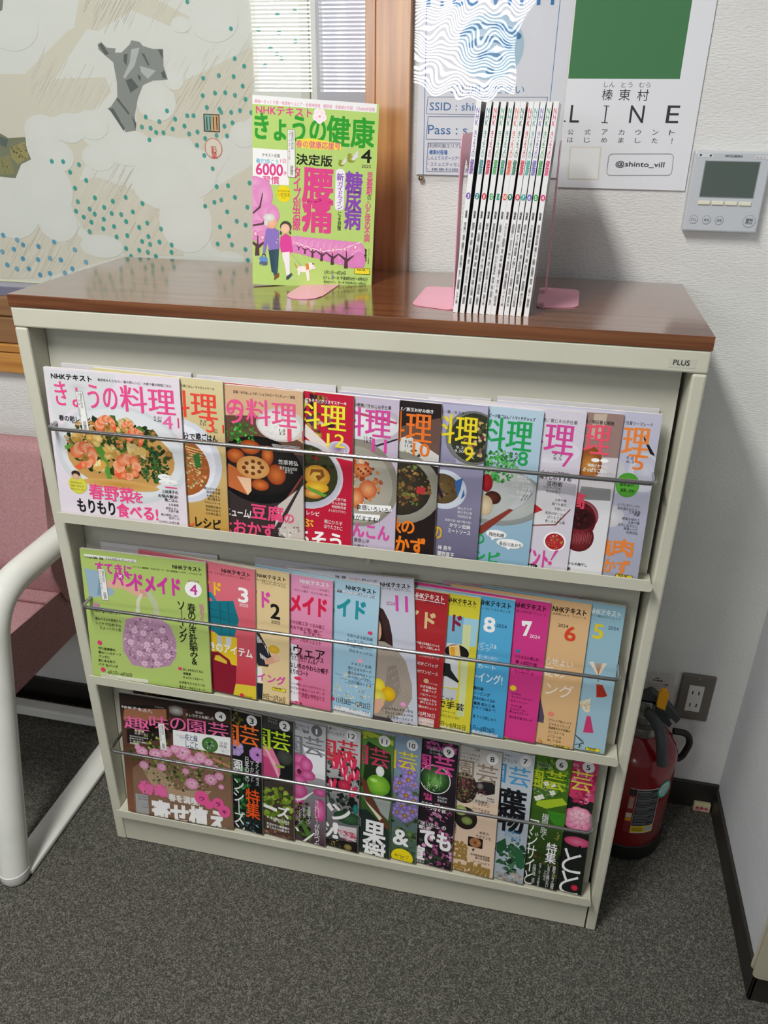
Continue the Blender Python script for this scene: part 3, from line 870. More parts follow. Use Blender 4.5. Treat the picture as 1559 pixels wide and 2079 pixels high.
["T","たい!私のブラウス",1412,1428,590,106,"4a1a2c",20,0],
["T","かわいきみ子・鈴木陽子",1434,1532,461,55,"4a1a2c",10,0],
["T","なし!冬のやわらか帽子",1400,1624,691,106,"4a1a2c",20,0],
["T","えりのコート",1401,1753,333,94,"4a1a2c",20,0],
["E",1546,1922,67,33,"e23a60"],
["T","ニット模様シェルトのお守りチャーム",1410,2011,623,57,"9a2850",12,0],
["T","かぎ針や縄あミルトポーチ",1410,2097,624,57,"9a2850",12,0],
["T","チェック模様の情報おせざ",1409,2183,626,57,"9a2850",12,0],
["T","手描キツラボード",1613,2231,420,57,"9a2850",12,0]]},
{"id":"n5","row":2,"label":"handicraft magazine, pale sky blue cover with teal title","O":[0.33101,0.03644,0.67744],"ex":[0.99655,-0.08202,-0.01279],"up":[0.02143,0.10533,0.99421],"w":214.0,"h":246.1,"base":"a8cfe4","items":[
["G","b4d6e8","98c4dc"],
["B",1779,2064,367,399,90,11,40,["dce4e4","c9dce0","e8e4cc","9cc0d4","bcd4dc","e4dcb0"]],
["P","7aa8c4",[1449,1744,1576,1749,1577,1765,1449,1758]],
["P","7aa8c4",[1532,1811,1659,1815,1660,1832,1532,1825]],
["P","7aa8c4",[1615,1878,1742,1882,1743,1898,1615,1892]],
["P","7aa8c4",[1690,1736,1816,1740,1817,1757,1690,1749]],
["P","7aa8c4",[1772,1802,1899,1807,1899,1823,1773,1816]],
["P","7aa8c4",[1846,1661,1972,1666,1972,1682,1847,1675]],
["P","7aa8c4",[1929,1727,2054,1732,2055,1748,1929,1741]],
["P","7aa8c4",[2011,1794,2136,1798,2137,1814,2012,1807]],
["P","7aa8c4",[2083,1654,2207,1658,2208,1674,2084,1667]],
["T","NHKテキスト",1579,77,496,80,"15141a",35,0],
["R",1316,193,777,21,"eef0f4",12],
["T","紙・図案",1335,185,185,51,"333333",20,0],
["T","いますぐ使える",1559,183,214,38,"c06080",10,0],
["T","ポケットつき!",1780,180,282,50,"333355",20,0],
["T","メイド",1195,328,719,320,"2298a4",50,0],
["E",2019,860,41,31,"e23a70"],
["T","今知り返る民芸調",1628,946,435,62,"3a5a74",12,0],
["T","ルーマニアレース",1631,1039,437,62,"3a5a74",12,0],
["T","かぎ針編みの収納バスケット",1635,1132,438,62,"3a5a74",12,0],
["T","花のキャンドル",1676,1219,401,63,"3a5a74",12,0],
["E",1877,1413,51,36,"f4b8cc"],
["T","テキスト企画",1721,1458,347,63,"4a5a6c",12,0],
["T","雪だるまのポーチ",1672,1554,402,64,"4a5a6c",12,0],
["T","編み込みのミトン",1675,1640,403,64,"4a5a6c",12,0],
["T","キリコのコースター",1679,1727,404,64,"4a5a6c",12,0],
["T","干支の編みぐるみ",1682,1814,405,65,"4a5a6c",12,0],
["E",1418,2254,44,38,"e23a70"],
["T","11月28日〜12月25日",1492,2198,585,118,"1c3448",12,0],
["R",1448,2374,653,127,"e2e8ec",5],
["T","12.5　　7:30〜 7:54",1461,2365,611,43,"553355",10,0],
["T","毎週木曜　午後11 05〜11 29",1463,2447,612,43,"553355",10,0],
["T","毎週木曜　午後 3 05〜 3 29",1466,2529,614,43,"553355",10,0],
["R",1832,2567,219,41,"2c2a12",15],
["R",1838,2573,208,29,"f4e23a",13],
["T","NHK",1870,2566,118,31,"111111",40,0],
["P","f4e23a",[1999,2565,2013,2542,2029,2559,2015,2585],"6a5a10",3]]},
{"id":"n6","row":2,"label":"handicraft magazine, pale grey cover, woman in knitted cardigan holding yellow wool balls","O":[0.38406,0.03634,0.67685],"ex":[0.99417,-0.07178,0.0805],"up":[-0.07212,0.11256,0.99102],"w":214.0,"h":266.5,"base":"cdd0de","items":[
["P","3c2624",[1546,539,1624,572,1716,775,1757,1028,1761,1224,1619,1242,1478,1194]],
["P","2a1816",[1540,667,1597,746,1641,1173,1520,1167]],
["E",1519,949,61,196,"e8c4ac","d8a890"],
["P","a89c90",[1439,1155,1622,1154,1820,1260,1974,1482,2063,1894,2057,2168,1883,2495,1588,2614,1331,2679]],
["P","94887c",[1666,1613,1810,1549,1877,2035,1680,2388,1508,2508]],
["E",1473,1327,15,36,"c4b8aa","8f8478"],
["E",1573,1529,15,36,"c4b8aa","8f8478"],
["E",1674,1733,15,36,"c4b8aa","8f8478"],
["E",1775,1938,15,37,"c4b8aa","8f8478"],
["E",1877,2145,15,37,"c4b8aa","8f8478"],
["E",1980,2352,15,37,"c4b8aa","8f8478"],
["E",1547,1410,14,36,"c4b8aa","8f8478"],
["E",1647,1613,15,36,"c4b8aa","8f8478"],
["E",1749,1817,15,36,"c4b8aa","8f8478"],
["E",1850,2023,15,37,"c4b8aa","8f8478"],
["E",1953,2230,15,37,"c4b8aa","8f8478"],
["E",1471,2531,15,38,"c4b8aa","8f8478"],
["E",1621,1494,14,36,"c4b8aa","8f8478"],
["E",1722,1697,14,36,"c4b8aa","8f8478"],
["E",1824,1902,15,36,"c4b8aa","8f8478"],
["E",1926,2108,15,37,"c4b8aa","8f8478"],
["E",1445,2406,15,38,"c4b8aa","8f8478"],
["E",1595,1375,14,36,"c4b8aa","8f8478"],
["E",1696,1578,14,36,"c4b8aa","8f8478"],
["E",1797,1781,14,36,"c4b8aa","8f8478"],
["E",1899,1986,14,37,"c4b8aa","8f8478"],
["E",2001,2192,15,37,"c4b8aa","8f8478"],
["E",1521,2492,15,38,"c4b8aa","8f8478"],
["E",1669,1459,14,36,"c4b8aa","8f8478"],
["E",1770,1661,14,36,"c4b8aa","8f8478"],
["E",1872,1865,14,36,"c4b8aa","8f8478"],
["E",1974,2071,14,37,"c4b8aa","8f8478"],
["E",1494,2368,15,38,"c4b8aa","8f8478"],
["E",1643,1340,14,36,"c4b8aa","8f8478"],
["E",1744,1542,14,36,"c4b8aa","8f8478"],
["E",1845,1745,14,36,"c4b8aa","8f8478"],
["E",1946,1950,14,36,"c4b8aa","8f8478"],
["E",1468,2244,15,37,"c4b8aa","8f8478"],
["E",1571,2454,15,38,"c4b8aa","8f8478"],
["E",1717,1423,14,36,"c4b8aa","8f8478"],
["E",1818,1626,14,36,"c4b8aa","8f8478"],
["E",1919,1829,14,36,"c4b8aa","8f8478"],
["E",1442,2120,15,37,"c4b8aa","8f8478"],
["E",1544,2330,15,38,"c4b8aa","8f8478"],
["E",1691,1305,14,35,"c4b8aa","8f8478"],
["E",1792,1507,14,36,"c4b8aa","8f8478"],
["E",1893,1709,14,36,"c4b8aa","8f8478"],
["E",1994,1913,14,36,"c4b8aa","8f8478"],
["E",1518,2206,15,37,"c4b8aa","8f8478"],
["E",1620,2416,15,38,"c4b8aa","8f8478"],
["E",1765,1388,14,36,"c4b8aa","8f8478"],
["E",1866,1590,14,36,"c4b8aa","8f8478"],
["E",1967,1793,14,36,"c4b8aa","8f8478"],
["E",1491,2083,15,37,"c4b8aa","8f8478"],
["E",1593,2292,15,37,"c4b8aa","8f8478"],
["E",1696,2502,15,38,"c4b8aa","8f8478"],
["E",1839,1472,14,36,"c4b8aa","8f8478"],
["E",1940,1674,14,36,"c4b8aa","8f8478"],
["E",1465,1960,15,37,"c4b8aa","8f8478"],
["E",1567,2168,15,37,"c4b8aa","8f8478"],
["E",1669,2378,15,38,"c4b8aa","8f8478"],
["E",1813,1354,14,35,"c4b8aa","8f8478"],
["E",1913,1555,14,36,"c4b8aa","8f8478"],
["E",2015,1757,14,36,"c4b8aa","8f8478"],
["E",1540,2046,15,37,"c4b8aa","8f8478"],
["E",1487,1989,116,138,"f4e44c","e0c828"],
["E",1658,2125,122,139,"f6ce20","d9a410"],
["E",1467,2211,138,140,"eee66c","d0c040"],
["P","e0b094",[1391,2269,1540,2223,1577,2334,1465,2515,1379,2552]],
["P","4a4248",[1357,2580,1672,2600,1792,2757,1347,2820]],
["T","型紙・図案",844,56,184,42,"333333",20,0],
["T","そのまま使える",1066,67,202,42,"c06080",10,0],
["T","ポケットつき!",1286,68,260,50,"333344",20,0],
["T","NHKテキスト",1593,92,490,82,"15141a",35,0],
["T","ニードル・カルトナージュ",1619,175,456,50,"333333",12,0],
["T","11",1840,312,187,260,"dc4cb0",40,0],
["T","2024",1679,426,149,59,"c05a9c",10,0],
["E",1906,2288,50,46,"f0a0d0"],
["T","いつでもハイテンから",1594,2378,472,56,"222222",14,0],
["T","ジェット ワスレスソウス",1591,2462,474,56,"222222",14,0],
["T","北上のサーフハンド",1616,2542,446,56,"222222",14,0],
["T","アドベントカレンダー",1584,2631,476,57,"222222",14,0],
["T","ミニーボンのベスト",1609,2712,449,57,"222222",14,0]]},
{"id":"n7","row":2,"label":"handicraft magazine, dark red cover with pale gold title","O":[0.43963,0.03619,0.67504],"ex":[0.99676,-0.08036,0.00282],"up":[0.00578,0.10661,0.99428],"w":214.0,"h":247.1,"base":"b02a30","items":[
["T","NHKテキスト",1580,50,486,99,"f0e8e8",35,0],
["R",1438,163,647,15,"f2f0ee",12],
["T","そのまま使える",1586,173,177,37,"c06060",10,0],
["T","ポケットつき!",1777,162,272,47,"222244",20,0],
["T","メイド",1200,373,746,279,"dcc48c",50,0],
["T","手で遊る世界線スペシャル",1651,913,400,49,"f4e8e4",20,0],
["T","ビーズ刺しゅう",1746,975,309,49,"f4e8e4",20,0],
["T","短針で猫のおしゃれに",1660,1083,390,44,"f4e8e4",12,0],
["T","こりのぺんケース",1738,1141,316,44,"f4e8e4",12,0],
["T","かごのかごバッグ",1594,1272,456,67,"f4e8e4",20,0],
["T","AYワンピース",1704,1421,351,62,"f4e8e4",15,0],
["E",1873,1615,44,43,"d8b890"],
["T","テキスト企画",1899,1633,161,28,"f4e8e4",10,0],
["T","かぎ針編みの",1781,1701,271,51,"f4e8e4",14,0],
["T","巾着バッグ",1830,1767,226,52,"f4e8e4",14,0],
["T","ハロウィーン",1789,1851,272,52,"f4e8e4",14,0],
["T","キャの編みぐるみ",1732,1938,336,52,"f4e8e4",14,0],
["T","飾りたたんで",1798,2001,274,52,"f4e8e4",14,0],
["T","家族のポシェット",1740,2089,338,52,"f4e8e4",14,0],
["T","10月30日",1786,2209,268,88,"ffffff",12,0],
["R",1780,2320,269,173,"e8d4d0"],
["T","05〜 11 29",1792,2328,236,35,"774444",10,0],
["T","45〜 3 09",1796,2399,236,36,"774444",10,0]]},
{"id":"n8","row":2,"label":"handicraft magazine, yellow cover with a photo of a black pan","O":[0.48865,0.03607,0.67395],"ex":[0.99678,-0.07978,0.00818],"up":[0.00041,0.10704,0.99425],"w":214.0,"h":247.1,"base":"dcd23c","items":[
["P","a4d4e8",[1660,383,2138,372,2116,861,1642,874]],
["P","7fb8d4",[1672,380,1900,364,1909,848,1655,871]],
["P","d6dfa8",[1897,498,2028,487,2028,2183,1927,2177]],
["P","d9dce0",[1630,876,1861,857,1892,1663,1643,1689]],
["E",1836,1014,192,142,"2a2626","161414"],
["P","f2d28c",[1694,918,1862,871,1903,1110,1735,1159]],
["P","f0a828",[1720,940,1793,926,1819,1128,1746,1143]],
["P","1e2424",[1628,1238,1740,1242,1759,1350,1903,1532,1885,1564,1693,1478,1643,1489]],
["P","c9ccd0",[1632,1706,1882,1693,1883,1895,1632,1923]],
["E",1950,2142,51,58,"c8d89c"],
["T","NHKテキスト",1621,61,455,88,"222211",35,0],
["T","ンバースカート・テープ",1658,152,418,39,"444411",10,0],
["T","メイド",1245,356,622,277,"8c2040",50,0],
["T","ちょこっと",1475,1854,363,80,"1e1e1a",20,0],
["T","で手芸",1582,1943,433,132,"1e1e1a",25,0],
["T","花のポーチ",1562,2034,226,52,"333311",12,0],
["T","イージートート",1566,2117,317,52,"333311",12,0],
["T","ビーズピンクッション",1571,2201,386,52,"333311",12,0],
["T","8月29日〜9月25日",1450,2341,615,100,"333311",10,0],
["R",1650,2428,443,97,"e8e4b8"],
["T","7 30〜 7 54",1744,2416,328,38,"555522",10,0],
["T","午前11:30〜11 39",1666,2501,413,38,"555522",10,0]]},
{"id":"n9","row":2,"label":"handicraft magazine, bright blue cover with white figure 8","O":[0.54059,0.03611,0.67435],"ex":[0.99672,-0.07854,0.01969],"up":[-0.01114,0.10796,0.99409],"w":214.0,"h":250.1,"base":"4cabdc","items":[
["G","5cb4e0","48a4d8"],
["T","NHKテキスト",1592,55,489,97,"14202c",35,0],
["T","ル・ぬいぐるみ 和とじ本",1619,181,468,41,"1a2a3c",12,0],
["T","8",1696,348,163,248,"ffffff",45,0],
["T","2024",1883,434,160,58,"14202c",10,0],
["T","ワンピース&",1514,792,404,91,"e8f4fa",12,0],
["T","パンツ",1568,874,246,70,"e8f4fa",12,0],
["T","いっぱい使い切り!",1529,1020,423,60,"e8f4fa",10,0],
["T","の知らずの",1545,1087,352,92,"eef6fa",12,0],
["T","スカート",1539,1184,389,82,"eef6fa",12,0],
["T","ソーイング!",1426,1335,623,176,"f4fafc",12,0],
["T","裏技編",1602,1610,160,62,"12283c",14,0],
["T","ソーピング",1608,1703,267,62,"12283c",14,0],
["T","花木のぬいぐるみ",1614,1797,347,62,"12283c",14,0],
["T","裏表 和とじ本",1620,1894,348,62,"12283c",14,0],
["T","モザイク編み\"で",1612,1974,374,63,"12283c",12,0],
["T","",1619,2070,0,63,"12283c",12,0],
["T","菱 アイヌ刺しゅう",1623,2144,375,63,"12283c",12,0],
["T","7月25日〜8月28日",1459,2345,531,116,"12283c",10,0],
["R",1630,2442,421,89,"c8dcec"],
["T","7 30〜 7 54",1686,2430,346,41,"334466",10,0],
["T","午後 11 05〜11 29",1646,2512,392,41,"334466",10,0]]},
{"id":"n10","row":2,"label":"handicraft magazine, magenta cover with white figure 7","O":[0.59331,0.0367,0.67976],"ex":[0.99678,-0.07947,0.0111],"up":[-0.00252,0.10727,0.99423],"w":214.0,"h":253.6,"base":"d83c8c","items":[
["T","NHKテキスト",1608,64,471,96,"2c1020",35,0],
["T","葉っぱ切り絵・ワンピース",1647,192,439,46,"4a1430",12,0],
["P","ffffff",[1736,371,1896,354,1829,618,1774,628,1834,424,1795,426,1793,458,1749,456]],
["T","2024",1879,579,155,57,"ffffff",10,0],
["E",1729,906,35,32,"2a80b0"],
["T","リトさんと楽しむ",1698,967,357,64,"3c1028",14,0],
["T","葉っぱ切り絵",1706,1064,332,64,"3c1028",14,0],
["T","ギャザーの",1699,1171,237,65,"3c1028",14,0],
["T","ワンピース",1706,1246,296,54,"3c1028",12,0],
["E",1712,1581,51,50,"f0d828"],
["T","かぎ針の",1694,1656,151,44,"2c1020",12,0],
["T","キャミソールベスト",1700,1718,337,44,"2c1020",12,0],
["T","サファリハット",1694,1795,261,50,"2c1020",12,0],
["T","つけえり風",1697,1882,179,42,"2c1020",12,0],
["T","チョークーラー",1702,1943,250,42,"2c1020",12,0],
["T","刺しゅうスカート",1692,1994,299,51,"2c1020",12,0],
["T","海の生き物ブローチ",1696,2092,370,51,"2c1020",12,0],
["E",1664,2583,100,64,"f0c030","e0a820"]]},
{"id":"n11","row":2,"label":"handicraft magazine, tan cover with orange red figure 6","O":[0.6525,0.03721,0.68451],"ex":[0.99675,-0.07893,0.01603],"up":[-0.00746,0.10767,0.99416],"w":214.0,"h":259.5,"base":"e2b47c","items":[
["G","e6bc8a","e0b884"],
["P","5a4a60",[1548,1743,1641,2092,1640,2208,1532,2204]],
["B",1590,2570,73,87,20,6,18,["a87030","c89040"]],
["T","NHKテキスト",1582,104,493,100,"1c1414",35,0],
["T","・由来刺しゅう・ワンピース",1564,219,520,40,"332211",12,0],
["T","6",1804,417,155,243,"e04a2c",35,0],
["T","2024",1686,394,153,56,"222222",10,0],
["T","着心地よい",1444,1004,534,127,"fdf6ec",10,0],
["T","夏の",1529,1171,348,166,"fdf6ec",8,0],
["T","イング",1368,1437,667,233,"fdf6ec",8,0],
["E",1741,2013,48,45,"f08a78"],
["T","アウトドア用コードで",1714,2100,356,51,"2a1c14",12,0],
["T","スマホストラップ",1721,2173,336,51,"2a1c14",12,0],
["T","長縄線のかぎ針編み",1723,2241,346,51,"2a1c14",12,0],
["T","ミニストール",1730,2318,254,51,"2a1c14",12,0],
["T","ユニコーンの",1724,2399,216,52,"2a1c14",12,0],
["T","ぬいぐるみ",1731,2474,213,52,"2a1c14",12,0],
["R",1837,2570,242,58,"2c2a12",15],
["R",1844,2577,230,43,"f4e23a",13],
["T","NHK",1881,2572,130,38,"111111",40,0],
["P","f4e23a",[2025,2574,2039,2547,2058,2569,2044,2599],"6a5a10",3]]},
{"id":"n12","row":2,"label":"handicraft magazine, blue cover with tassel earrings, far right of the middle row","O":[0.70107,0.03752,0.68741],"ex":[0.99674,-0.07883,0.01696],"up":[-0.0084,0.10774,0.99414],"w":214.0,"h":262.6,"base":"8fbccc","items":[
["G","94bece","a4c4d4"],
["T","NHKテキスト",1642,92,440,95,"e8f0f2",30,0],
["T","花モチーフ編みのポシェット",1554,193,534,45,"22303c",12,0],
["T","5",1725,352,143,241,"e8d22c",30,0],
["T","2024",1931,353,150,56,"1c2c34",10,0],
["P","efe6d8",[1723,1015,1788,994,1880,1199,1885,1238]],
["P","e8d9c4",[1990,989,1923,994,1884,1198,1893,1236]],
["P","c88a4c",[1810,1025,1821,1022,1888,1210,1881,1212]],
["P","c88a4c",[1834,1020,1845,1018,1888,1210,1881,1212]],
["P","c88a4c",[1858,1015,1869,1013,1888,1210,1881,1212]],
["P","c88a4c",[1882,1010,1893,1008,1888,1210,1881,1212]],
["P","c88a4c",[1907,1005,1917,1003,1888,1210,1881,1212]],
["P","8a9098",[1864,1215,1899,1208,1909,1328,1882,1334]],
["P","b83a28",[1874,1376,1969,1378,2063,1555,1995,1592,1901,1612]],
["P","8a2418",[1890,1400,1897,1399,1935,1588,1922,1591]],
["P","8a2418",[1908,1396,1914,1395,1962,1583,1948,1585]],
["P","8a2418",[1925,1393,1932,1391,1988,1577,1975,1580]],
["P","8a2418",[1943,1389,1950,1388,2015,1571,2002,1574]],
["P","8a2418",[1961,1385,1968,1384,2042,1565,2028,1568]],
["P","e6dcc0",[1645,1752,1829,1642,1817,1742,1836,1906,1755,1910]],
["B",1753,1784,81,82,30,6,13,["d9b870","f2ead0","b89048"]],
["P","d8487c",[1797,1971,1855,1972,1936,2267,1775,2290]],
["P","a82c5c",[1807,1997,1812,1996,1804,2283,1795,2285]],
["P","a82c5c",[1818,1994,1823,1993,1832,2277,1823,2279]],
["P","a82c5c",[1830,1992,1834,1991,1859,2270,1850,2272]],
["P","a82c5c",[1841,1989,1846,1988,1887,2264,1877,2266]],
["P","a82c5c",[1852,1987,1857,1986,1914,2257,1905,2260]],
["B",1721,2448,95,171,14,4,12,["3a3a34","6a6a54","d9c890"]],
["P","4a4a3a",[1651,2348,1730,2416,1726,2429,1648,2360]],
["P","4a4a3a",[1686,2366,1751,2440,1748,2453,1683,2378]],
["P","4a4a3a",[1721,2384,1773,2464,1769,2477,1718,2396]],
["P","4a4a3a",[1756,2401,1794,2488,1791,2501,1753,2414]],
["P","4a4a3a",[1791,2419,1816,2512,1813,2525,1788,2432]],
["T","イ",1665,2479,142,114,"2a3a3a",10,0],
["R",1846,2549,225,60,"2c2a12",15],
["R",1853,2555,214,47,"f4e23a",13],
["T","NHK",1887,2551,121,35,"111111",40,0],
["P","f4e23a",[2021,2553,2034,2528,2052,2548,2040,2576],"6a5a10",3]]},
{"id":"g1","row":3,"label":"gardening magazine with a pink flower arrangement, far left of the bottom row","O":[0.05297,0.01493,0.37539],"ex":[0.9992,0.03262,-0.02294],"up":[0.0193,0.10772,0.99399],"w":216.1,"h":275.1,"base":"3a2a24","items":[
["G","241a18","8a5c44"],
["P","a06a4c",[86,340,959,165,985,458,48,578]],
["P","16100e",[30,257,1285,96,1263,157,24,339]],
["P","1c1614",[986,435,2149,318,2144,595,95,805,94,1114,966,858]],
["E",1119,205,187,115,"c9c4bc","4a4440"],
["P","3a2418",[918,172,979,161,966,858,914,867]],
["P","5a3826",[1243,138,1324,135,1283,636,1243,620]],
["P","8a6a54",[1371,1019,2135,1063,2155,2758,137,2696,162,1683,478,1379]],
["P","b4977c",[338,1600,763,1567,1036,2031,1755,1911,1448,2322,897,2284,526,2008]],
["P","c48a68",[1616,1043,2131,1254,2131,1302,1594,1095]],
["B",1153,1298,1003,582,240,18,45,["3f5c24","6a8a2c","2c4420","8aa83c","222c18","54702c","a8b860"]],
["B",1091,1748,714,273,120,13,35,["4a5c30","76864a","2a3420","9aa068","c0bc90"]],
["F",381,1252,127,"f4c4dc","d87cac",9],
["F",381,1252,76,"f9dcea","e498bc",7],
["F",653,1261,142,"f4c4dc","d87cac",9],
["F",653,1261,85,"f9dcea","e498bc",7],
["F",868,1161,137,"f4c4dc","d87cac",9],
["F",868,1161,82,"f9dcea","e498bc",7],
["F",1202,1122,181,"f4c4dc","d87cac",9],
["F",1202,1122,109,"f9dcea","e498bc",7],
["F",1401,1299,159,"f4c4dc","d87cac",9],
["F",1401,1299,95,"f9dcea","e498bc",7],
["F",1550,1175,135,"f4c4dc","d87cac",9],
["F",1550,1175,81,"f9dcea","e498bc",7],
["F",1712,1251,101,"f4c4dc","d87cac",9],
["F",1712,1251,61,"f9dcea","e498bc",7],
["F",764,1542,104,"f4c4dc","d87cac",9],
["F",764,1542,63,"f9dcea","e498bc",7],
["F",404,1563,105,"f4c4dc","d87cac",9],
["F",404,1563,63,"f9dcea","e498bc",7],
["F",1246,1546,80,"f4c4dc","d87cac",9],
["F",1246,1546,48,"f9dcea","e498bc",7],
["F",1361,1817,144,"f4c4dc","d87cac",9],
["F",1361,1817,86,"f9dcea","e498bc",7],
["F",1742,1644,137,"f4c4dc","d87cac",9],
["F",1742,1644,82,"f9dcea","e498bc",7],
["F",1910,1538,102,"f4c4dc","d87cac",9],
["F",1910,1538,61,"f9dcea","e498bc",7],
["F",1853,1356,72,"f4c4dc","d87cac",9],
["F",1853,1356,43,"f9dcea","e498bc",7],
["F",1059,1077,113,"f4c4dc","d87cac",9],
["F",1059,1077,68,"f9dcea","e498bc",7],
["F",1946,1774,64,"f4c4dc","d87cac",9],
["F",1946,1774,38,"f9dcea","e498bc",7],
["F",301,1171,69,"f4c4dc","d87cac",9],
["F",301,1171,41,"f9dcea","e498bc",7],
["T","NHKテキスト",44,263,581,60,"f4f4f2",35,0],
["T","今月のTV",692,171,188,32,"cccccc",12,0],
["T","創刊記念・春",375,309,274,37,"dddddd",12,0],
["T","趣",60,485,500,282,"ec6ca8",12,0],
["T","味",575,383,378,302,"ec6ca8",12,0],
["T","の",987,356,301,278,"ec6ca8",12,0],
["T","園芸",1321,323,788,343,"ec6ca8",12,0],
["E",1969,178,106,105,"f4f4f4"],
["T","4",1936,141,69,86,"1a2028",30,0],
["T","巻頭!",1483,142,154,50,"dddddd",10,0],
["T","クレマチスを楽しむ",1296,218,553,68,"e8e0dc",20,0],
["T","新連載",263,763,193,52,"f0e0c0",20,0],
["T","スタート!",258,818,257,57,"f0e0e0",30,0],
["T","冬らせビジブルにわかる",156,912,371,38,"f0ece8",20,0],
["T","日本のバラづくり",154,966,271,38,"f0ece8",20,0],
["T","今、育てやすい植物を",149,1020,338,39,"f0ece8",20,0],
["T","植物病害紹介",147,1073,204,39,"f0ece8",20,0],
["P","f2f4f4",[1034,639,2150,612,2142,1010,1026,976],"cccccc",3],
["T","とじ込み付録",1091,718,197,38,"667788",10,0],
["T","観葉植物",1154,762,132,38,"667788",10,0],
["T","ノート",1185,813,99,38,"667788",10,0],
["T","花と緑",1269,686,240,141,"2a4a78",15,0],
["T","しごと",1273,837,241,142,"2a4a78",15,0],
["E",1749,842,158,165,"5c9440","3c6c2c"],
["B",1748,854,104,94,30,8,23,["d9e4ec","2c3c5c","8aa8c0","1c2434"]],
["T","注目",1933,727,150,65,"333333",10,0],
["T","特集",1931,802,151,66,"333333",10,0],
["T","シクラメンの",1940,889,170,33,"335577",10,0],
["T","管理ガイド",1967,933,142,33,"335577",10,0],
["T","ガーデナーのー",1909,993,199,33,"335577",10,0],
["B",414,2093,155,140,40,28,55,["ec6ca8"]],
["B",724,2106,154,127,40,27,49,["ec6ca8"]],
["T","特",290,2017,261,228,"ec6ca8",60,0],
["T","集",585,2033,264,202,"ec6ca8",60,0],
["T","春を満喫!",875,2141,620,176,"f4f4f4",35,0],
["T","寄せ植え",525,2354,1493,481,"fbfbfb",60,0],
["E",1550,2113,147,171,"ec5c9c"],
["T","ウ",1504,2078,95,100,"4a1430",20,0],
["E",1693,2247,91,106,"ec5c9c"],
["E",1873,2185,118,138,"ec5c9c"],
["T","ラ",1827,2149,94,100,"4a1430",20,0],
["E",1995,2347,125,147,"ec5c9c"],
["T","キ",1949,2311,95,101,"4a1430",20,0],
["P","a8a8aa",[182,2278,447,2270,440,2749,173,2753]],
["T","庭と緑の便り",238,2304,210,41,"333333",10,0],
["T","球根の保管術",234,2369,210,41,"333333",10,0],
["T","",439,2394,0,41,"333333",10,0],
["T","ハーブ",330,2480,105,41,"333333",10,0],
["T","いろいろ",291,2554,141,42,"333333",10,0],
["R",461,2757,316,40,"c8b83a",20],
["T","NHK",501,2763,202,42,"222211",30,0],
["P","f2f2ee",[745,547,864,539,886,1123,765,1132],"444444",4],
["T","榛東村地図",806,563,44,221,"444444",10,1],
["T","コミュニティセンター",758,572,42,400,"444444",10,1],
["T","蔵書",796,984,62,126,"333333",10,1]]},
{"id":"g2","row":3,"label":"gardening magazine, black cover with orange title and mauve flowers","O":[0.11399,0.0421,0.36569],"ex":[0.99532,-0.09661,-0.00205],"up":[0.01233,0.10588,0.9943],"w":214.0,"h":269.8,"base":"14181a","items":[
["B",1679,147,132,138,14,23,66,["6a6414","8a8020","3a3a10"]],
["F",1598,812,195,"c4b4dc","9c84bc",8],
["F",2060,853,179,"d8a4e0","b070c0",10],
["B",1691,1833,195,721,120,17,59,["1f5c2c","123c1c","2f7c3c","0c2414","3c8c48"]],
["B",1917,2488,254,216,50,14,46,["12281c","1c3c2c","8ab0c0","0c1814"]],
["T","くる",1545,124,85,50,"cccccc",10,0],
["T","園",1189,309,497,447,"f4742c",15,0],
["T","芸",1716,245,373,442,"f4742c",12,0],
["E",1958,124,105,115,"f2f2f2"],
["T","3",1922,75,73,120,"1a2028",30,0],
["T","園",1537,1075,207,275,"f0f0f0",20,0],
["T","日本の春の…",1794,956,93,672,"f4f4f4",12,1],
["T","マーガレット",1903,1025,81,480,"f4f4f4",10,1],
["T","ラナンキュラス",2015,993,76,567,"f4f4f4",10,1],
["T","ンシーズン",1545,1521,227,1317,"f4f4f4",12,1],
["T","特集",1800,1666,293,696,"f4581c",20,1]]},
{"id":"g3","row":3,"label":"gardening magazine, dark cover with lime title and pink hellebore","O":[0.17453,0.04192,0.36399],"ex":[0.99539,-0.09563,0.00714],"up":[0.00313,0.10677,0.99428],"w":214.0,"h":270.1,"base":"26302a","items":[
["G","3a3e3a","4c3a30"],
["P","14181a",[1524,266,2122,221,2127,1339,1511,1457]],
["P","e07ca0",[1528,653,1718,658,1877,1009,1874,1238,1757,1387,1512,1428]],
["P","c8487c",[1523,879,1638,905,1810,1285,1758,1372,1514,1340]],
["P","f4b4c8",[1527,681,1545,670,1814,1027,1803,1047]],
["P","f4b4c8",[1537,692,1558,681,1818,1060,1808,1080]],
["P","f4b4c8",[1547,704,1570,692,1823,1093,1812,1113]],
["P","f4b4c8",[1557,715,1583,703,1828,1125,1817,1146]],
["P","f4b4c8",[1567,726,1595,713,1832,1158,1822,1179]],
["P","f4b4c8",[1577,738,1608,724,1837,1192,1826,1212]],
["P","f4b4c8",[1587,749,1620,735,1842,1225,1831,1245]],
["P","f4b4c8",[1597,761,1633,745,1846,1258,1836,1278]],
["P","f4b4c8",[1607,772,1645,756,1851,1291,1840,1311]],
["P","f4b4c8",[1617,783,1658,767,1856,1324,1845,1345]],
["P","9aae4c",[1763,1012,1966,1013,1953,1059,1813,1084]],
["E",1968,815,157,169,"4c504c","343834"],
["B",1801,1961,354,448,90,24,84,["7c9c2c","94b43c","5c7c20","a8c04c","40581c"]],
["B",1791,2691,334,124,40,24,52,["8a5c50","6c4438","a87868"]],
["T","園",1186,278,498,456,"b4d82c",12,0],
["T","芸",1714,272,360,411,"c0e42c",12,0],
["E",1974,128,107,114,"f2f2f2"],
["T","2",1939,80,76,108,"1a2028",30,0],
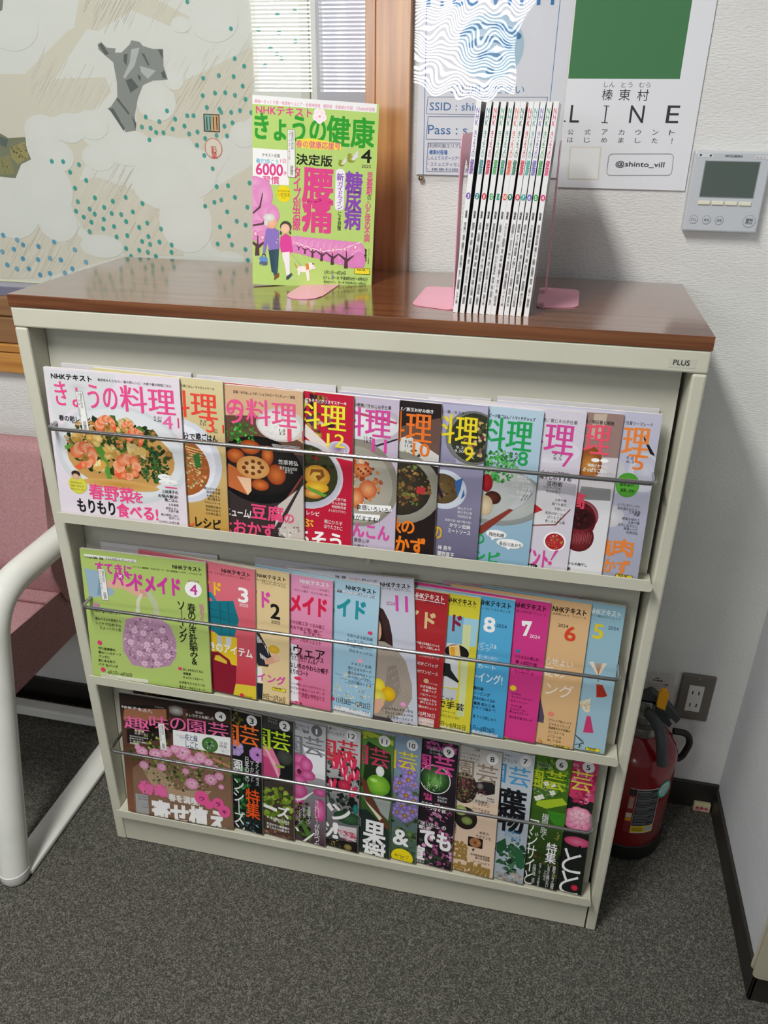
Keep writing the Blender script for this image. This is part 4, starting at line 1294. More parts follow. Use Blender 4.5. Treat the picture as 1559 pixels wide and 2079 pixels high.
["T","クリーム",1650,9,181,49,"dddddd",10,0],
["T","アイテム",1648,77,182,49,"dddddd",10,0],
["P","f6f6f4",[1513,1988,1800,2036,1799,2111,1511,2063]],
["T","ズ",1809,1945,244,268,"f6f6f4",35,0],
["T","冬、春も色鮮やかにあれる",1582,2255,466,60,"f4f4f0",20,0],
["T"," カラーは?",1722,2299,322,61,"f4f4f0",20,0],
["T","失活せない基礎講の",1579,2413,469,61,"f4f4f0",20,0],
["T","育て方から記動まで",1577,2493,470,61,"f4f4f0",20,0]]},
{"id":"g4","row":3,"label":"gardening magazine, pale grey cover with magenta orchids, dark figure 1","O":[0.23483,0.0419,0.3638],"ex":[0.9954,-0.09534,0.00986],"up":[0.00041,0.10703,0.99426],"w":214.0,"h":270.5,"base":"b4b6bc","items":[
["G","c4c8cc","4c3040"],
["P","eef0f4",[1691,496,2132,544,2136,1157,1938,1156,1789,803]],
["P","8c9094",[1593,439,2132,599,2133,632,1592,480]],
["E",1640,843,181,155,"e880b8","c03c80"],
["E",1614,1077,157,171,"e880b8","c03c80"],
["E",1764,922,129,169,"e880b8","c03c80"],
["E",1789,1142,156,114,"e880b8","c03c80"],
["E",1625,1302,158,115,"e880b8","c03c80"],
["E",2039,1471,130,86,"e880b8","c03c80"],
["E",1624,1533,159,175,"e880b8","c03c80"],
["E",2041,1878,118,264,"e880b8","c03c80"],
["E",1584,1779,134,118,"e880b8","c03c80"],
["E",1626,1102,47,63,"5a1c34","7a2848"],
["B",1684,2164,162,450,50,23,73,["1c1c1e","2c3a1c","3c1c2c","6c8c2c"]],
["P","4c7c2c",[1632,2270,1684,2224,1890,2523,1838,2692]],
["T","園",1189,318,500,412,"7c7e84",12,0],
["T","芸",1724,268,376,407,"7c7e84",12,0],
["E",1970,124,105,119,"6c6e74"],
["T","1",1950,79,32,113,"ffffff",10,0],
["T","アシスタントの",1542,60,277,59,"333333",10,0],
["T","荒しない!",1547,131,272,60,"333333",10,0],
["T","植物",1708,167,109,60,"333333",10,0],
["P","f6f6f6",[1533,1750,1686,1690,1889,1486,1909,1497,1737,1710,1584,1785]],
["P","f6f6f6",[1525,2792,1682,2711,1915,2439,1941,2452,1734,2719,1577,2812]],
["P","f6f6f6",[1515,2397,1580,2423,1626,2499,1579,2499]],
["T","カンシコ",1532,1883,59,329,"e080a8",10,1],
["T","シンビ、ジ",1609,1919,65,389,"f4f4f4",10,1],
["T","カトレア、",1685,1911,64,313,"f4f4f4",10,1],
["T","胡蝶ラン",1788,1851,64,417,"f4f4f4",10,1],
["T","きれい!が見つか",1927,1649,107,1137,"f4f4f4",10,1]]},
{"id":"g5","row":3,"label":"gardening magazine, light grey cover with red cyclamens","O":[0.2985,0.04204,0.36507],"ex":[0.9954,-0.09538,0.00948],"up":[0.00078,0.107,0.99426],"w":214.0,"h":271.7,"base":"c4c4c6","items":[
["G","d4d6d8","241c24"],
["B",1824,1183,329,734,120,22,69,["1c2420","2c3c34","14181a","4a5c50"]],
["P","e0345c",[1586,744,1634,676,1672,777,1706,656,1756,712,1722,902,1625,929]],
["P","f6d4dc",[1623,762,1641,701,1662,807,1653,893]],
["P","e0345c",[1758,864,1805,796,1844,897,1878,776,1927,832,1894,1022,1797,1050]],
["P","f6d4dc",[1795,882,1813,821,1834,927,1826,1013]],
["P","e0345c",[1924,653,1970,585,2008,685,2042,566,2091,621,2059,809,1963,835]],
["P","f6d4dc",[1960,670,1978,610,1999,715,1992,800]],
["P","e0345c",[1833,1011,1881,942,1919,1044,1953,922,2002,978,1970,1170,1873,1198]],
["P","f6d4dc",[1870,1029,1888,968,1910,1074,1902,1161]],
["P","e0345c",[1541,1207,1590,1136,1628,1239,1663,1116,1713,1172,1679,1367,1580,1396]],
["P","f6d4dc",[1578,1225,1598,1162,1618,1270,1610,1359]],
["P","e0345c",[1976,887,2023,819,2062,920,2095,799,2144,855,2113,1045,2017,1072]],
["P","f6d4dc",[2013,905,2031,845,2053,950,2045,1036]],
["P","e0345c",[1731,677,1778,609,1816,709,1850,590,1900,645,1867,834,1770,861]],
["P","f6d4dc",[1768,695,1786,635,1807,740,1799,825]],
["P","e0345c",[1935,1265,1983,1195,2021,1297,2055,1174,2105,1230,2073,1425,1976,1453]],
["P","f6d4dc",[1972,1283,1990,1221,2012,1328,2004,1416]],
["P","e0345c",[1608,572,1656,504,1694,604,1728,485,1777,541,1744,729,1647,756]],
["P","f6d4dc",[1645,590,1664,530,1684,635,1676,720]],
["P","e0345c",[1825,514,1872,447,1910,546,1943,428,1992,483,1960,670,1864,696]],
["P","f6d4dc",[1861,532,1880,472,1901,576,1893,661]],
["E",1849,1233,122,127,"e04064","a81c3c"],
["E",2079,1711,51,115,"2c9c94","1c6c64"],
["E",1936,1959,284,146,"3c6440","20402c"],
["P","d8d0d4",[1664,2190,2113,2140,2108,2470,1794,2450]],
["B",1943,2372,183,119,30,10,32,["c0305c","e4d8dc","8a5068"]],
["P","1c1416",[1502,2573,2133,2477,2140,2763,1491,2821]],
["B",1695,2663,107,122,30,5,20,["8a9440","c0b860","4c5020"]],
["E",1948,2642,79,73,"a89c58","6c6430"],
["T","園",1174,311,505,448,"dc3848",15,0],
["T","芸",1713,244,374,424,"dc3848",12,0],
["E",1973,118,102,117,"f2f2f2"],
["T","12",1911,76,124,101,"1a2028",20,0],
["T","優しい",1543,27,145,53,"333333",10,0],
["T","ポインセチア",1515,108,325,80,"444444",10,0],
["P","f8f8f8",[1509,1765,1571,1703,1660,1837,1610,1896]],
["T","ン",1627,1711,348,347,"f8f8f8",35,0],
["T","ｼ",1457,2169,185,357,"f8f8f8",40,0],
["T","!",1649,2145,92,356,"f8f8f8",50,0],
["T","秋のご褒美・寄植え",1734,2267,365,59,"d03050",20,0],
["T","ミ、豆せ植え",1792,2324,307,60,"d03050",20,0],
["T","増強",1993,2344,102,60,"d03050",20,0]]},
{"id":"g6","row":3,"label":"gardening magazine, green cover with a glossy round bud","O":[0.35793,0.04205,0.36523],"ex":[0.99539,-0.09491,0.01385],"up":[-0.00359,0.10742,0.99421],"w":214.0,"h":272.8,"base":"2c5420","items":[
["G","5c8c3c","1c2820"],
["P","b8c840",[1548,22,1688,0,2132,87,2135,192,1807,90,1575,176]],
["P","1c3418",[1669,205,2096,390,2153,1369,1548,1202,1581,472]],
["P","44742c",[1531,349,1648,318,1583,1136,1534,1121]],
["E",1883,1108,222,228,"9cd848","5c9c24"],
["E",1797,1020,74,50,"c4e88c","9cd848"],
["E",1909,795,78,115,"f4f4f4","dce4d8"],
["P","6c3c2c",[1544,1006,1666,1085,1771,1423,1948,1715,2127,2010,2033,2097,1652,1514]],
["P","e8e8c8",[1589,1418,1652,1514,1976,1823,1929,1895,1703,1615]],
["P","a8b0ac",[1795,1416,2130,1404,2097,1844,1948,1715]],
["P","20302c",[1534,1751,1680,1708,2105,2075,2128,2784,1555,2818]],
["T","園",1215,306,459,403,"c43c64",12,0],
["T","芸",1715,302,355,400,"c43c64",12,0],
["E",1971,128,107,116,"f2f2f2"],
["T","11",1918,90,104,100,"1a2028",20,0],
["T","とろ!",1566,93,137,53,"222222",20,0],
["T","果樹",1624,1943,429,1060,"fafafa",40,1],
["T","人気の",1524,1871,46,263,"eeeeee",10,1]]},
{"id":"g7","row":3,"label":"gardening magazine, blue cover with pansies and a yellow starburst","O":[0.40677,0.04241,0.36852],"ex":[0.99539,-0.09483,0.01457],"up":[-0.00432,0.10749,0.9942],"w":214.0,"h":276.3,"base":"6884a8","items":[
["G","8ca4c0","3c5430"],
["B",1927,1763,271,968,110,21,67,["3c5c2c","5c7c40","2c4020","7c9458","4c6c5c"]],
["F",1835,614,140,"b4a4dc","7c64b0",5],
["E",1835,614,39,39,"e8c03c","7a3018"],
["F",1956,745,140,"b4a4dc","7c64b0",5],
["E",1956,745,39,39,"e8c03c","7a3018"],
["F",1780,1014,142,"b4a4dc","7c64b0",5],
["E",1780,1014,40,39,"e8c03c","7a3018"],
["F",1940,914,154,"b4a4dc","7c64b0",5],
["E",1940,914,43,43,"e8c03c","7a3018"],
["F",2037,998,102,"b4a4dc","7c64b0",5],
["E",2037,998,29,28,"e8c03c","7a3018"],
["F",1907,1257,156,"b4a4dc","7c64b0",5],
["E",1907,1257,44,43,"e8c03c","7a3018"],
["F",2051,1328,130,"b4a4dc","7c64b0",5],
["E",2051,1328,36,36,"e8c03c","7a3018"],
["F",1822,1508,119,"b4a4dc","7c64b0",5],
["E",1822,1508,33,33,"e8c03c","7a3018"],
["F",1757,1670,133,"b4a4dc","7c64b0",5],
["E",1757,1670,37,37,"e8c03c","7a3018"],
["F",2039,1587,144,"b4a4dc","7c64b0",5],
["E",2039,1587,40,40,"e8c03c","7a3018"],
["F",1902,1713,159,"b4a4dc","7c64b0",5],
["E",1902,1713,44,44,"e8c03c","7a3018"],
["F",1714,1144,104,"b4a4dc","7c64b0",5],
["E",1714,1144,29,29,"e8c03c","7a3018"],
["T","園",1366,321,322,400,"e4d434",12,0],
["T","芸",1746,316,333,370,"e4d434",12,0],
["E",1977,155,103,115,"f2f2f2"],
["T","10",1919,119,112,100,"1a2028",20,0],
["T","&",1706,2062,286,347,"fafafa",35,0],
["E",1886,2683,208,197,"f2dc1c"],
["T","46ページ",1737,2615,278,83,"333311",10,0],
["T","の",1853,2666,68,71,"333311",10,0],
["T","保存版",1781,2766,203,90,"333311",10,0]]},
{"id":"g8","row":3,"label":"gardening magazine, dark cover with magenta title and a round photo of grasses","O":[0.47101,0.04223,0.36684],"ex":[0.99531,-0.09388,0.02336],"up":[-0.01312,0.10832,0.99403],"w":214.0,"h":276.5,"base":"241c24","items":[
["B",1818,94,336,109,50,15,50,["c04c94","8a2c6c","e070b4","3c1c34"]],
["B",1867,2205,307,697,160,19,54,["2c5c34","1c3c24","a83c80","d46cac","16241c","e4a0cc"]],
["E",1756,813,283,312,"e4e4e4"],
["E",1756,813,266,292,"4c8c3c","1c3420"],
["P","6cb04c",[1619,1023,1629,1020,1592,656]],
["P","3c7c34",[1707,976,1717,973,1722,705]],
["P","8cc864",[1794,929,1804,926,1851,753]],
["P","b4d494",[1881,883,1891,880,1617,727]],
["P","6cb04c",[1683,913,1692,911,1747,775]],
["P","3c7c34",[1775,981,1785,978,1868,655]],
["P","8cc864",[1862,934,1872,931,1642,798]],
["P","b4d494",[1663,965,1673,962,1764,677]],
["P","6cb04c",[1751,918,1760,915,1893,725]],
["P","3c7c34",[1837,871,1847,869,1659,699]],
["P","8cc864",[1643,1016,1653,1014,1789,747]],
["P","b4d494",[1731,969,1741,967,1910,627]],
["P","6cb04c",[1818,923,1828,920,1684,769]],
["P","3c7c34",[1619,953,1629,951,1806,649]],
["P","8cc864",[1707,907,1716,904,1934,697]],
["P","b4d494",[1799,974,1808,971,1701,670]],
["P","6cb04c",[1886,927,1895,925,1830,719]],
["P","3c7c34",[1687,958,1697,956,1596,692]],
["P","8cc864",[1774,911,1784,909,1726,741]],
["P","b4d494",[1861,865,1871,862,1847,621]],
["P","6cb04c",[1667,1010,1677,1007,1621,763]],
["P","3c7c34",[1755,963,1764,960,1743,642]],
["P","8cc864",[1842,916,1851,914,1872,691]],
["P","b4d494",[1643,947,1653,944,1638,664]],
["P","6cb04c",[1730,900,1740,898,1768,713]],
["P","3c7c34",[1823,968,1832,965,1889,593]],
["P","8cc864",[1623,999,1633,996,1663,735]],
["P","b4d494",[1711,952,1721,949,1785,614]],
["P","6cb04c",[1798,905,1808,902,1914,663]],
["P","3c7c34",[1885,859,1894,856,1680,636]],
["P","8cc864",[1691,1003,1701,1001,1810,684]],
["P","b4d494",[1779,956,1788,954,1939,733]],
["P","6cb04c",[1866,910,1875,907,1705,706]],
["P","3c7c34",[1667,941,1676,938,1834,755]],
["P","8cc864",[1754,894,1764,891,1600,729]],
["P","b4d494",[1846,961,1856,958,1730,777]],
["P","6cb04c",[1647,992,1657,990,1851,656]],
["P","3c7c34",[1735,945,1744,943,1625,799]],
["P","8cc864",[1822,899,1831,896,1747,678]],
["P","b4d494",[1623,929,1632,927,1876,727]],
["B",1715,997,149,86,24,6,15,["f0f0e8","c8d0a8"]],
["B",1835,1491,276,176,40,16,44,["c46c9c","e49cc0","5c2448"]],
["T","園",1348,328,318,305,"dc4c98",20,0],
["T","芸",1717,276,360,412,"dc4c98",20,0],
["E",1972,177,100,115,"f2f2f2"],
["T","9",1937,134,67,98,"1a2028",30,0],
["T","植物のある",1634,161,236,55,"dddddd",10,0],
["T","だっい庭に",1637,232,237,55,"dddddd",10,0],
["T","花ある",1562,1144,150,69,"e04c90",30,0],
["T","庭園",1597,1219,118,70,"e04c90",30,0],
["T","草花部門",1816,1151,174,52,"eeeeee",10,0],
["T","育苗花木",1819,1219,175,52,"eeeeee",10,0],
["T","タネで「好き」を",1529,1333,548,87,"f4f4f4",20,0],
["T","つなぐ庭",1669,1421,312,76,"f4f4f4",20,0],
["T","「咲いた!」の",1496,1775,507,101,"f4f4f4",20,0],
["T","動を",1502,1876,230,84,"f4f4f4",30,0],
["T","でも",1539,1941,559,388,"fafafa",50,0],
["T","宣",1431,2359,196,307,"fafafa",50,0],
["T","苗選び",1482,2689,155,62,"eeeeee",10,0],
["T","ナーラブラン",1484,2774,211,62,"eeeeee",10,0]]},
{"id":"g9","row":3,"label":"gardening magazine, beige cover with succulents and brown lettering","O":[0.5453,0.04184,0.36327],"ex":[0.99519,-0.09308,0.03065],"up":[-0.02041,0.109,0.99383],"w":214.0,"h":274.5,"base":"dccabc","items":[
["G","cfccc8","e4c8b0"],
["P","e8cdb4",[1423,1242,2167,1038,2159,2760,1385,2834]],
["E",1524,868,230,340,"4c3034","241c1c"],
["B",1524,868,218,297,150,12,30,["8c3c4c","b45c6c","5c7c3c","3c2c28","a04858","7c9c54"]],
["P","1c1a1c",[1727,701,2057,586,2063,867,1905,938,1726,900]],
["E",1801,766,62,73,"9c9490","4c4444"],
["B",1832,900,84,70,20,7,21,["8c4c5c","5c3c40"]],
["E",1581,1522,210,248,"3c3028","1c1614"],
["E",1489,1370,111,110,"c4d48c","8ca45c"],
["E",1607,1573,99,88,"a4b46c","6c8440"],
["T","園",1376,291,297,371,"948470",15,0],
["T","芸",1726,294,362,382,"948470",12,0],
["E",1982,151,102,119,"f6f6f6"],
["T","8",1947,109,65,103,"1a2028",30,0],
["T","立葉",1657,-7,101,59,"444444",10,0],
["T","いつでも作れる",1412,122,355,60,"444444",10,0],
["T","冷やか爽やか!",1416,197,356,60,"444444",10,0],
["T","アクアリウム",1470,261,306,60,"444444",10,0],
["T","多肉植物・",1727,1064,259,62,"3a2c24",12,0],
["T","サボテン",1782,1126,207,63,"3a2c24",12,0],
["T","コレクション",1684,1226,312,63,"3a2c24",12,0],
["T","カード",1841,1265,156,63,"3a2c24",12,0],
["T","第8弾",1845,1340,156,63,"3a2c24",12,0],
["T","手紙書き",1929,970,130,39,"444444",10,0],
["T","大入り付録",1932,1021,131,40,"444444",10,0],
["T","本気の",1843,1736,171,64,"3a2c24",10,0],
["T","サボテンも",1787,1823,270,76,"3a2c24",10,0],
["R",1649,1905,269,221,"1c1616",20],
["P","1c1616",[1735,2167,1783,2153,1751,2239]],
["F",1783,2016,115,"d89c6c","8c5c34",12],
["T","の魅力",1367,1612,60,297,"444444",10,1],
["T","強",1385,2062,264,420,"a08040",40,0],
["T","多肉植物最強図鑑",1710,2265,351,54,"3a2c24",10,0],
["T","夏の多肉植物",1800,2324,263,54,"3a2c24",10,0],
["T","ユーフォルビア",1761,2417,308,54,"3a2c24",10,0],
["T","ハビタットスタイル",1701,2516,376,55,"3a2c24",10,0],
["T","植",1293,2547,345,414,"a08040",40,0],
["T","物",1637,2483,439,410,"a08040",40,0]]},
{"id":"g10","row":3,"label":"gardening magazine, light blue cover with big black lettering over green leaves","O":[0.59961,0.04241,0.36856],"ex":[0.9952,-0.09314,0.03013],"up":[-0.01989,0.10896,0.99385],"w":214.0,"h":279.8,"base":"c4d0d8","items":[
["G","ccd4da","a4b4c0"],
["B",1884,2229,268,387,80,21,69,["2c5c3c","1c3c28","4c7c50","3c6c44","144028"]],
["P","2c6440",[1912,1950,2084,2048,2157,2388,2069,2477,1954,2208]],
["P","245436",[1607,2011,1763,1845,1802,2073,1670,2234]],
["B",1869,2694,247,183,40,24,61,["bcb4ac","8c8480","a8a09c","d4d0cc"]],
["T","園",1357,283,320,380,"3c94cc",15,0],
["T","芸",1734,284,353,391,"4ca0d4",12,0],
["E",1993,137,99,118,"f4f4f6"],
["T","7",1958,95,63,102,"1a2028",30,0],
["T","プランツ",1612,153,240,81,"444455",10,0],
["T","もばい!",1641,67,103,43,"444455",10,0],
["T","葉物",1609,771,452,911,"14141a",40,1],
["T","観",1389,821,248,419,"14141a",40,0],
["T","心を癒やす",1730,1649,304,75,"2c8ccc",10,0],
["T","グリーンと",1735,1736,305,75,"2c8ccc",10,0],
["T","暮らす",1860,1793,183,76,"2c8ccc",10,0]]},
{"id":"g11","row":3,"label":"gardening magazine, dark green cover with lime title and white blossom","O":[0.66095,0.04277,0.37187],"ex":[0.99534,-0.09416,0.02078],"up":[-0.01053,0.10808,0.99409],"w":214.0,"h":281.0,"base":"2c3c1c","items":[
["G","4c7c20","141818"],
["B",1857,387,291,404,140,17,50,["5c8c2c","3c6c1c","7cac34","2c4c18","94c040"]],
["B",1733,727,182,137,80,6,14,["b4bc94","7c8c5c","d4dcc0"]],
["F",1762,552,55,"fafaf4","dce4cc",4],
["F",1878,715,55,"fafaf4","dce4cc",4],
["F",1636,895,56,"fafaf4","dce4cc",4],
["F",1700,849,56,"fafaf4","dce4cc",4],
["F",1873,549,55,"fafaf4","dce4cc",4],
["P","a8c42c",[1641,950,2052,778,2152,890,1811,1073,1626,1040]],
["P","3c8c24",[1814,1101,2150,1089,2147,1492,1926,1326]],
["B",1920,2215,285,501,60,18,59,["14181a","2c2c18","3c4c1c","1c1c1c","5c5420"]],
["B",2045,1611,69,86,20,6,17,["b4b854","8c8c3c"]],
["T","園",1470,319,226,350,"c4d428",15,0],
["T","芸",1733,260,338,400,"c4d428",12,0],
["E",1972,106,101,117,"f0f0ec"],
["T","6",1937,65,62,100,"1a2028",30,0],
["T","プリーハな",1565,130,235,53,"dcdce4",10,0],
["T","なハーブ",1571,188,235,70,"dcdce4",12,0],
["T","梅雨に咲く",1753,1176,116,569,"f4f4f4",10,1],
["T","アジサイと",1535,1355,192,1457,"f6f6f6",6,1],
["T","特集",1889,1776,184,452,"f6f6f6",20,1],
["T","日陰の庭 ほか",1696,2332,58,436,"eeeeee",10,1],
["T","カラーリーフで彩る",1796,2270,48,540,"eeeeee",10,1],
["T","アジサイ",1892,2421,48,225,"eeeeee",10,1],
["T","いまさら聞けない",1946,2252,53,538,"eeeeee",10,1],
["T","最新アジサイ図鑑",2036,2268,57,522,"eeeeee",10,1]]},
{"id":"g12","row":3,"label":"gardening magazine, black cover with pink roses, far right of the bottom row","O":[0.70274,0.04287,0.37287],"ex":[0.9952,-0.09317,0.02981],"up":[-0.01957,0.10893,0.99386],"w":214.0,"h":284.0,"base":"181c1a","items":[
["P","d43c6c",[1728,37,2140,0,2185,791,1687,759]],
["B",1945,469,219,402,90,24,68,["d43c70","e45c8c","c02c5c","ec84a8","a82048"]],
["F",1930,1199,277,"f4b4cc","d86c98",9],
["F",1935,1141,201,"fad0de","e48cac",8],
["F",1943,1110,113,"fce0ea","e898b4",6],
["E",1955,1682,217,108,"ec7ca4","c83c6c"],
["B",2064,2091,230,348,40,9,29,["1c2c24","24382c","0e1412"]],
["T","芸",1732,190,348,423,"e8d858",10,0],
["E",1990,100,100,110,"f2f2f2"],
["T","5",1955,59,60,94,"1a2028",30,0],
["T","花を",1732,74,98,58,"eeeeee",10,0],
["T","とと",1746,1862,330,1019,"f4f6f4",10,1],
["E",2009,2698,61,66,"e43c5c","b01c38"]]},
{"id":"stand","row":"S","label":"green health magazine standing upright on the rack top, strolling couple under cherry trees","O":[0.3177,0.1833,1.3564],"ex":[0.9516,0.3027,-0.0543],"up":[0.00821,0.15151,0.98842],"w":180.0,"h":256.5,"base":"b9d878","items":[
["R",3,-6,1762,120,"f2f2f2"],
["T","腰痛〜ぎっくり腰・椎間板ヘルニア・坐骨神経痛　糖尿病　思春期の不調　1日6000歩習慣",32,52,1705,50,"d8508c",12,0],
["T","NHKテキスト",54,124,787,112,"e0488c",30,0],
["T","きょうの",36,228,1005,331,"2fa030",35,0],
["T","健康",1063,191,680,393,"2fa030",30,0],
["F",952,208,99,"fbe0ea","fff4f6",5],
["E",952,214,17,16,"e8a0a0"],
["P","f0e24a",[627,531,854,505,1271,551,1270,636,901,648,628,635]],
["T","春の健康応援号",626,540,633,96,"e0488c",15,0],
["R",5,683,513,403,"f4f4f2"],
["P","f4f4f2",[4,1055,525,1066,526,1152,4,1157]],
["T","テキスト企画",141,741,249,48,"333333",15,0],
["T","春だ!歩こう",54,815,315,68,"4cb4d0",20,0],
["T","1日",402,805,76,52,"e0488c",15,0],
["T","6000",54,881,381,149,"e0408c",35,0],
["T","歩",451,964,39,53,"e0408c",20,0],
["T","習慣",152,1043,234,106,"e0408c",20,0],
["E",454,1272,106,114,"f0dc1c"],
["T","私の元気の素",363,1220,182,29,"553311",10,0],
["T","八名信夫",350,1258,199,54,"6a5a30",10,0],
["T","さん",428,1319,62,21,"6a5a30",10,0],
["T","決定版",629,720,519,145,"1a1a1a",30,0],
["T","タイプ別治療",588,895,115,872,"e0488c",30,1],
["T","腰痛",731,907,434,868,"e0488c",45,1],
["R",1205,887,133,568,"f2f0f8",60],
["T","新",1222,947,102,99,"8a5cb4",30,1],
["T","ガイドライン",1239,1055,81,385,"8a5cb4",15,1],
["T","による対策",1252,1472,54,265,"1a1a1a",20,1],
["T","糖尿病",1354,915,243,795,"8a4cb4",40,1],
["T","思春期",1666,907,85,310,"e0488c",30,1],
["T","の",1684,1217,54,73,"222222",10,1],
["T","心と体の不調",1656,1302,87,575,"e0488c",20,1],
["T","難聴",1621,1973,88,184,"1a1a1a",30,1],
["T","アンコール放送",1727,1972,23,219,"444444",5,1],
["T","4",1571,607,144,172,"1a1a1a",30,0],
["T","2025",1580,810,134,41,"444444",10,0],
["E",1422,748,62,45,"a8b040","8a9430"],
["E",1401,698,34,28,"a8b040","98a038"],
["E",1398,698,7,7,"222222"],
["P","e0e0d8",[1422,748,1516,617,1532,707,1460,768]],
["E",1280,817,44,33,"a8b040","8a9430"],
["E",1266,782,24,20,"a8b040","98a038"],
["E",1263,782,5,5,"222222"],
["P","e0e0d8",[1280,817,1348,724,1359,788,1307,832]],
["E",98,1213,175,144,"eca8d0","e08cc4"],
["E",54,1402,154,166,"eca8d0","e08cc4"],
["E",164,1313,132,186,"eca8d0","e08cc4"],
["E",98,1629,199,168,"eca8d0","e08cc4"],
["E",231,1538,155,126,"eca8d0","e08cc4"],
["E",76,1799,178,148,"eca8d0","e08cc4"],
["E",33,1135,131,82,"eca8d0","e08cc4"],
["E",297,1576,100,115,"eca8d0","e08cc4"],
["E",165,1900,134,107,"eca8d0","e08cc4"],
["P","5a3c44",[32,2154,43,2024,-69,1927,-48,1919,65,1985,70,1869,86,1868,86,1996,198,1926,204,1944,97,2047,102,2150]],
["P","5a3c44",[3,1550,98,1461,142,1273,155,1276,120,1481,10,1575]],
["P","5a3c44",[3,1718,142,1689,198,1602,209,1610,160,1714,3,1743]],
["E",648,1940,117,95,"eea8d4","e08cc4"],
["E",671,2025,102,65,"e48cc8","da84c0"],
["E",738,1948,118,99,"eea8d4","e08cc4"],
["E",762,2038,102,71,"e48cc8","da84c0"],
["E",829,1957,118,103,"eea8d4","e08cc4"],
["E",853,2051,102,78,"e48cc8","da84c0"],
["E",919,1965,118,108,"eea8d4","e08cc4"],
["E",944,2063,102,85,"e48cc8","da84c0"],
["E",1010,1973,118,112,"eea8d4","e08cc4"],
["E",1036,2076,103,91,"e48cc8","da84c0"],
["E",1102,1982,118,117,"eea8d4","e08cc4"],
["E",1127,2089,103,98,"e48cc8","da84c0"],
["E",1193,1990,119,121,"eea8d4","e08cc4"],
["E",1219,2102,103,105,"e48cc8","da84c0"],
["E",1285,1999,119,126,"eea8d4","e08cc4"],
["E",1311,2115,103,111,"e48cc8","da84c0"],
["E",1377,2007,119,130,"eea8d4","e08cc4"],
["E",1404,2128,103,118,"e48cc8","da84c0"],
["E",1469,2016,119,135,"eea8d4","e08cc4"],
["E",1496,2141,104,125,"e48cc8","da84c0"],
["E",1561,2024,120,139,"eea8d4","e08cc4"],
["E",1589,2154,104,132,"e48cc8","da84c0"],
["P","5a3c44",[674,2046,676,2010,644,1982,650,1979,682,1998,683,1965,688,1965,689,2002,720,1982,722,1987,692,2016,694,2045]],
["P","5a3c44",[761,2094,765,2042,719,2003,727,1999,773,2026,775,1979,781,1979,782,2031,827,2002,830,2010,787,2051,790,2093]],
["P","5a3c44",[872,2141,876,2073,816,2022,827,2018,887,2053,889,1992,897,1992,899,2059,957,2022,960,2031,905,2085,909,2139]],
["P","5a3c44",[1006,2187,1011,2104,937,2041,951,2036,1024,2078,1026,2004,1036,2003,1038,2086,1110,2041,1114,2052,1046,2118,1051,2184]],
["P","5a3c44",[1164,2232,1169,2133,1081,2059,1097,2052,1185,2103,1187,2014,1199,2014,1202,2112,1287,2058,1291,2072,1211,2150,1218,2229]],
["P","5a3c44",[1369,2275,1374,2160,1271,2074,1290,2066,1392,2125,1393,2023,1408,2022,1412,2135,1510,2074,1515,2089,1423,2181,1431,2272]],
["P","fbe8f4",[602,1925,1023,2040,1342,1991,1635,1868,1635,1879,1342,2004,1024,2053,602,1938]],
["E",625,1945,16,20,"fbf0f4","e05c94"],
["E",693,1974,18,23,"fbf0f4","e05c94"],
["E",768,1994,20,26,"fbf0f4","e05c94"],
["E",864,2020,23,29,"fbf0f4","e05c94"],
["E",1012,2019,27,35,"fbf0f4","e05c94"],
["E",1198,2016,32,41,"fbf0f4","e05c94"],
["E",1369,1994,32,41,"fbf0f4","e05c94"],
["E",1531,1960,34,44,"fbf0f4","e05c94"],
["E",42,1843,31,40,"fbf0f4","e05c94"],
["E",147,1891,31,40,"fbf0f4","e05c94"],
["P","3c5868",[244,2046,390,2028,380,2278,366,2432,313,2424,289,2174]],
["P","34505e",[232,2047,322,2064,324,2390,284,2381]],
["P","9078c4",[198,1771,298,1734,388,1782,396,2039,244,2068,221,1962,177,2147,147,2137,165,1964]],
["E",280,1682,80,80,"f4c4a0","e8ac88"],
["E",242,1610,84,55,"ecece8","d4d4d0"],
["E",198,1676,31,55,"e4e4e0","d4d4d0"],
["P","8a5a34",[325,2423,397,2382,393,2442,320,2496]],
["R",98,2161,124,124,"6c94d0",40],
["R",103,2231,119,55,"5c6c80",30],
["P","4c4030",[132,2164,147,2120,188,2118,201,2161,188,2161,179,2132,152,2133,143,2164]],
["P","f4eef2",[435,2058,548,2053,556,2401,506,2415,477,2252,447,2166]],
["P","e0489c",[411,1866,489,1820,568,1858,598,2094,571,2117,548,2074,424,2091,401,1995]],
["E",488,1724,85,81,"5c5048","4c443c"],
["E",481,1752,67,68,"f8d0b4","f0bc9c"],
["P","5c5048",[406,1781,433,1801,424,1844,397,1835]],
["P","5c5048",[549,1774,571,1805,558,1837,536,1807]],
["P","44505c",[502,2437,579,2374,597,2399,541,2468,503,2481]],
["P","a8b0a0",[575,2105,589,2116,755,2282,746,2293]],
["E",582,2099,14,17,"f4c4a0"],
["E",756,2315,96,48,"f8f4ec","f0e8dc"],
["P","f4efe6",[676,2330,710,2328,707,2405,675,2407]],
["P","f4efe6",[790,2335,843,2333,855,2476,823,2482]],
["E",858,2266,59,53,"fbf8f0","f0e8dc"],
["P","d88c3c",[789,2237,834,2223,847,2310,802,2324]],
["E",915,2285,27,22,"f6f0e8","e8e0d4"],
["E",903,2231,14,9,"222222"],
["P","d88c3c",[618,2234,631,2233,669,2297,655,2309]],
["B",844,2147,865,326,24,7,14,["f8dcec","fbf0f4"]],
["B",1121,685,440,121,14,7,14,["f8dcec","f4b4dc","fbf0f4"]],
["T","3月31日〜4月24日",1071,2314,327,57,"333333",10,0],
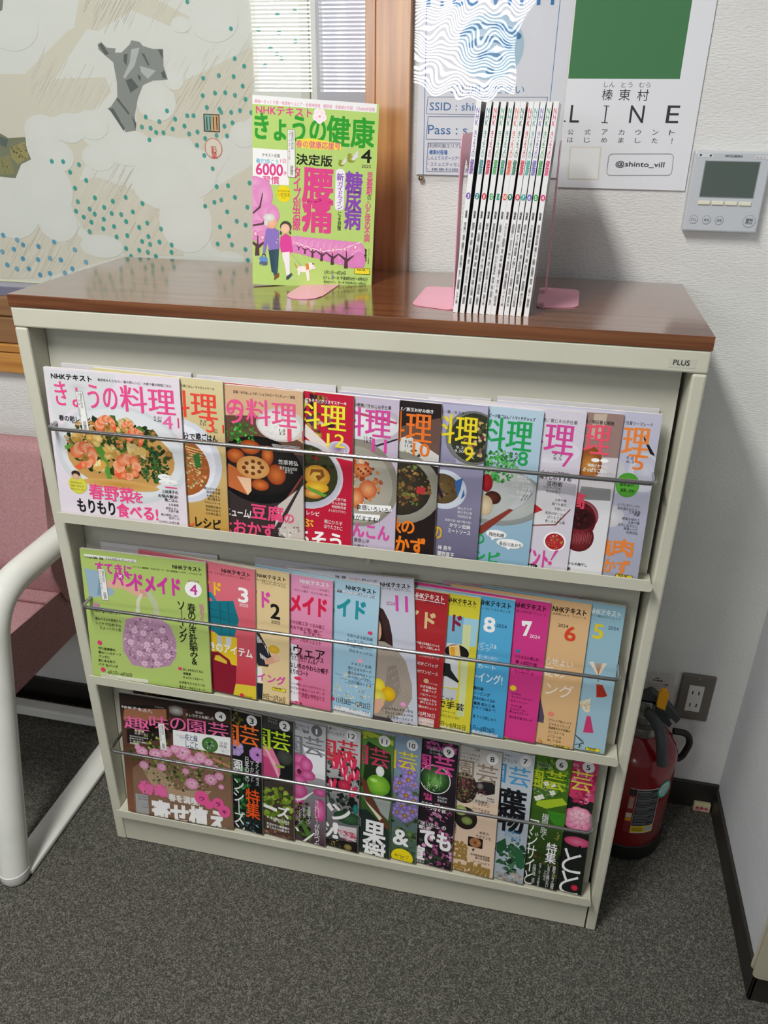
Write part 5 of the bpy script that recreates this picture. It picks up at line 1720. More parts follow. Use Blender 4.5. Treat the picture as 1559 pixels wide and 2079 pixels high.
["T","Eテレ 月〜木 午後8時30分〜8時45分",1066,2388,671,58,"333333",10,0],
["T","再放送 Eテレ　月〜木 午前6時10分〜6時25分",1068,2461,649,40,"333333",8,0],
["T","再放送 総合 Eテレ　月〜金 午後0時〜午後0時15分",1069,2517,591,40,"333333",8,0],
["R",1531,2256,236,93,"2c2a12",15],
["R",1537,2262,224,80,"f4e23a",13],
["T","NHK",1574,2269,128,29,"111111",40,0],
["P","f4e23a",[1716,2285,1732,2267,1749,2286,1734,2307],"6a5a10",3],
["P","f2f2ee",[502,414,601,417,614,1039,513,1036],"444444",4],
["T","榛東村地図",552,429,36,241,"444444",10,1],
["T","コミュニティセンター",512,432,34,428,"444444",10,1],
["T","蔵書",541,883,50,132,"333333",10,1],
["E",1205,2397,16,15,"7c6cc8"]]},
{"id":"print","row":"P","label":"","O":[-0.7,0.362,1.75],"ex":[1,0,0],"up":[0,0,1],"w":1060,"h":712,"base":"dcded8","items":[
["P","d6d1c2",[6650,2577,8021,2594,8525,2819,8498,3064,7550,2721,6925,3009,6495,2938]],
["P","d6d1c2",[4972,3622,5444,3621,6398,2983,6831,2872,5987,3693,6935,3665,7020,3882,6605,4181,6036,4237,5380,4347,5227,4608,4737,4616]],
["P","d6d1c2",[5338,4843,6127,4414,6507,4742,6158,5279,6553,5215,7911,5607,8029,6491,6858,6542,6696,6318,6190,6195,5925,5836,5970,5420,5631,4996]],
["P","d6d1c2",[9566,3226,8669,3590,7449,4025,7355,4676,7562,4723,7826,4567,8335,4558,8514,4833,8641,4754,9500,4200]],
["P","d6d1c2",[4367,6177,5486,5710,6046,6258,6825,6543,4972,7046,4151,7086]],
["P","d6d1c2",[8545,5428,9449,4940,9397,6600,9062,6530,8584,6298,8432,5645]],
["H",4401,6030,5729,7069,60,"dedcd2"],
["H",4381,6118,5729,7069,26,"c6c1b2"],
["H",5970,5420,7965,6494,70,"dedbd0"],
["H",6010,5556,7965,6494,30,"c9c1ad"],
["H",8536,5218,9339,6546,40,"dedbd0"],
["H",7549,3735,9408,4690,50,"dedcd2"],
["H",7697,3734,9350,4691,20,"cdc5b0"],
["H",8617,3268,9522,3867,22,"dddbd1"],
["H",6700,2622,8360,3041,30,"dddbd1"],
["H",5444,3621,6842,4229,30,"dcdad0"],
["H",6430,5006,8048,5766,24,"ccc6b6"],
["H",4296,6474,5555,7078,20,"d8d0be"],
["H",6700,2622,7381,3080,16,"cbc5b5"],
["E",5326,2906,520,381,"dfe1dc","dcded8"],
["E",5749,4888,388,271,"dfe1dc","dcded8"],
["E",4675,5735,615,585,"dfe1dc","dcded8"],
["E",5377,5436,631,537,"dfe1dc","dcded8"],
["E",5597,5988,403,350,"dfe1dc","dcded8"],
["E",6570,4383,311,232,"dfe1dc","dcded8"],
["E",6122,4440,315,235,"dfe1dc","dcded8"],
["E",5604,4498,352,265,"dfe1dc","dcded8"],
["E",7806,4023,356,294,"dfe1dc","dcded8"],
["E",7896,4974,611,444,"dfe1dc","dcded8"],
["E",8277,5095,516,419,"dfe1dc","dcded8"],
["E",8126,5900,501,526,"dfe1dc","dcded8"],
["E",7795,5290,619,428,"dfe1dc","dcded8"],
["E",7194,4730,494,287,"dfe1dc","dcded8"],
["E",6607,4897,316,213,"dfe1dc","dcded8"],
["E",8170,3685,174,166,"dfe1dc","dcded8"],
["E",7207,3451,207,286,"dfe1dc","dcded8"],
["E",8373,2929,168,112,"dfe1dc","dcded8"],
["E",8936,2867,413,309,"dfe1dc","dcded8"],
["E",6421,6387,433,206,"dfe1dc","dcded8"],
["E",8848,6483,344,114,"dfe1dc","dcded8"],
["E",9307,4494,231,197,"dfe1dc","dcded8"],
["P","8d928e",[6879,3193,6944,3159,7034,3240,7194,3253,7170,3311,7288,3311,7451,3196,7489,3138,7630,3162,7680,3219,7848,3261,8029,3262,8005,3498,8059,3698,7788,3710,7602,3783,7485,3976,7390,4223,7380,4460,7184,4488,7132,4325,6904,4129,6969,4103,7114,3955,7139,3737,7118,3451,7026,3381,6882,3263]],
["P","5f6462",[6892,3205,6956,3175,7063,3334,6987,3345]],
["P","5f6462",[7328,3334,7396,3334,7348,3498,7305,3428]],
["P","5f6462",[7301,3712,7410,3676,7524,3807,7363,3892]],
["P","5f6462",[7537,3616,7589,3663,7557,3723,7524,3664]],
["P","5f6462",[7934,3266,8019,3271,8002,3405]],
["P","5f6462",[7638,3312,7693,3335,7764,3498,7730,3493]],
["P","5f6462",[7080,3979,7126,3974,7303,4199,7275,4224]],
["P","5f6462",[6926,4128,7011,4128,7178,4425,7155,4476]],
["P","5f6462",[7950,3592,8011,3568,8048,3686,7968,3674]],
["P","5f6462",[7330,4223,7402,4347,7376,4447]],
["P","b9bcba",[7470,3265,7619,3242,7495,3498,7289,3688,7263,3664,7414,3451]],
["P","b9bcba",[7583,3498,7865,3568,7703,3687,7599,3592]],
["P","7c8068",[4755,4537,4901,4613,5246,4594,5225,4765,5283,4950,5067,5035,4899,5270,4586,5250]],
["P","9c9464",[4897,4771,5215,4660,5239,4924,5001,5037,4893,4931]],
["P","5c6a64",[4743,4589,4895,4639,4831,4773,4712,4722]],
["B",5082,4821,164,137,40,8,24,["7a7048","b4a868","5c5a3c"]],
["P","8c8a60",[4661,4936,4872,4878,4898,5202,4596,5209]],
["B",4729,5070,100,112,24,8,21,["6c6a44","aca468"]],
["P","7c807c",[5224,2560,5285,2560,5237,2697,5186,2719]],
["E",8519,2622,33,33,"6a9c90","4ca69c"],
["E",9217,2990,33,33,"3a9c90","4ca69c"],
["E",9247,3399,33,34,"3a9c90","4ca69c"],
["E",9398,3504,33,34,"3a9c90","4ca69c"],
["E",9207,3649,34,35,"3a9c90","4ca69c"],
["E",8955,3636,34,35,"6a9c90","4ca69c"],
["E",8681,3674,34,35,"3a9c90","4ca69c"],
["E",9352,3784,34,35,"3a9c90","4ca69c"],
["E",8866,3885,34,36,"3a9c90","4ca69c"],
["E",9044,3880,34,36,"3a9c90","4ca69c"],
["E",9209,3916,34,36,"6a9c90","4ca69c"],
["E",8647,3925,35,36,"3a9c90","4ca69c"],
["E",9386,3972,34,36,"3a9c90","4ca69c"],
["E",8702,4097,35,36,"3a9c90","4ca69c"],
["E",8922,4121,35,36,"3a9c90","4ca69c"],
["E",8947,4165,35,36,"6a9c90","4ca69c"],
["E",9123,4165,34,36,"3a9c90","4ca69c"],
["E",9279,4137,34,36,"3a9c90","4ca69c"],
["E",7988,4155,36,37,"3a9c90","4ca69c"],
["E",7588,4250,36,38,"3a9c90","4ca69c"],
["E",7828,4317,36,38,"6a9c90","4ca69c"],
["E",8118,4276,36,37,"3a9c90","4ca69c"],
["E",8342,4222,35,37,"3a9c90","4ca69c"],
["E",8454,4221,35,37,"3a9c90","4ca69c"],
["E",8275,4378,36,37,"3a9c90","4ca69c"],
["E",7497,4403,36,38,"6a9c90","4ca69c"],
["E",7655,4418,36,38,"3a9c90","4ca69c"],
["E",8056,4425,36,38,"3a9c90","4ca69c"],
["E",7749,4482,36,38,"3a9c90","4ca69c"],
["E",7881,4485,36,38,"3a9c90","4ca69c"],
["E",8345,4496,36,38,"6a9c90","4ca69c"],
["E",8499,4464,35,37,"3a9c90","4ca69c"],
["E",7610,4598,36,38,"3a9c90","4ca69c"],
["E",8987,4371,35,37,"3a9c90","4ca69c"],
["E",9133,4318,35,37,"3a9c90","4ca69c"],
["E",8835,4511,35,37,"6a9c90","4ca69c"],
["E",9021,4515,35,37,"3a9c90","4ca69c"],
["E",8628,4561,35,38,"3a9c90","4ca69c"],
["E",8469,4667,36,38,"3a9c90","4ca69c"],
["E",8587,4821,36,38,"3a9c90","4ca69c"],
["E",8719,5025,36,39,"6a9c90","4ca69c"],
["E",8765,5307,36,40,"3a9c90","4ca69c"],
["E",8974,5285,36,39,"3a9c90","4ca69c"],
["E",9367,5233,35,39,"3a9c90","4ca69c"],
["E",9085,5468,36,40,"3a9c90","4ca69c"],
["E",8831,5518,36,40,"6a9c90","4ca69c"],
["E",8700,5559,37,40,"3a9c90","4ca69c"],
["E",8522,5629,37,41,"3a9c90","4ca69c"],
["E",8923,5707,37,40,"3a9c90","4ca69c"],
["E",9298,5620,36,40,"3a9c90","4ca69c"],
["E",9087,5855,37,41,"6a9c90","4ca69c"],
["E",9246,5914,36,41,"3a9c90","4ca69c"],
["E",8767,5962,37,41,"3a9c90","4ca69c"],
["E",8923,6104,37,42,"3a9c90","4ca69c"],
["E",8697,6251,37,42,"3a9c90","4ca69c"],
["E",8966,6254,37,42,"6a9c90","4ca69c"],
["E",9213,6322,37,42,"3a9c90","4ca69c"],
["E",9246,6505,37,42,"3a9c90","4ca69c"],
["E",5687,4974,39,41,"3a9c90","4ca69c"],
["E",5909,4974,39,41,"3a9c90","4ca69c"],
["E",6209,5016,38,41,"6a9c90","4ca69c"],
["E",6012,5143,39,41,"3a9c90","4ca69c"],
["E",6304,5270,39,41,"3a9c90","4ca69c"],
["E",6060,5404,39,42,"3a9c90","4ca69c"],
["E",6425,5554,39,42,"3a9c90","4ca69c"],
["E",6074,5628,39,42,"6a9c90","4ca69c"],
["E",6767,5602,39,42,"3a9c90","4ca69c"],
["E",7027,5528,38,41,"3a9c90","4ca69c"],
["E",7337,5620,38,41,"3a9c90","4ca69c"],
["E",6583,5709,39,42,"3a9c90","4ca69c"],
["E",6288,5746,39,43,"6a9c90","4ca69c"],
["E",6009,5791,40,43,"3a9c90","4ca69c"],
["E",6374,5829,39,43,"3a9c90","4ca69c"],
["E",6145,5887,40,43,"3a9c90","4ca69c"],
["E",6712,5807,39,42,"3a9c90","4ca69c"],
["E",6897,5820,39,42,"6a9c90","4ca69c"],
["E",7132,5766,38,42,"3a9c90","4ca69c"],
["E",6540,5910,39,43,"3a9c90","4ca69c"],
["E",6285,5970,40,43,"3a9c90","4ca69c"],
["E",6976,5934,39,43,"3a9c90","4ca69c"],
["E",6220,6134,40,44,"6a9c90","4ca69c"],
["E",6503,6075,39,43,"3a9c90","4ca69c"],
["E",6725,6030,39,43,"3a9c90","4ca69c"],
["E",7216,6026,39,43,"3a9c90","4ca69c"],
["E",7384,5945,38,42,"3a9c90","4ca69c"],
["E",7641,6039,38,42,"6a9c90","4ca69c"],
["E",6746,6207,39,43,"3a9c90","4ca69c"],
["E",6962,6176,39,43,"3a9c90","4ca69c"],
["E",7378,6177,39,43,"3a9c90","4ca69c"],
["E",7240,6265,39,43,"3a9c90","4ca69c"],
["E",7392,6310,39,43,"6a9c90","4ca69c"],
["E",7581,6262,39,43,"3a9c90","4ca69c"],
["E",7812,6304,38,43,"3a9c90","4ca69c"],
["E",6906,6401,39,44,"3a9c90","4ca69c"],
["E",7163,6422,39,44,"3a9c90","4ca69c"],
["E",7328,6449,39,44,"6a9c90","4ca69c"],
["E",7793,6430,39,43,"3a9c90","4ca69c"],
["E",7478,6515,39,44,"3a9c90","4ca69c"],
["E",6984,6536,40,44,"3a9c90","4ca69c"],
["E",9474,4164,34,36,"3a9c90","4ca69c"],
["E",4414,6268,45,46,"4c9cc0","6aa4c0"],
["E",4691,6343,45,46,"8cacbc","6aa4c0"],
["E",4797,6424,45,46,"3c88b4","6aa4c0"],
["E",4584,6512,46,46,"4c9cc0","6aa4c0"],
["E",4327,6568,46,47,"8cacbc","6aa4c0"],
["E",5116,6440,45,45,"3c88b4","6aa4c0"],
["E",5459,6347,44,45,"4c9cc0","6aa4c0"],
["E",5860,6468,44,45,"8cacbc","6aa4c0"],
["E",4738,6676,46,46,"3c88b4","6aa4c0"],
["E",5056,6680,45,46,"4c9cc0","6aa4c0"],
["E",5317,6647,45,46,"8cacbc","6aa4c0"],
["E",5536,6664,45,46,"3c88b4","6aa4c0"],
["E",4376,6806,46,47,"4c9cc0","6aa4c0"],
["E",4568,6873,46,47,"8cacbc","6aa4c0"],
["E",4823,6858,46,47,"3c88b4","6aa4c0"],
["E",5745,6816,45,46,"4c9cc0","6aa4c0"],
["E",6051,6680,44,45,"8cacbc","6aa4c0"],
["E",5042,6960,46,47,"3c88b4","6aa4c0"],
["E",5258,6923,45,47,"4c9cc0","6aa4c0"],
["E",5575,6901,45,46,"8cacbc","6aa4c0"],
["P","3a3a34",[8632,4190,8913,4199,8898,4463,8618,4455]],
["P","84b4a8",[8651,4204,8782,4207,8745,4440,8642,4442]],
["P","d8a878",[8782,4207,8897,4213,8881,4451,8745,4443]],
["P","2c3830",[8678,4233,8695,4233,8688,4429,8670,4429]],
["P","2c3830",[8736,4232,8753,4232,8746,4428,8729,4428]],
["P","2c3830",[8794,4232,8811,4231,8805,4427,8787,4428]],
["P","2c3830",[8852,4231,8869,4231,8863,4426,8846,4427]],
["E",8764,4709,157,157,"c8553c"],
["E",8764,4709,145,147,"e2dacb"],
["T","彩業",8714,4677,107,191,"c8453c",20,1],
["P","e8e6c8",[799,7123,4153,7077,4961,7095,11318,7244,11317,7302,4952,7139,4142,7124,776,7188]],
["E",10277,2763,37,28,"3a9c90","4ca69c"],
["E",9993,2800,37,28,"3a9c90","4ca69c"],
["E",10424,2911,37,28,"3a9c90","4ca69c"],
["E",9671,3004,38,28,"3a9c90","4ca69c"],
["E",10005,3047,37,28,"3a9c90","4ca69c"],
["E",10272,3164,37,29,"3a9c90","4ca69c"],
["E",9856,3257,38,29,"3a9c90","4ca69c"],
["E",9960,3334,38,29,"3a9c90","4ca69c"],
["E",10032,3396,38,29,"3a9c90","4ca69c"],
["E",9754,3494,38,29,"3a9c90","4ca69c"]]},
{"id":"wifi","row":"P","label":"","O":[0.5255,0.349,1.62],"ex":[1,0,0],"up":[0,0,1],"w":222,"h":372.0,"base":"e6e8ee","items":[
["P","3c74b4",[85,1163,95,1163,124,3719,114,3724]],
["P","3c74b4",[113,3719,2026,3712,2027,3724,114,3731]],
["P","3c74b4",[2014,1193,2023,1193,2013,2688,2004,2688]],
["T","Free Wi-Fi",103,1124,1832,319,"3c80bc",20,0],
["E",1074,1956,487,437,"b4cfe0"],
["P","4a80ac",[1493,1797,1444,1763,1394,1734,1340,1708,1285,1686,1228,1668,1170,1655,1111,1646,1052,1642,992,1642,933,1646,876,1655,819,1668,764,1686,711,1708,661,1734,614,1764,673,1827,714,1801,758,1778,804,1759,851,1743,901,1731,951,1724,1002,1720,1054,1720,1106,1723,1157,1731,1208,1743,1257,1758,1306,1777,1352,1800,1396,1825,1438,1854]],
["E",1466,1825,44,39,"4a80ac"],
["E",643,1796,45,39,"4a80ac"],
["P","4a80ac",[1371,1927,1336,1903,1300,1882,1262,1864,1223,1848,1182,1835,1141,1826,1099,1820,1057,1817,1015,1817,973,1820,932,1827,892,1836,853,1849,816,1865,780,1884,747,1905,807,1968,834,1951,863,1935,893,1922,925,1912,958,1904,991,1899,1025,1896,1060,1896,1094,1898,1128,1903,1162,1911,1195,1921,1227,1934,1258,1949,1288,1966,1316,1985]],
["E",1343,1956,45,39,"4a80ac"],
["E",777,1937,46,39,"4a80ac"],
["P","4a80ac",[1240,2066,1220,2053,1200,2041,1179,2031,1156,2022,1134,2015,1110,2010,1087,2006,1063,2005,1039,2005,1016,2007,993,2010,970,2016,948,2023,928,2032,908,2043,889,2055,949,2119,962,2111,975,2103,989,2097,1004,2092,1019,2089,1034,2086,1050,2085,1066,2085,1081,2086,1097,2088,1113,2092,1128,2096,1143,2102,1157,2109,1171,2117,1184,2126]],
["E",1212,2096,45,40,"4a80ac"],
["E",919,2087,46,40,"4a80ac"],
["E",1085,2274,65,63,"4a80ac"],
["T","ご利用ください",498,2450,1115,120,"5a84b4",10,0],
["P","8a94b0",[157,2615,1967,2607,1958,2616,157,2624]],
["P","8a94b0",[135,2848,1963,2854,1964,2863,135,2857]],
["P","8a94b0",[152,2615,162,2615,140,2848,130,2848]],
["P","8a94b0",[1961,2603,1971,2603,1973,2859,1964,2859]],
["P","8a94b0",[167,2885,1994,2869,1985,2878,167,2894]],
["P","8a94b0",[148,3203,1999,3200,1999,3208,148,3212]],
["P","8a94b0",[162,2886,172,2885,153,3202,142,3203]],
["P","8a94b0",[1988,2865,1998,2865,2009,3204,1999,3204]],
["P","8a94b0",[180,3255,2031,3228,2022,3237,181,3264]],
["P","8a94b0",[164,3668,2045,3652,2046,3661,164,3677]],
["P","8a94b0",[175,3255,185,3255,169,3668,159,3668]],
["P","8a94b0",[2025,3224,2035,3223,2055,3656,2045,3656]],
["T","SSID : shin",185,2692,770,110,"4c78b0",10,0],
["T","Pass : s",171,3004,617,130,"4c78b0",10,0],
["T","【利用可能エリア】施設",181,3266,686,60,"6c7490",10,0],
["T","榛東村役場",205,3358,287,65,"4c7cc0",20,0],
["T","しんとうスポーツアリーナ",187,3440,639,60,"5c7cb0",10,0],
["T","・コミュニティセンター・",177,3533,705,56,"6c7c9c",10,0],
["T","・榛東村図書館",180,3616,707,42,"6c7c9c",5,0]]},
{"id":"village","row":"P","label":"","O":[0.7495,0.349,1.6],"ex":[1,0,0],"up":[0,0,1],"w":190,"h":365,"base":"e3e5e9","items":[
["R",-285,377,1859,1789,"4a7c54"],
["T","しん",526,2209,154,65,"555555",5,0],
["T","とう",772,2211,156,65,"555555",5,0],
["T","むら",1020,2210,163,64,"555555",5,0],
["T","榛",514,2298,152,148,"3a3a3e",10,0],
["T","東",755,2297,161,148,"3a3a3e",10,0],
["T","村",1014,2299,162,148,"3a3a3e",10,0],
["T","L",83,2512,138,233,"3a3c40",10,0],
["P","3a3c40",[591,2515,609,2515,609,2740,591,2740]],
["P","3a3c40",[552,2733,647,2736,648,2747,553,2744]],
["P","3a3c40",[556,2512,639,2515,640,2526,558,2523]],
["T","N",947,2508,202,231,"3a3c40",10,0],
["T","E",1467,2504,178,230,"3a3c40",10,0],
["P","3a3c40",[-41,2710,25,2721,28,2740,-39,2729]],
["T","公",76,2837,86,72,"4a4a50",6,0],
["T","は",80,2947,86,69,"4a4a50",6,0],
["T","式",325,2834,85,72,"4a4a50",6,0],
["T","じ",330,2945,86,69,"4a4a50",6,0],
["T","ア",573,2832,85,72,"4a4a50",6,0],
["T","め",579,2942,85,68,"4a4a50",6,0],
["T","カ",818,2830,84,71,"4a4a50",6,0],
["T","ま",826,2940,84,68,"4a4a50",6,0],
["T","ウ",1062,2827,83,71,"4a4a50",6,0],
["T","し",1071,2938,84,68,"4a4a50",6,0],
["T","ン",1304,2825,83,71,"4a4a50",6,0],
["T","た",1314,2936,83,68,"4a4a50",6,0],
["T","ト",1544,2823,82,71,"4a4a50",6,0],
["T","!",1594,2934,12,75,"4a4a50",6,0],
["P","d9d4c4",[131,3072,596,3071,615,3532,142,3532]],
["P","e6e8e6",[154,3087,578,3087,594,3513,161,3516]],
["P","5a5c60",[1606,3150,1626,3153,1626,3148,1606,3144]],
["P","5a5c60",[1625,3153,1642,3163,1645,3159,1627,3148]],
["P","5a5c60",[1641,3162,1653,3178,1657,3175,1646,3160]],
["P","5a5c60",[1652,3177,1657,3196,1663,3195,1658,3176]],
["P","5a5c60",[1657,3195,1666,3390,1672,3390,1663,3196]],
["P","5a5c60",[1666,3389,1663,3408,1669,3410,1672,3391]],
["P","5a5c60",[1663,3407,1653,3424,1658,3427,1669,3411]],
["P","5a5c60",[1653,3423,1637,3434,1641,3439,1657,3428]],
["P","5a5c60",[1638,3434,1618,3438,1620,3444,1640,3440]],
["P","5a5c60",[1619,3438,775,3459,776,3465,1620,3444]],
["P","5a5c60",[776,3459,755,3455,755,3461,775,3464]],
["P","5a5c60",[757,3456,739,3445,736,3450,754,3461]],
["P","5a5c60",[740,3446,728,3430,723,3433,735,3449]],
["P","5a5c60",[729,3431,725,3412,719,3412,723,3432]],
["P","5a5c60",[725,3412,723,3215,716,3214,719,3412]],
["P","5a5c60",[722,3215,726,3196,720,3194,716,3214]],
["P","5a5c60",[726,3197,737,3181,732,3177,721,3193]],
["P","5a5c60",[736,3181,754,3170,750,3165,733,3176]],
["P","5a5c60",[753,3170,773,3166,771,3161,751,3165]],
["P","5a5c60",[772,3166,1607,3150,1606,3144,771,3161]],
["T","@shinto_vill",834,3258,711,93,"3a3c40",15,0]]},
{"id":"thermostat","row":"P","label":"","O":[0.9433,0.332,1.2907],"ex":[1,0,0],"up":[0,0,1],"w":106.4,"h":110.9,"base":"c0c6cc","items":[
["P","d8dadc",[37,29,251,34,256,81,41,79]],
["T","■",67,42,30,25,"444a50",10,0],
["T","■",205,45,30,25,"444a50",10,0],
["T","MITSUBISHI",423,45,232,30,"4a5058",30,0],
["P","d8dadc",[827,42,1061,48,1072,97,831,90]],
["T","ロスナイ",846,58,188,26,"444a50",10,0]]},
{"id":"notice","row":"P","label":"","O":[0.9953,0.3505,0.3369],"ex":[1,0,0],"up":[0,0,1],"w":85,"h":82,"base":"d4d2cc","items":[
["T","お願い",469,112,103,37,"333333",30,0],
["T","消火器設置",427,163,196,40,"333333",30,0],
["T","この場所には物を置かないで下さい",293,263,453,23,"444433",10,0],
["T","この場所には物を置かないで下さい",301,311,453,23,"444433",10,0],
["T","この場所には物を置かないで下さい",308,359,454,23,"444433",10,0],
["T","注意",655,237,92,43,"c05040",30,0],
["T","電話",706,550,60,29,"333333",30,0]]},
{"id":"brandplate","row":"P","label":"","O":[0.9104,-0.0015,1.0701],"ex":[1,0,0],"up":[0,0,1],"w":31.2,"h":11,"base":"c9c8b8","items":[
["T","PLUS",50,12,191,66,"3a3a38",30,0]]}]
# lettering is turned into meshes once per distinct string
_texts = {}
def tkey(t, bold, mode): return (t, 0, mode)
def collect_text(items):
    for it in items:
        if it[0] == 'T': _texts[tkey(it[1], it[7], it[8])] = None
for d in PRINTED: collect_text(d['items'])
SPINES = [
 ('7c4cb0', '3', '特集 実は怖い〜背骨・腰曲がり 手指の痛み めまい 軽度難聴 シニアと薬'),
 ('1c8c8c', '2', '特集 肥満症 食事・運動・行動療法 鼻炎 口とのどのがん 夜間頻尿 補聴器'),
 ('dc2c54', '1', '特集 不整脈 心房細動・心室細動・頻脈 頭痛 健康長寿〜快眠・口の健康 白内障'),
 ('3cac54', '12', '特集 脳卒中 高血圧・糖尿病・低血糖 まひ・脱力 神経の病気 坐骨神経痛 大腸憩室'),
 ('2c9c7c', '11', '特集 呼吸器の感染症 股関節いたわり術 薄毛・円形脱毛症・フケかゆみ 冬季うつ病'),
 ('f0603c', '10', '特集 心筋梗塞・心不全・心臓弁膜症 口とのどの老化予防 緑内障・近視・飛蚊症 息切れ'),
 ('147c54', '9', '特集 アルツハイマー型認知症 貧血 前立腺 膀胱・腎臓がん 肩のこり・痛み 認知症介護'),
 ('dc3c44', '8', '特集 目的別筋トレ おなかやせ・肩こり 胃の不調 災害時の健康維持 パーキンソン病'),
 ('2cac9c', '7', '特集 腰痛攻略 ぎっくり腰・慢性腰痛 すい臓がん アトピー性皮膚炎 熱中症 紫外線と目'),
 ('7c6cc8', '6', '特集 高血圧 塩分と薬でしっかり 痛風・高尿酸血症 加齢性難聴 水虫 こうみつ性低血'),
 ('2ca44c', '5', '特集 メンタル不調 適応障害 乳がん 姿勢 女性の心身ケア 更年期障害 疲れがとれない'),
 ('ec4484', '4', '特集 自然習慣で始める快眠 健康づくり 肝臓病 足底腱膜炎 糖尿病 1分筋トレ 心臓弁膜症')]
for c, n, t in SPINES:
    for k in (('NHK', 0, 1), ('きょうの', 0, 1), ('健康', 0, 1), (n, 0, 0), (t[:2], 0, 1), (t[3:], 0, 1)): _texts[k] = None

def build_texts():
    objs = []
    for (t, bold, mode) in _texts:
        cu = bpy.data.curves.new('lettering', 'FONT')
        s = t
        if mode == 1:
            s = '\n'.join(t.replace('ー', '｜').replace('〜', '≀').replace('…', '⋮').replace(' ', '　'))
            cu.align_x = 'CENTER'; cu.space_line = 0.78
        cu.body = s; cu.resolution_u = 2 if len(t) > 8 else 4
        o = bpy.data.objects.new('lettering', cu); COL.objects.link(o); objs.append(((t, bold, mode), o, cu))
    bpy.context.view_layer.update()
    dg = bpy.context.evaluated_depsgraph_get()
    for k, o, cu in objs:
        me = o.evaluated_get(dg).to_mesh()
        me.calc_loop_triangles()
        vs = [(v.co.x, v.co.y) for v in me.vertices]
        tr = [tuple(lt.vertices) for lt in me.loop_triangles]
        if vs:
            x0 = min(v[0] for v in vs); x1 = max(v[0] for v in vs); y0 = min(v[1] for v in vs); y1 = max(v[1] for v in vs)
            W = (x1 - x0) or 1; H = (y1 - y0) or 1
            _texts[k] = ([((v[0] - x0) / W, (y1 - v[1]) / H) for v in vs], tr)
        else:
            _texts[k] = ([], [])
        o.evaluated_get(dg).to_mesh_clear()
        bpy.data.objects.remove(o); bpy.data.curves.remove(cu)
build_texts()

def clip_poly(p, W, H):
    # p: list of (x, y, colour); clip to the sheet
    for ax, lim, sg in ((0, 0, 1), (0, W, -1), (1, 0, 1), (1, H, -1)):
        if not p: return p
        out = []
        for i in range(len(p)):
            a, b = p[i - 1], p[i]
            ia = (a[ax] - lim) * sg >= 0; ib = (b[ax] - lim) * sg >= 0
            if ia != ib:
                t = (lim - a[ax]) / (b[ax] - a[ax])
                out.append((a[0] + (b[0] - a[0]) * t, a[1] + (b[1] - a[1]) * t, tuple(a[2][k] + (b[2][k] - a[2][k]) * t for k in range(4))))
            if ib: out.append(b)
        p = out
    return p

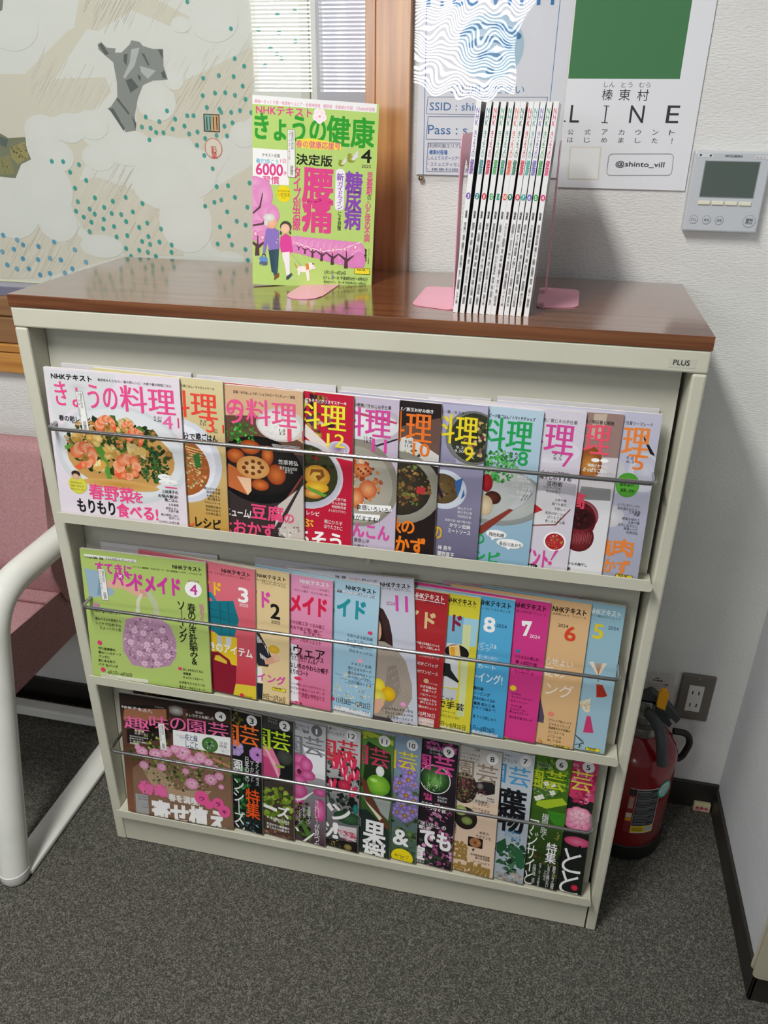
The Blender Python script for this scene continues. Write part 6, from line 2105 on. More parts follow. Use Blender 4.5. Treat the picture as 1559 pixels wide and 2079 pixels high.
class Sheet:
    """coloured shapes laid over each other as ink layers on one sheet of paper"""
    def __init__(s, W, H, base, step=0.000022):
        s.W = W; s.H = H; s.v = []; s.f = []; s.c = []; s.layer = 0; s.step = step
        if base: s.poly([(0, 0), (W, 0), (W, H), (0, H)], base)
    def tri(s, pts):
        inside = all(0 <= q[0] <= s.W and 0 <= q[1] <= s.H for q in pts)
        if not inside:
            pts = clip_poly(pts, s.W, s.H)
            if len(pts) < 3: return
        o = len(s.v)
        for q in pts:
            s.v.append((q[0], q[1], s.layer)); s.c.append(q[2])
        s.f.append(tuple(range(o, o + len(pts))))
    def fan(s, c, cc, rim, rc):
        n = len(rim)
        xs = [q[0] for q in rim]; ys = [q[1] for q in rim]
        if max(xs) < 0 or min(xs) > s.W or max(ys) < 0 or min(ys) > s.H: return
        for i in range(n):
            s.tri([(c[0], c[1], cc), (rim[i - 1][0], rim[i - 1][1], rc), (rim[i][0], rim[i][1], rc)])
        s.layer += 1
    def poly(s, pts, col):
        c = rgb(col)
        v3 = [Vector((p[0], p[1], 0)) for p in pts]
        for t in tessellate_polygon([v3]):
            s.tri([(pts[i][0], pts[i][1], c) for i in t])
        s.layer += 1
    def draw(s, items, seed=1):
        rnd = random.Random(seed)
        for it in items:
            k = it[0]
            if k == 'T':
                _, t, x, y, w, h, col, bold, mode = it
                vs, tr = _texts[(t, 0, mode)]
                c = rgb(col); x, y, w, h = x / 10, y / 10, w / 10, h / 10
                if x > s.W or x + w < 0 or y > s.H: continue
                em = h if mode == 0 else w
                if bold <= 10: sh = ((0, 0),)
                elif bold <= 13: sh = ((-.016, 0), (.016, 0)) if em > 12 else ((0, 0),)
                elif em < 2.5: sh = ((-.016, 0), (.016, 0))
                else:
                    q = bold / 1000.0 * .75; sh = ((-q, -q), (q, -q), (-q, q), (q, q)) + (((0, 0),) if bold > 30 else ())
                for dx, dy in sh:
                    for a in tr: s.tri([(x + dx * em + vs[i][0] * w, y + dy * em + vs[i][1] * h, c) for i in a])
                    s.layer += 1
                s.layer += 1
            elif k == 'E':
                x, y, rx, ry = (q / 10 for q in it[1:5]); n = 28 if rx > 4 else 14
                c1 = rgb(it[5]); c2 = rgb(it[6]) if len(it) > 6 else c1
                s.fan((x, y), c1, [(x + rx * math.cos(6.2832 * i / n), y + ry * math.sin(6.2832 * i / n)) for i in range(n)], c2)
            elif k == 'F':
                x, y, r = (q / 10 for q in it[1:4]); c1 = rgb(it[4]); c2 = rgb(it[5]); n = it[6]
                for j in range(n):
                    a = 6.2832 * j / n + 0.3; px, py = x + r * .55 * math.cos(a), y + r * .55 * math.sin(a)
                    rr = r * (0.5 if n < 7 else 0.42)
                    s.fan((px, py), c1, [(px + rr * math.cos(6.2832 * i / 12), py + rr * math.sin(6.2832 * i / 12)) for i in range(12)], c2)
                s.layer += 1
            elif k == 'P':
                q = it[2]; pts = [(q[i] / 10, q[i + 1] / 10) for i in range(0, len(q), 2)]
                if len(it) > 3:
                    cx = sum(p[0] for p in pts) / len(pts); cy = sum(p[1] for p in pts) / len(pts); e = it[4] / 10
                    s.poly([(p[0] + (e if p[0] > cx else -e), p[1] + (e if p[1] > cy else -e)) for p in pts], it[3])
                s.poly(pts, it[1])
            elif k == 'R':
                x, y, w, h = (q / 10 for q in it[1:5]); pts = [(x, y), (x + w, y), (x + w, y + h), (x, y + h)]
                if len(it) > 6:
                    pts = [(p[0], p[1]) for p in fillet([(p[0], p[1], 0) for p in pts], it[6] / 10, 4)]
                s.poly(pts, it[5])
            elif k == 'G':
                a, b = rgb(it[1]), rgb(it[2]); W, H = s.W, s.H
                s.tri([(0, 0, a), (W, 0, a), (W, H, b)]); s.tri([(0, 0, a), (W, H, b), (0, H, b)]); s.layer += 1
            elif k == 'B':
                x, y, rx, ry = (q / 10 for q in it[1:5]); n, s0, s1 = it[5], it[6] / 10, it[7] / 10; pal = [rgb(q) for q in it[8]]
                for j in range(n):
                    a = rnd.uniform(0, 6.2832); t = math.sqrt(rnd.random()); px, py = x + rx * t * math.cos(a), y + ry * t * math.sin(a)
                    r = rnd.uniform(s0, s1); m = rnd.randint(6, 9); an = rnd.uniform(0, 3.14); el = rnd.uniform(.45, 1)
                    rim = []
                    for i in range(m):
                        th = 6.2832 * i / m; rr = r * rnd.uniform(.7, 1.25); ux, uy = rr * math.cos(th), rr * el * math.sin(th)
                        rim.append((px + ux * math.cos(an) - uy * math.sin(an), py + ux * math.sin(an) + uy * math.cos(an)))
                    c = pal[rnd.randrange(len(pal))]; c2 = pal[rnd.randrange(len(pal))]; f = rnd.uniform(.8, 1.35); g = rnd.uniform(.6, .95)
                    s.fan((px, py), tuple(min(1, q * f) for q in c[:3]) + (1,), rim, tuple((q * .7 + w2 * .3) * g for q, w2 in zip(c[:3], c2[:3])) + (1,))
                s.layer += 1
            elif k == 'H':
                x0, y0, x1, y1 = (q / 10 for q in it[1:5])
                for j in range(it[5]):
                    x = rnd.uniform(min(x0, x1), max(x0, x1)); y = rnd.uniform(min(y0, y1), max(y0, y1)); L_ = rnd.uniform(18, 60); w = rnd.uniform(.6, 1.6)
                    s.poly([(x, y), (x + w, y), (x + w + L_ * .62, y - L_ * .78), (x + L_ * .62, y - L_ * .78)], it[6])
                s.layer += 1
        return s
    def build(s, name, parent, O, ex, up, nrm, m, lift=0.0):
        me = bpy.data.meshes.new(name)
        O, ex, up, nrm = Vector(O), Vector(ex), Vector(up), Vector(nrm)
        k = min(s.step, 0.0005 / max(s.layer, 1))
        vs = [O + ex * (x / 1000.0) - up * (y / 1000.0) + nrm * (lift + l * k) for x, y, l in s.v]
        me.from_pydata(vs, [], s.f)
        ca = me.color_attributes.new('ink', 'FLOAT_COLOR', 'POINT')
        flat = [q for c in s.c for q in c]
        ca.data.foreach_set('color', flat)
        me.materials.append(m); me.update()
        o = bpy.data.objects.new(name, me); COL.objects.link(o)
        if parent is not None: o.parent = parent
        return o

SHEETS = {d['id']: d for d in PRINTED}
def frame(d):
    O, ex, up = Vector(d['O']), Vector(d['ex']), Vector(d['up'])
    n = ex.cross(up)
    if n.y > 0: n = -n
    return O, ex, up, n
def block(mb, O, ex, up, n, w, h, d0, d1, inset=0.0, sag=0.0):
    # a slab between depths d0 and d1 behind the front face
    P = lambda x, y, d: O + ex * x - up * y - n * d
    i = inset
    return mb.add([P(i, i, d0), P(w - i, i, d0), P(w - i, h - i, d0), P(i, h - i, d0), P(i, i, d1), P(w - i, i, d1), P(w - i, h - i, d1), P(i, h - i, d1)],
                  [(0, 3, 2, 1), (4, 5, 6, 7), (0, 1, 5, 4), (1, 2, 6, 5), (2, 3, 7, 6), (3, 0, 4, 7)])
def magazine(d, label, group, T=0.0042, name='magazine', spine='d9d4d0'):
    O, ex, up, n = frame(d); w, h = d['w'] / 1000, d['h'] / 1000
    base = O - up * h + ex * w * .5
    t = thing(name, label, 'magazine', tuple(base), group)
    R3 = lambda q: q - base
    Ol = R3(O)
    # pages sit a hair inside the covers
    mb = MB(); block(mb, Ol, ex, up, n, w, h, 0.0004, T - 0.0003, 0.0006); obj('pages', mb, M['papergrey'], t)
    sh = Sheet(d['w'], d['h'], d['base']); sh.draw(d['items'], hash(d['id']) % 97 if 0 else sum(map(ord, d['id'])))
    sh.build('front_cover', t, Ol, ex, up, n, M['print'], 0.0002)
    mb = MB(); block(mb, Ol, ex, up, n, w, h, -0.0001, 0.0004); obj('cover_stock', mb, M['paper'], t)
    mb = MB(); block(mb, Ol, ex, up, n, w, h, T - 0.0003, T); obj('back_cover', mb, M['paper'], t)
    return t

# ------------------------------------------------------------------ the setting
WY = 0.352
struct('floor', MB().box(-4.0, 3.0, -4.6, WY + 0.12, -0.02, 0.0), M['carpet'])
mb = MB().box(-4.0, 1.214, WY, WY + 0.10, 0.0, 0.90)            # below the sill
mb.box(0.50, 1.214, WY, WY + 0.10, 0.90, 2.6)                    # right of the casing
mb.box(-4.0, 0.50, WY, WY + 0.10, 2.2, 2.6)
struct('wall_back', mb, M['wall'])
struct('wall_right', MB().box(1.214, 1.40, -0.066, WY + 0.10, 0.0, 2.6), M['wall_right'])
struct('wall_front', MB().box(-4.0, -1.62, -4.65, -4.55, 0, 2.6).box(0.36, 3.0, -4.65, -4.55, 0, 2.6).box(-1.62, 0.36, -4.65, -4.55, 0, 1.42).box(-1.62, 0.36, -4.65, -4.55, 2.3, 2.6), M['wall'])
struct('baseboard_back', MB().box(-4.0, 1.214, WY - 0.007, WY, 0.0, 0.070), M['baseboard'], bevel=0.002)
struct('baseboard_right', MB().box(1.207, 1.214, -0.073, WY - 0.007, 0.0, 0.062).box(1.207, 1.42, -0.073, -0.066, 0.0, 0.062), M['baseboard'], bevel=0.002)
# steel door jamb at the outer corner of the short wall
pr = fillet([(1.1975, 0.082, 0), (1.1975, 2.6, 0), (1.40, 2.6, 0), (1.40, 0.082, 0)], 0.012, 4)
struct('trim_1', MB().prism([(p[0], p[1]) for p in pr], -0.088, -0.0735, 'y'), M['beige'], bevel=0.003, smooth=True)

# timber casing of the glazed opening
struct('trim_2', MB().box(0.4605, 0.515, WY - 0.016, WY + 0.004, 0.975, 2.2), M['oak'], bevel=0.0015)
struct('trim_3', MB().box(0.4435, 0.4590, WY - 0.010, WY + 0.05, 0.975, 2.2), M['oak'], bevel=0.001)
mb = MB().box(-4.0, 0.515, WY - 0.018, WY, 0.864, 0.904); struct('trim_4', mb, M['oak_h'], bevel=0.002)
struct('trim_5', MB().box(-4.0, 0.515, WY - 0.016, WY + 0.01, 0.9055, 0.921), M['oak_h'], bevel=0.002)
struct('trim_6', MB().box(-4.0, 0.515, WY - 0.010, WY + 0.03, 0.9225, 0.972), M['oak_shaded'], bevel=0.002)
struct('trim_7', MB().box(-4.0, 0.4435, WY - 0.003, WY + 0.03, 0.973, 1.012), M['oak_shaded'], bevel=0.004)
struct('trim_8', MB().box(-4.0, 0.4435, WY + 0.002, WY + 0.03, 1.0125, 1.028), M['alu'])

# opposite window (seen only mirrored in the glass and the plastic sleeve)
wn = struct('window_1', MB().box(-1.62, -1.56, -4.62, -4.53, 1.42, 2.3).box(0.30, 0.36, -4.62, -4.53, 1.42, 2.3).box(-1.56, 0.30, -4.62, -4.53, 1.42, 1.46).box(-1.56, 0.30, -4.62, -4.53, 2.26, 2.3).box(-1.12, -1.06, -4.62, -4.53, 1.46, 2.26), M['rack'])
struct('outdoor_daylight', MB().add([(-1.6, -4.66, 1.42), (0.34, -4.66, 1.42), (0.34, -4.66, 2.3), (-1.6, -4.66, 2.3)], [(0, 1, 2, 3)]), M['sky'])
bl = thing('venetian_blind', 'white venetian blind with thin level slats mirrored in the glass beside the green magazine', 'blind', (-0.63, -4.50, 1.47))
mb = MB()
for i in range(31):
    z = 0.012 + i * 0.0255
    mb.add([(-0.93, -0.009, z - 0.007), (0.93, -0.009, z - 0.007), (0.93, 0.009, z + 0.005), (-0.93, 0.009, z + 0.005)], [(0, 1, 2, 3)])
so = obj('slats', mb, M['slat'], bl); so['kind'] = 'stuff'
obj('head_rail', MB().box(-0.93, 0.93, -0.015, 0.015, 0.79, 0.82), M['slat'], bl)

# ------------------------------------------------------------------ framed print behind glass
pd = SHEETS['print']
pt = thing('framed_print', 'large pale print with teal dots behind glass, left of the timber post', 'picture', (0, WY + 0.01, 1.03))
sh = Sheet(pd['w'], pd['h'], pd['base'], 0.0000015).draw(pd['items'], 5)
sh.build('artwork', pt, Vector(pd['O']) - Vector((0, WY + 0.01, 1.03)), (1, 0, 0), (0, 0, 1), (0, -1, 0), M['print_matte'], 0.0)
def loc(mb, t): return local(mb, t.location)
obj('mount', loc(MB().box(0.36, 0.4435, 0.3615, 0.3625, 1.028, 2.2).box(-0.70, 0.36, 0.3625, 0.366, 1.028, 2.2), pt), mat('grey_mount', 'b4b4bc', 0.7), pt)
obj('backing_board', loc(MB().box(-4.0, 0.4435, 0.367, 0.38, 1.028, 2.2), pt), mat('backing', 'c9c8c4', 0.8), pt)
obj('glass_pane', loc(MB().add([(-4.0, 0.3565, 1.028), (0.4435, 0.3565, 1.028), (0.4435, 0.3565, 2.2), (-4.0, 0.3565, 2.2)], [(0, 1, 2, 3)]), pt), M['glass'], pt)
obj('inner_bead', loc(MB().box(0.335, 0.349, 0.3570, 0.3612, 1.028, 2.2), pt), mat('pale_bead', 'c9ccc0', 0.5), pt)

# ------------------------------------------------------------------ magazine rack
RW, RD, RH = 0.958, 0.336, 1.10
rk = thing('magazine_rack', 'cream steel magazine rack with a brown wood-look top and three sloping shelves', 'rack')
obj('wooden_top', MB().box(-0.001, RW + 0.0005, -0.001, RD, RH - 0.0178, RH), M['slab'], rk, bevel=0.0008)
obj('top_rail', MB().box(0.0, RW, 0.0, 0.022, RH - 0.047, RH - 0.0180), M['rack'], rk, bevel=0.0025)
sp = obj('side_panel', MB().box(0.0, 0.0205, 0.0, RD, 0.0, RH - 0.0475), M['rack'], rk, bevel=0.003)
sp = obj('side_panel', MB().box(0.9405, RW, 0.0, RD, 0.0, RH - 0.0475), M['rack'], rk, bevel=0.003)
obj('back_panel', MB().box(0.0205, 0.9405, RD - 0.004, RD, 0.0, RH - 0.0185), M['rack'], rk)
obj('kick_plate', MB().box(0.0213, 0.9375, 0.001, 0.004, 0.003, 0.0885), M['rack'], rk)
rows = ((0.747, 1.075, 0.0225, 0.044, 0.908), (0.4210, 0.7455, 0.0245, 0.050, 0.588), (0.0890, 0.4195, 0.0245, 0.050, 0.267))
for zb, zt, yb, yt, zbar in rows:
    mb = MB().add([(0.0215, yb, zb + .002), (0.9345, yb, zb + .002), (0.9345, yt, zt), (0.0215, yt, zt), (0.0215, yb + .003, zb + .002), (0.9345, yb + .003, zb + .002), (0.9345, yt + .003, zt), (0.0215, yt + .003, zt)],
                  [(0, 1, 2, 3), (7, 6, 5, 4), (1, 0, 4, 5), (2, 1, 5, 6), (3, 2, 6, 7), (0, 3, 7, 4)])
    obj('display_plate', mb, M['plate'], rk)
    obj('shelf_tray', MB().box(0.0215, 0.9385, -0.0195, yb + 0.003, zb, zb + 0.0015), M['rack'], rk)
    x0, x1, z0, z1 = 0.0195, 0.9375, zb, zb + 0.0165
    out = [(x0, z0), (x1 - .002, z0), (x1, z0 + .003), (x1, z0 + .009), (x1 - .007, z1)] + [(x0 + .010 - .010 * math.sin(a * math.pi / 10), z1 - .010 + .010 * math.cos(a * math.pi / 10)) for a in range(6)]
    obj('shelf_lip', MB().prism(out, -0.0215, -0.0197, 'y'), M['rack'], rk, bevel=0.0006)
    path = round_path([(0.040, 0.030, zbar + .003), (0.040, -0.024, zbar), (0.917, -0.024, zbar + .003), (0.917, 0.030, zbar + .006)], 0.010, 6)
    obj('retaining_bar', MB().tube(path, 0.0031, 12), M['chrome'], rk, smooth=True)
d = SHEETS['brandplate']
Sheet(d['w'], d['h'], d['base']).draw(d['items']).build('maker_label', rk, Vector(d['O']) + Vector((0, 0.0012, 0)), (1, 0, 0), (0, 0, 1), (0, -1, 0), M['print_matte'])

obj('label_hook', MB().prism([(0.5168, 0.7035), (0.5215, 0.7030), (0.5260, 0.7125), (0.5200, 0.7130)], 0.036, 0.0465, 'y'), M['white_pl'], rk, bevel=0.0005)
# ------------------------------------------------------------------ magazines in the rack
GRP = {1: 'cookery magazines on the top shelf of the rack', 2: 'handicraft magazines on the middle shelf of the rack', 3: 'gardening magazines on the bottom shelf of the rack'}
for d in PRINTED:
    if d['row'] in (1, 2, 3): magazine(d, d['label'], GRP[d['row']])
d = SHEETS['stand']; magazine(d, d['label'], None, T=0.007)

# spare issues standing behind the overlapped ones, only their top edges showing
def spare(x, z, row, base, label, roll=0.0, extra=0.0, w=0.212, items=()):
    zb, zt, yb, yt = [r for r in rows][row - 1][:4]
    L_ = math.atan((yt - yb) / (zt - zb)); up = Vector((math.sin(roll), math.sin(L_), math.cos(L_))).normalized()
    ex = Vector((math.cos(roll), 0, -math.sin(roll))); n = ex.cross(up); n = -n if n.y > 0 else n; up = n.cross(ex) if (n.cross(ex)).z > 0 else ex.cross(n)
    y = yb + (z - zb) * (yt - yb) / (zt - zb) - 0.0042 - extra
    O = Vector((x, y, z))
    d = dict(id='spare' + label[:3], O=O, ex=ex, up=up, w=w * 1000, h=(z - zb - 0.004) * 1000 - 6 * abs(roll) * 30, base=base, items=list(items))
    return magazine(d, label, 'spare magazines stored behind the displayed ones', T=0.0034)
spare(0.042, 0.992, 1, 'd8d6dc', 'spare cookery magazine hidden behind the prawn cover, only its pale top edge showing')
spare(0.262, 0.990, 1, 'd8d6dc', 'spare cookery magazine behind the black bowl cover, only its pale top edge showing')
spare(0.482, 0.989, 1, 'd6d4d8', 'spare cookery magazine behind the black October cover, only its pale top edge showing', 0.004)
spare(0.702, 0.993, 1, 'd6d4d8', 'spare cookery magazine behind the July and June covers, only its pale top edge showing', 0.002)
spare(0.052, 0.681, 2, 'dedee2', 'spare handicraft magazine rising behind the crochet bag cover, its white top showing')
spare(0.330, 0.688, 2, 'c9c9d0', 'spare handicraft magazine behind the pink cover, its grey top edge sloping', 0.02)
spare(0.640, 0.686, 2, 'c9a0b4', 'spare handicraft magazine behind the bright blue cover, its rosy top edge showing')
spare(0.066, 0.381, 3, '2c2a26', 'spare gardening magazine standing taller behind the flower pot cover, dark and speckled', items=[['B', 1000, 120, 1000, 160, 160, 12, 60, ['a8702c', '3c2c18', '5c4420', '1c1a16', '8c6a34', '44302a']]])
spare(0.360, 0.372, 3, '8a8c8c', 'spare gardening magazine behind the lime titled cover, its grey top edge showing', 0.008)
spare(0.660, 0.378, 3, '9c9c98', 'spare gardening magazine behind the beige succulents cover, its grey top edge showing', 0.008)

# ------------------------------------------------------------------ back issues between the bookends on top of the rack
BK = [(0.6336, 0.0462, 0.6488, 0.0062), (0.6427, 0.0462, 0.6610, 0.0062), (0.6517, 0.0462, 0.6695, 0.0062), (0.6604, 0.0462, 0.6782, 0.0062), (0.6687, 0.0462, 0.6870, 0.0062), (0.6774, 0.0462, 0.6950, 0.0062), (0.6838, 0.0462, 0.7014, 0.0062), (0.6935, 0.0462, 0.7103, 0.0062), (0.7010, 0.0462, 0.7169, 0.0062), (0.7089, 0.0462, 0.7240, 0.0062), (0.7170, 0.0462, 0.7315, 0.0062), (0.7267, 0.0462, 0.7392, 0.0062)]
BLAB = ['purple', 'teal', 'crimson', 'grass green', 'jade green', 'orange', 'dark green', 'red', 'turquoise', 'violet', 'green', 'bright pink']
MONTH = ['3', '2', '1', '12', '11', '10', '9', '8', '7', '6', '5', '4']
def booklet(i):
    xb, yb, xt, w = BK[i]; c, num, title = SPINES[i]
    H_ = 0.250; th = 0.0062
    lean = (xt - xb) / H_; up = Vector((lean, 0.012, 1)).normalized(); ex = Vector((1, 0, -lean)).normalized(); bk = ex.cross(up); bk = -bk if bk.y < 0 else bk
    t = thing('magazine', 'thin white magazine with %s lettering and %s on its spine, between the bookends' % (BLAB[i], MONTH[i]), 'magazine', (xb, yb, RH), 'health magazines between the pink bookends')
    O = Vector((0, 0, 0.0004)) + up * H_
    w = th
    Dp = 0.180
    P = lambda x, y, dd: O + ex * x - up * y + bk * dd
    def slab(x0, x1, y0, y1, d0, d1, mm_, nm):
        mb = MB().add([P(x0, y0, d0), P(x1, y0, d0), P(x1, y1, d0), P(x0, y1, d0), P(x0, y0, d1), P(x1, y0, d1), P(x1, y1, d1), P(x0, y1, d1)],
                      [(0, 3, 2, 1), (4, 5, 6, 7), (0, 1, 5, 4), (1, 2, 6, 5), (2, 3, 7, 6), (3, 0, 4, 7)])
        return obj(nm, mb, mm_, t)
    slab(0.0003, w - 0.0003, 0.0008, H_ - .0008, 0.0006, Dp, M['papergrey'], 'pages')
    cc = COVC[i]
    slab(0.0, 0.0003, 0, H_, 0.0, Dp, M['covw'], 'back_cover'); slab(w - 0.0003, w, 0, H_, 0.0, Dp, cc, 'front_cover')
    sh = Sheet(w * 1000, H_ * 1000, 'f0f0f0')
    W = w * 1000
    def Tt(s_, y, h, k=.62, b=20, col=c, mode=1, wid=None):
        ww = W * k; it = ['T', s_, (W - ww) * 5, y * 10, ww * 10, h * 10, col, b, mode]; sh.draw([it])
    Tt('NHK', 7, 19, .55, 20); Tt('きょうの', 31, 30, .6, 10); Tt('健康', 63, 17, .72, 30)
    sh.draw([['E', W * 5, 1150 - 100, W * 4.6, 38, c]]); sh.draw([['T', num, W * (4.1 if num == '1' else 3.2 if len(num) == 1 else 1.6), 1030, W * (1.8 if num == '1' else 3.6 if len(num) == 1 else 6.6), 42, 'ffffff', 30, 0]])
    Tt(title[:2], 122, 9, .42, 20, '333333'); Tt(title[3:], 136, 102, .50, 10, '34343a')
    sh.build('spine', t, P(0, 0, 0), ex, up, -bk, M['print'], 0.0001)
    return t
M['covw'] = mat('white_cover', 'dcdcdc', 0.35)
COVC = [mat('cover_%s' % n, c, 0.35) for n, c in (('black', '20282a'), ('charcoal', '1c2226'), ('plum', '2c2434'), ('deep_green', '1c3430'), ('pale_violet', '8c8aa4'), ('grey_blue', '8c9cac'), ('rust', 'a8583c'), ('indigo', '2c2c84'), ('cyan', '2c7c94'), ('slate', '4c6474'), ('mustard', 'a8a43c'), ('white', 'd8d8dc'))]
for i in range(12): booklet(i)

# ------------------------------------------------------------------ pink bookends
def l_bookend(label, foot, ux, side, h=0.19, y0=0.055, y1=0.205, cut=True):
    """foot: outline of the base plate; ux: x of the upright plate"""
    t = thing('bookend', label, 'bookend', (ux, (y0 + y1) / 2, RH), 'pink metal bookends on the rack top')
    obj('base_plate', loc(MB().prism([(p[0], p[1]) for p in fillet([(a, b, 0) for a, b in foot], 0.014, 5)], RH + 0.0003, RH + 0.0014, 'z'), t), M['pink_metal'], t)
    yi0, yi1, hz = y0 + 0.036, y1 - 0.036, RH + h * 0.66
    mid = (yi0 + yi1) / 2; ri = (yi1 - yi0) / 2
    arch = [(mid + ri * math.cos(k * math.pi / 10), hz + ri * 1.4 * math.sin(k * math.pi / 10)) for k in range(11)]
    outer = [(y0, RH + .001), (y0, RH + h - .02)] + [(y0 + .02 - .02 * math.cos(k * math.pi / 10), RH + h - .02 + .02 * math.sin(k * math.pi / 10)) for k in range(1, 6)] \
        + [(y1 - .02 + .02 * math.sin(k * math.pi / 10), RH + h - .02 + .02 * math.cos(k * math.pi / 10)) for k in range(0, 6)] + [(y1, RH + .001)]
    out = outer + [(yi1, RH + .001)] + arch + [(yi0, RH + .001)]
    mb = MB().prism(out, ux, ux + 0.0011, 'x')
    u = obj('upright_plate', loc(mb, t), M['pink_metal'], t)
    return t, u
left, lu = l_bookend('pink metal bookend pressed against the left side of the upright magazines', [(0.572, 0.075), (0.6322, 0.055), (0.6322, 0.207), (0.572, 0.207)], 0.6312, -1, h=0.214, y0=0.058, y1=0.190)
right, ru = l_bookend('pink metal bookend holding the right side of the upright magazines', [(0.7405, 0.100), (0.797, 0.118), (0.799, 0.240), (0.7405, 0.245)], 0.7500, 1, h=0.205, y0=0.095, y1=0.232)
st = thing('bookend', 'pink metal bookend whose rounded foot pokes out beneath the green magazine', 'bookend', (0.41, 0.2, RH), 'pink metal bookends on the rack top')
tongue = [(0.4405, 0.20), (0.439, 0.10), (0.434, 0.082), (0.424, 0.073), (0.412, 0.070), (0.400, 0.073), (0.391, 0.082), (0.386, 0.10), (0.3865, 0.20)]
ca, sa = math.cos(0.308), math.sin(0.308)
def turn(u, v): return (0.405 + u * ca - v * sa, 0.232 + u * sa + v * ca)
rear = [turn(*p) for p in ((-0.058, -0.004), (0.062, -0.004), (0.066, 0.044), (0.058, 0.052), (-0.058, 0.052))]
obj('base_plate', loc(MB().prism(tongue[::-1], RH + 0.0002, RH + 0.0012, 'z').prism(rear, RH + 0.0002, RH + 0.0012, 'z'), st), M['pink_metal'], st)
q = [turn(*p) for p in ((-0.058, 0.0), (0.058, 0.0), (0.058, 0.0011), (-0.058, 0.0011))]
obj('upright_plate', loc(MB().prism(q, RH + 0.001, RH + 0.185, 'z'), st), M['pink_metal'], st, bevel=0.0003)

# ------------------------------------------------------------------ notices on the wall
d = SHEETS['wifi']
t = thing('notice', 'wi-fi notice with blue arcs in a clear plastic sleeve pinned to the wall', 'notice', (0.64, WY - 0.003, 1.24))
Sheet(d['w'], d['h'], d['base']).draw(d['items'], 3).build('printed_sheet', t, Vector(d['O']) - Vector(t.location), (1, 0, 0), (0, 0, 1), (0, -1, 0), M['print_matte'], 0.0002)
obj('paper_back', loc(MB().box(0.5255, 0.7705, 0.3491, 0.3497, 1.248, 1.62), t), M['paper'], t)
rnd = random.Random(8)
NX, NZ = 46, 70; x0, x1, z0, z1 = 0.5185, 0.7475, 1.2385, 1.63
vs = []
for j in range(NZ + 1):
    for i in range(NX + 1):
        u = i / NX; v = j / NZ; x = x0 + (x1 - x0) * u; z = z0 + (z1 - z0) * v
        a = 0.0005 * math.sin(u * 6.0 + 0.8 * math.sin(v * 7)) + 0.00008 * math.sin(u * 21 + v * 9) + 0.000022 * math.sin(v * 46 + 3 * math.sin(u * 11)) + 0.00003 * math.sin(u * 37 - v * 26)
        vs.append((x, 0.3460 + a, z))
mb = MB().add(vs, [(j * (NX + 1) + i, j * (NX + 1) + i + 1, (j + 1) * (NX + 1) + i + 1, (j + 1) * (NX + 1) + i) for j in range(NZ) for i in range(NX)])
obj('plastic_sleeve', loc(mb, t), M['sleeve'], t, smooth=True)
obj('pin', loc(MB().lathe([(0.0002, 0.0), (0.0030, 0.0012), (0.0046, 0.0035), (0.0046, 0.0048), (0.0015, 0.0050), (0.001, 0.009)], 0, 0, 18), thing.__class__ and type('L', (), {'location': (0, 0, 0)})), M['pin'], t, smooth=True)
pn = [c for c in t.children if c.name.startswith('pin')][0]
pn.rotation_euler = (-math.pi / 2, 0, 0); pn.location = Vector((0.5345, 0.3420, 1.2425)) - Vector(t.location)

def flat_notice(id_, name, label, cat, th=0.0006, matk='print_matte', curl=0.0):
    d = SHEETS[id_]; w, h = d['w'] / 1000, d['h'] / 1000; O = Vector(d['O'])
    t = thing(name, label, cat, (O.x + w / 2, WY - 0.001, O.z - h))
    Sheet(d['w'], d['h'], d['base']).draw(d['items'], 3).build('printed_sheet', t, O - Vector(t.location), (1, 0, 0), (0, 0, 1), (0, -1, 0), M[matk], 0.0002)
    obj('paper_back', loc(MB().box(O.x, O.x + w, O.y + 0.0001, O.y + 0.0001 + th, O.z - h, O.z), t), M['paper'], t)
    return t
flat_notice('village', 'poster', 'white poster with a green picture block and large spaced capital letters', 'poster', 0.0012)
flat_notice('notice', 'notice', 'small white notice card on the wall behind the fire extinguisher', 'notice')

# thermostat
d = SHEETS['thermostat']; O = Vector(d['O']); w, h = d['w'] / 1000, d['h'] / 1000
t = thing('thermostat', 'pale grey wall thermostat with dark screen and round buttons right of the poster', 'thermostat', (O.x + w / 2, WY, O.z - h))
obj('housing', loc(MB().box(O.x, O.x + w, O.y + 0.0005, WY, O.z - h, O.z), t), M['thermo'], t, bevel=0.0025)
fy = O.y + 0.0004
Sheet(d['w'], d['h'], None).draw(d['items'], 3).build('faceplate_print', t, Vector((O.x, fy, O.z)) - Vector(t.location), (1, 0, 0), (0, 0, 1), (0, -1, 0), M['print_matte'], 0.0002)
X = lambda a: O.x + a / 1000; Z = lambda a: O.z - a / 1000
obj('screen_bezel', loc(MB().box(X(15.8), X(92.2), fy - 0.0006, fy + 0.001, Z(62.4), Z(12.4)), t), M['ring'], t)
obj('screen', loc(MB().box(X(16.9), X(91.1), fy - 0.0009, fy, Z(61.4), Z(13.4)), t), M['lcd'], t)
for a, b in ((15.9, 32.7), (35.1, 52.0), (54.1, 71.2), (73.3, 90.6)):
    obj('bar_button', loc(MB().box(X(a), X(b), fy - 0.0022, fy, Z(72.7), Z(67.3)), t), M['button'], t, bevel=0.0008)
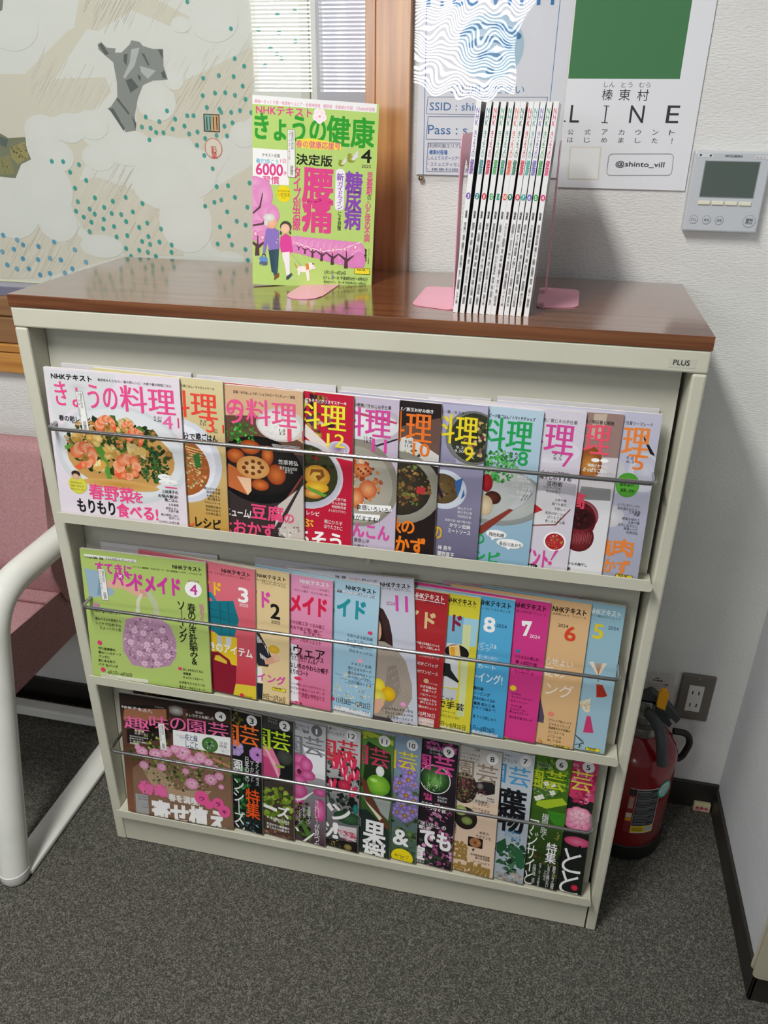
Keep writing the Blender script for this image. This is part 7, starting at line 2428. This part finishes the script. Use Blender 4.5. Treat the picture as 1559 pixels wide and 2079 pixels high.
def ring_button(cx, cz, r, txt):
    n = 28; vs = []
    for k in range(n):
        a = 6.2832 * k / n
        for rr in (r, r - 0.0006): vs.append((X(cx) + rr * math.cos(a), fy - 0.0006, Z(cz) + rr * math.sin(a)))
    f = [(2 * k, 2 * ((k + 1) % n), 2 * ((k + 1) % n) + 1, 2 * k + 1) for k in range(n)]
    b_ = obj('round_button', loc(MB().add([(X(cx) + (r - .0003) * math.cos(6.2832 * k / n), y_, Z(cz) + (r - .0003) * math.sin(6.2832 * k / n)) for y_ in (fy, fy - .0005) for k in range(n)], [tuple(range(n, 2 * n))] + [(k, (k + 1) % n, n + (k + 1) % n, n + k) for k in range(n)]), t), M['thermo'], t)
    rg = obj('ring', loc(MB().add(vs, f), t), M['ring'], b_)
    s = Sheet(r * 1200, r * 700 if '\n' not in txt else r * 950, None)
    s.draw([['T', txt, 0, 0, r * 12000, r * (9000 if '\n' in txt else 6500), '6a7078', 20, 0]])
    s.build('marking', b_, Vector((X(cx) - r * .6, fy - 0.0007, Z(cz) + r * (.45 if '\n' in txt else .32))) - Vector(t.location), (1, 0, 0), (0, 0, 1), (0, -1, 0), M['print_matte'])
BT = ((13.8, 93.9, .0062, 'メニュ'), (32.5, 94.1, .0062, '戻る'), (50.7, 94.2, .0062, '決定'), (93.1, 94.2, .0088, '運転\n停止'))
_old = dict(_texts); _texts.clear()
for b in BT: _texts[(b[3], 0, 0)] = None
build_texts(); _texts.update(_old)
for b in BT: ring_button(*b)
obj('indicator_lamp', loc(MB().box(X(90.2), X(91.4), fy - 0.0008, fy, Z(81), Z(79.8)), t), mat('pale_yellow_lens', 'f0f0c0', 0.3), t)

# double socket
t = thing('wall_socket', 'bronze grey wall plate with a white double socket beside the extinguisher', 'socket', (1.124, WY, 0.234))
obj('cover_plate', loc(MB().box(1.0915, 1.1565, 0.3455, WY, 0.2345, 0.3475), t), M['outlet'], t, bevel=0.004)
obj('socket_insert', loc(MB().box(1.1085, 1.1375, 0.3435, 0.347, 0.2585, 0.3225), t), M['white_pl'], t, bevel=0.001)
for zc in (0.275, 0.306):
    for xc in (1.1170, 1.1290):
        obj('slot', loc(MB().box(xc - .0011, xc + .0011, 0.3431, 0.3437, zc - .0042, zc + .0042), t), M['dark'], t)
for zc in (0.2425, 0.3390):
    obj('screw', loc(MB().box(1.1215, 1.1265, 0.3448, 0.346, zc - .0018, zc + .0018), t), M['pin'], t, bevel=0.0006)

# small trap box in the corner
t = thing('bait_box', 'small cream box with pink lettering on the carpet in the room corner', 'box', (1.188, 0.34, 0))
obj('case', loc(MB().box(1.1705, 1.2045, 0.3345, 0.3442, 0.0008, 0.0225), t), mat('cream_card', 'cfc6a0', 0.6), t, bevel=0.0015)
s = Sheet(31, 19, 'd8cca0'); s.draw([['R', 15, 85, 280, 90, 'e0a0a0'], ['E', 60, 100, 35, 32, 'a84c2c'], ['E', 150, 100, 38, 34, 'a83c54'], ['E', 240, 105, 35, 32, 'b04c6c'], ['R', 20, 140, 120, 30, 'c07080']])
s.build('printed_face', t, Vector((1.172, 0.3344, 0.0212)) - Vector(t.location), (1, 0, 0), (0, 0, 1), (0, -1, 0), M['print_matte'])

# ------------------------------------------------------------------ fire extinguisher
EX, EY = 1.014, 0.246
t = thing('fire_extinguisher', 'red fire extinguisher standing on the carpet between the rack and the corner', 'fire extinguisher', (EX, EY, 0))
prof = [(0.060, 0.028), (0.072, 0.030), (0.0765, 0.040), (0.0765, 0.225), (0.075, 0.240), (0.068, 0.258), (0.055, 0.272), (0.040, 0.281), (0.030, 0.285)]
obj('cylinder', MB().lathe(prof, 0, 0, 48), M['red'], t, smooth=True)
obj('rubber_base', MB().lathe([(0.060, 0.001), (0.072, 0.001), (0.0775, 0.006), (0.0785, 0.030), (0.0785, 0.040), (0.0768, 0.042)], 0, 0, 48), M['black'], t, smooth=True)
obj('collar', MB().lathe([(0.020, 0.278), (0.034, 0.280), (0.035, 0.298), (0.033, 0.302), (0.020, 0.303)], 0, 0, 32), M['steelgrey'], t, smooth=True)
obj('valve', MB().lathe([(0.018, 0.300), (0.022, 0.306), (0.022, 0.322), (0.016, 0.328), (0.014, 0.352)], 0, 0, 24).box(-0.014, 0.016, -0.010, 0.010, 0.325, 0.356), M['steelgrey'], t, bevel=0.001)
lv = obj('upper_lever', MB().prism([(-0.018, 0.356), (0.006, 0.372), (0.030, 0.356), (0.062, 0.322), (0.058, 0.314), (0.030, 0.340), (0.004, 0.355), (-0.014, 0.344)], -0.010, 0.010, 'y'), M['lever'], t, bevel=0.002)
obj('carry_handle', MB().prism([(-0.004, 0.340), (0.022, 0.338), (0.050, 0.308), (0.047, 0.301), (0.020, 0.322), (-0.004, 0.326)], -0.009, 0.009, 'y'), M['lever'], t, bevel=0.002)
obj('safety_pin_tab', MB().prism([(0.018, 0.352), (0.030, 0.348), (0.032, 0.380), (0.028, 0.388), (0.021, 0.388), (0.018, 0.383)], -0.019, -0.011, 'y'), M['yellow'], t, bevel=0.002)
hp = round_path([(0.004, -0.020, 0.335), (0.022, -0.048, 0.330), (0.030, -0.066, 0.300), (0.036, -0.072, 0.262), ], 0.03, 6)
obj('hose', MB().tube(hp, 0.0105, 14), M['lever'], t, smooth=True)
hn = round_path([(0.066, 0.026, 0.262), (0.094, 0.030, 0.258), (0.104, 0.034, 0.232), (0.094, 0.034, 0.190), (0.070, 0.030, 0.182)], 0.02, 6)
obj('hose_clip', MB().tube(hn, 0.0065, 12), M['black'], t, smooth=True)
# label wrapped round the cylinder
def wrap_sheet(items, W, H, base, a0, zt, name, r=0.0768):
    s = Sheet(W, H, base, 0.00001); s.draw(items, 9)
    # split faces along x so that they follow the curve
    me = bpy.data.meshes.new(name); import bmesh as bm_
    b = bm_.new(); lay = b.verts.layers.float_color.new('ink'); vv = []
    for p, c in zip(s.v, s.c):
        q = b.verts.new(p); q[lay] = c; vv.append(q)
    for f in s.f: b.faces.new([vv[i] for i in f])
    for k in range(1, int(W // 4) + 1):
        bm_.ops.bisect_plane(b, geom=b.verts[:] + b.edges[:] + b.faces[:], plane_co=(k * 4.0, 0, 0), plane_no=(1, 0, 0))
    for q in b.verts:
        a = a0 + q.co.x / 1000 / r; rr = r + q.co.z * 0.00001; z = zt - q.co.y / 1000
        q.co = (rr * math.cos(a), rr * math.sin(a), z)
    b.to_mesh(me); b.free(); me.materials.append(M['print'])
    o = bpy.data.objects.new(name, me); COL.objects.link(o); o.parent = t; return o
its = [['R', -200, 10, 345, 1190, '8a2c30'], ['R', 0, 20, 130, 160, '2c2c2c'], ['R', 20, 220, 90, 300, 'b08c84'], ['R', 10, 640, 110, 120, 'd4d0c0'], ['R', 10, 770, 110, 80, 'e0a81c'],
       ['R', 150, 20, 440, 950, '2c2e30'], ['R', 150, 975, 440, 160, 'e4c81c'], ['R', 410, 1000, 170, 110, 'a8b4c0']]
for i in range(22): its.append(['R', 170 if i % 5 else 160, 60 + i * 41, 400 if i % 4 else 260, 12 if i % 5 else 18, '8c9090'])
for i in range(6): its.append(['R', 170, 1010 + i * 18, 210, 7, '6a5a10'])
wrap_sheet(its, 60, 116, 'dcd8d4', -1.72, 0.196, 'instruction_label')
E_ = [['E', 180, 220, 178, 216, '2ca08c'], ['E', 180, 220, 146, 168, 'b8dcd4'], ['R', 80, 140, 190, 26, '5cb0a4'], ['R', 80, 206, 200, 18, '7ab8b0'], ['R', 80, 256, 180, 18, '7ab8b0'], ['R', 80, 310, 190, 22, '3ca090']]
wrap_sheet(E_, 36, 44, None, -1.02, 0.208, 'inspection_sticker', 0.0771)

# ------------------------------------------------------------------ chair at the left
t = thing('armchair', 'white tube framed armchair with dusty pink seat and back, left of the rack', 'chair', (-0.42, 0.10, 0))
def side_frame(x, nm='side_frame'):
    path = round_path([(x, -0.128, 0.022), (x, -0.020, 0.575), (x - 0.0, 0.300, 0.580)], 0.085, 8)
    foot = [(x, -0.105, 0.014), (x, -0.128, 0.016), (x, -0.134, 0.030)]
    p2 = [Vector((x, -0.130, 0.024))] + path[1:]
    f = obj(nm, loc(MB().tube(p2, 0.0275, 20), t), M['white_tube'], t, smooth=True)
    obj('floor_runner', loc(MB().box(x - 0.027, x + 0.028, -0.120, 0.290, 0.001, 0.014), t), M['white_tube'], t, bevel=0.004)
    obj('foot_cap', loc(MB().lathe([(0.012, 0.001), (0.024, 0.003), (0.0282, 0.012), (0.0282, 0.028), (0.022, 0.034)], x, -0.130, 24), t), M['white_tube'], t, smooth=True)
    obj('rear_post', loc(MB().tube([(x, 0.302, 0.012), (x, 0.302, 0.58)], 0.018, 14), t), M['white_tube'], t, smooth=True)
side_frame(-0.142); side_frame(-0.700)
obj('rear_crossbar', loc(MB().box(-0.70, -0.142, 0.268, 0.300, 0.0145, 0.042), t), M['white_tube'], t, bevel=0.005)
def cushion(name, x0, x1, prof, par, r=0.03):
    # prof: outline in (y, z)
    p = fillet([(a, b, 0) for a, b in prof], r, 6)
    o = obj(name, loc(MB().prism([(q[0], q[1]) for q in p], x0, x1, 'x'), t), M['fabric'], par, bevel=0.016)
    o.modifiers['bevel'].segments = 4
    for q in o.data.polygons: q.use_smooth = True
    return o
cushion('seat', -0.675, -0.172, [(-0.10, 0.345), (-0.11, 0.415), (-0.06, 0.440), (0.27, 0.425), (0.28, 0.340)], t, 0.03)
cushion('backrest', -0.69, -0.166, [(0.225, 0.415), (0.195, 0.50), (0.235, 0.755), (0.285, 0.760), (0.290, 0.45)], t, 0.022)
obj('seam', loc(MB().tube([(-0.66, 0.171, 0.4345), (-0.19, 0.171, 0.4345)], 0.0016, 6), t), mat('seam_thread', '8a5a5e', 0.9), t)
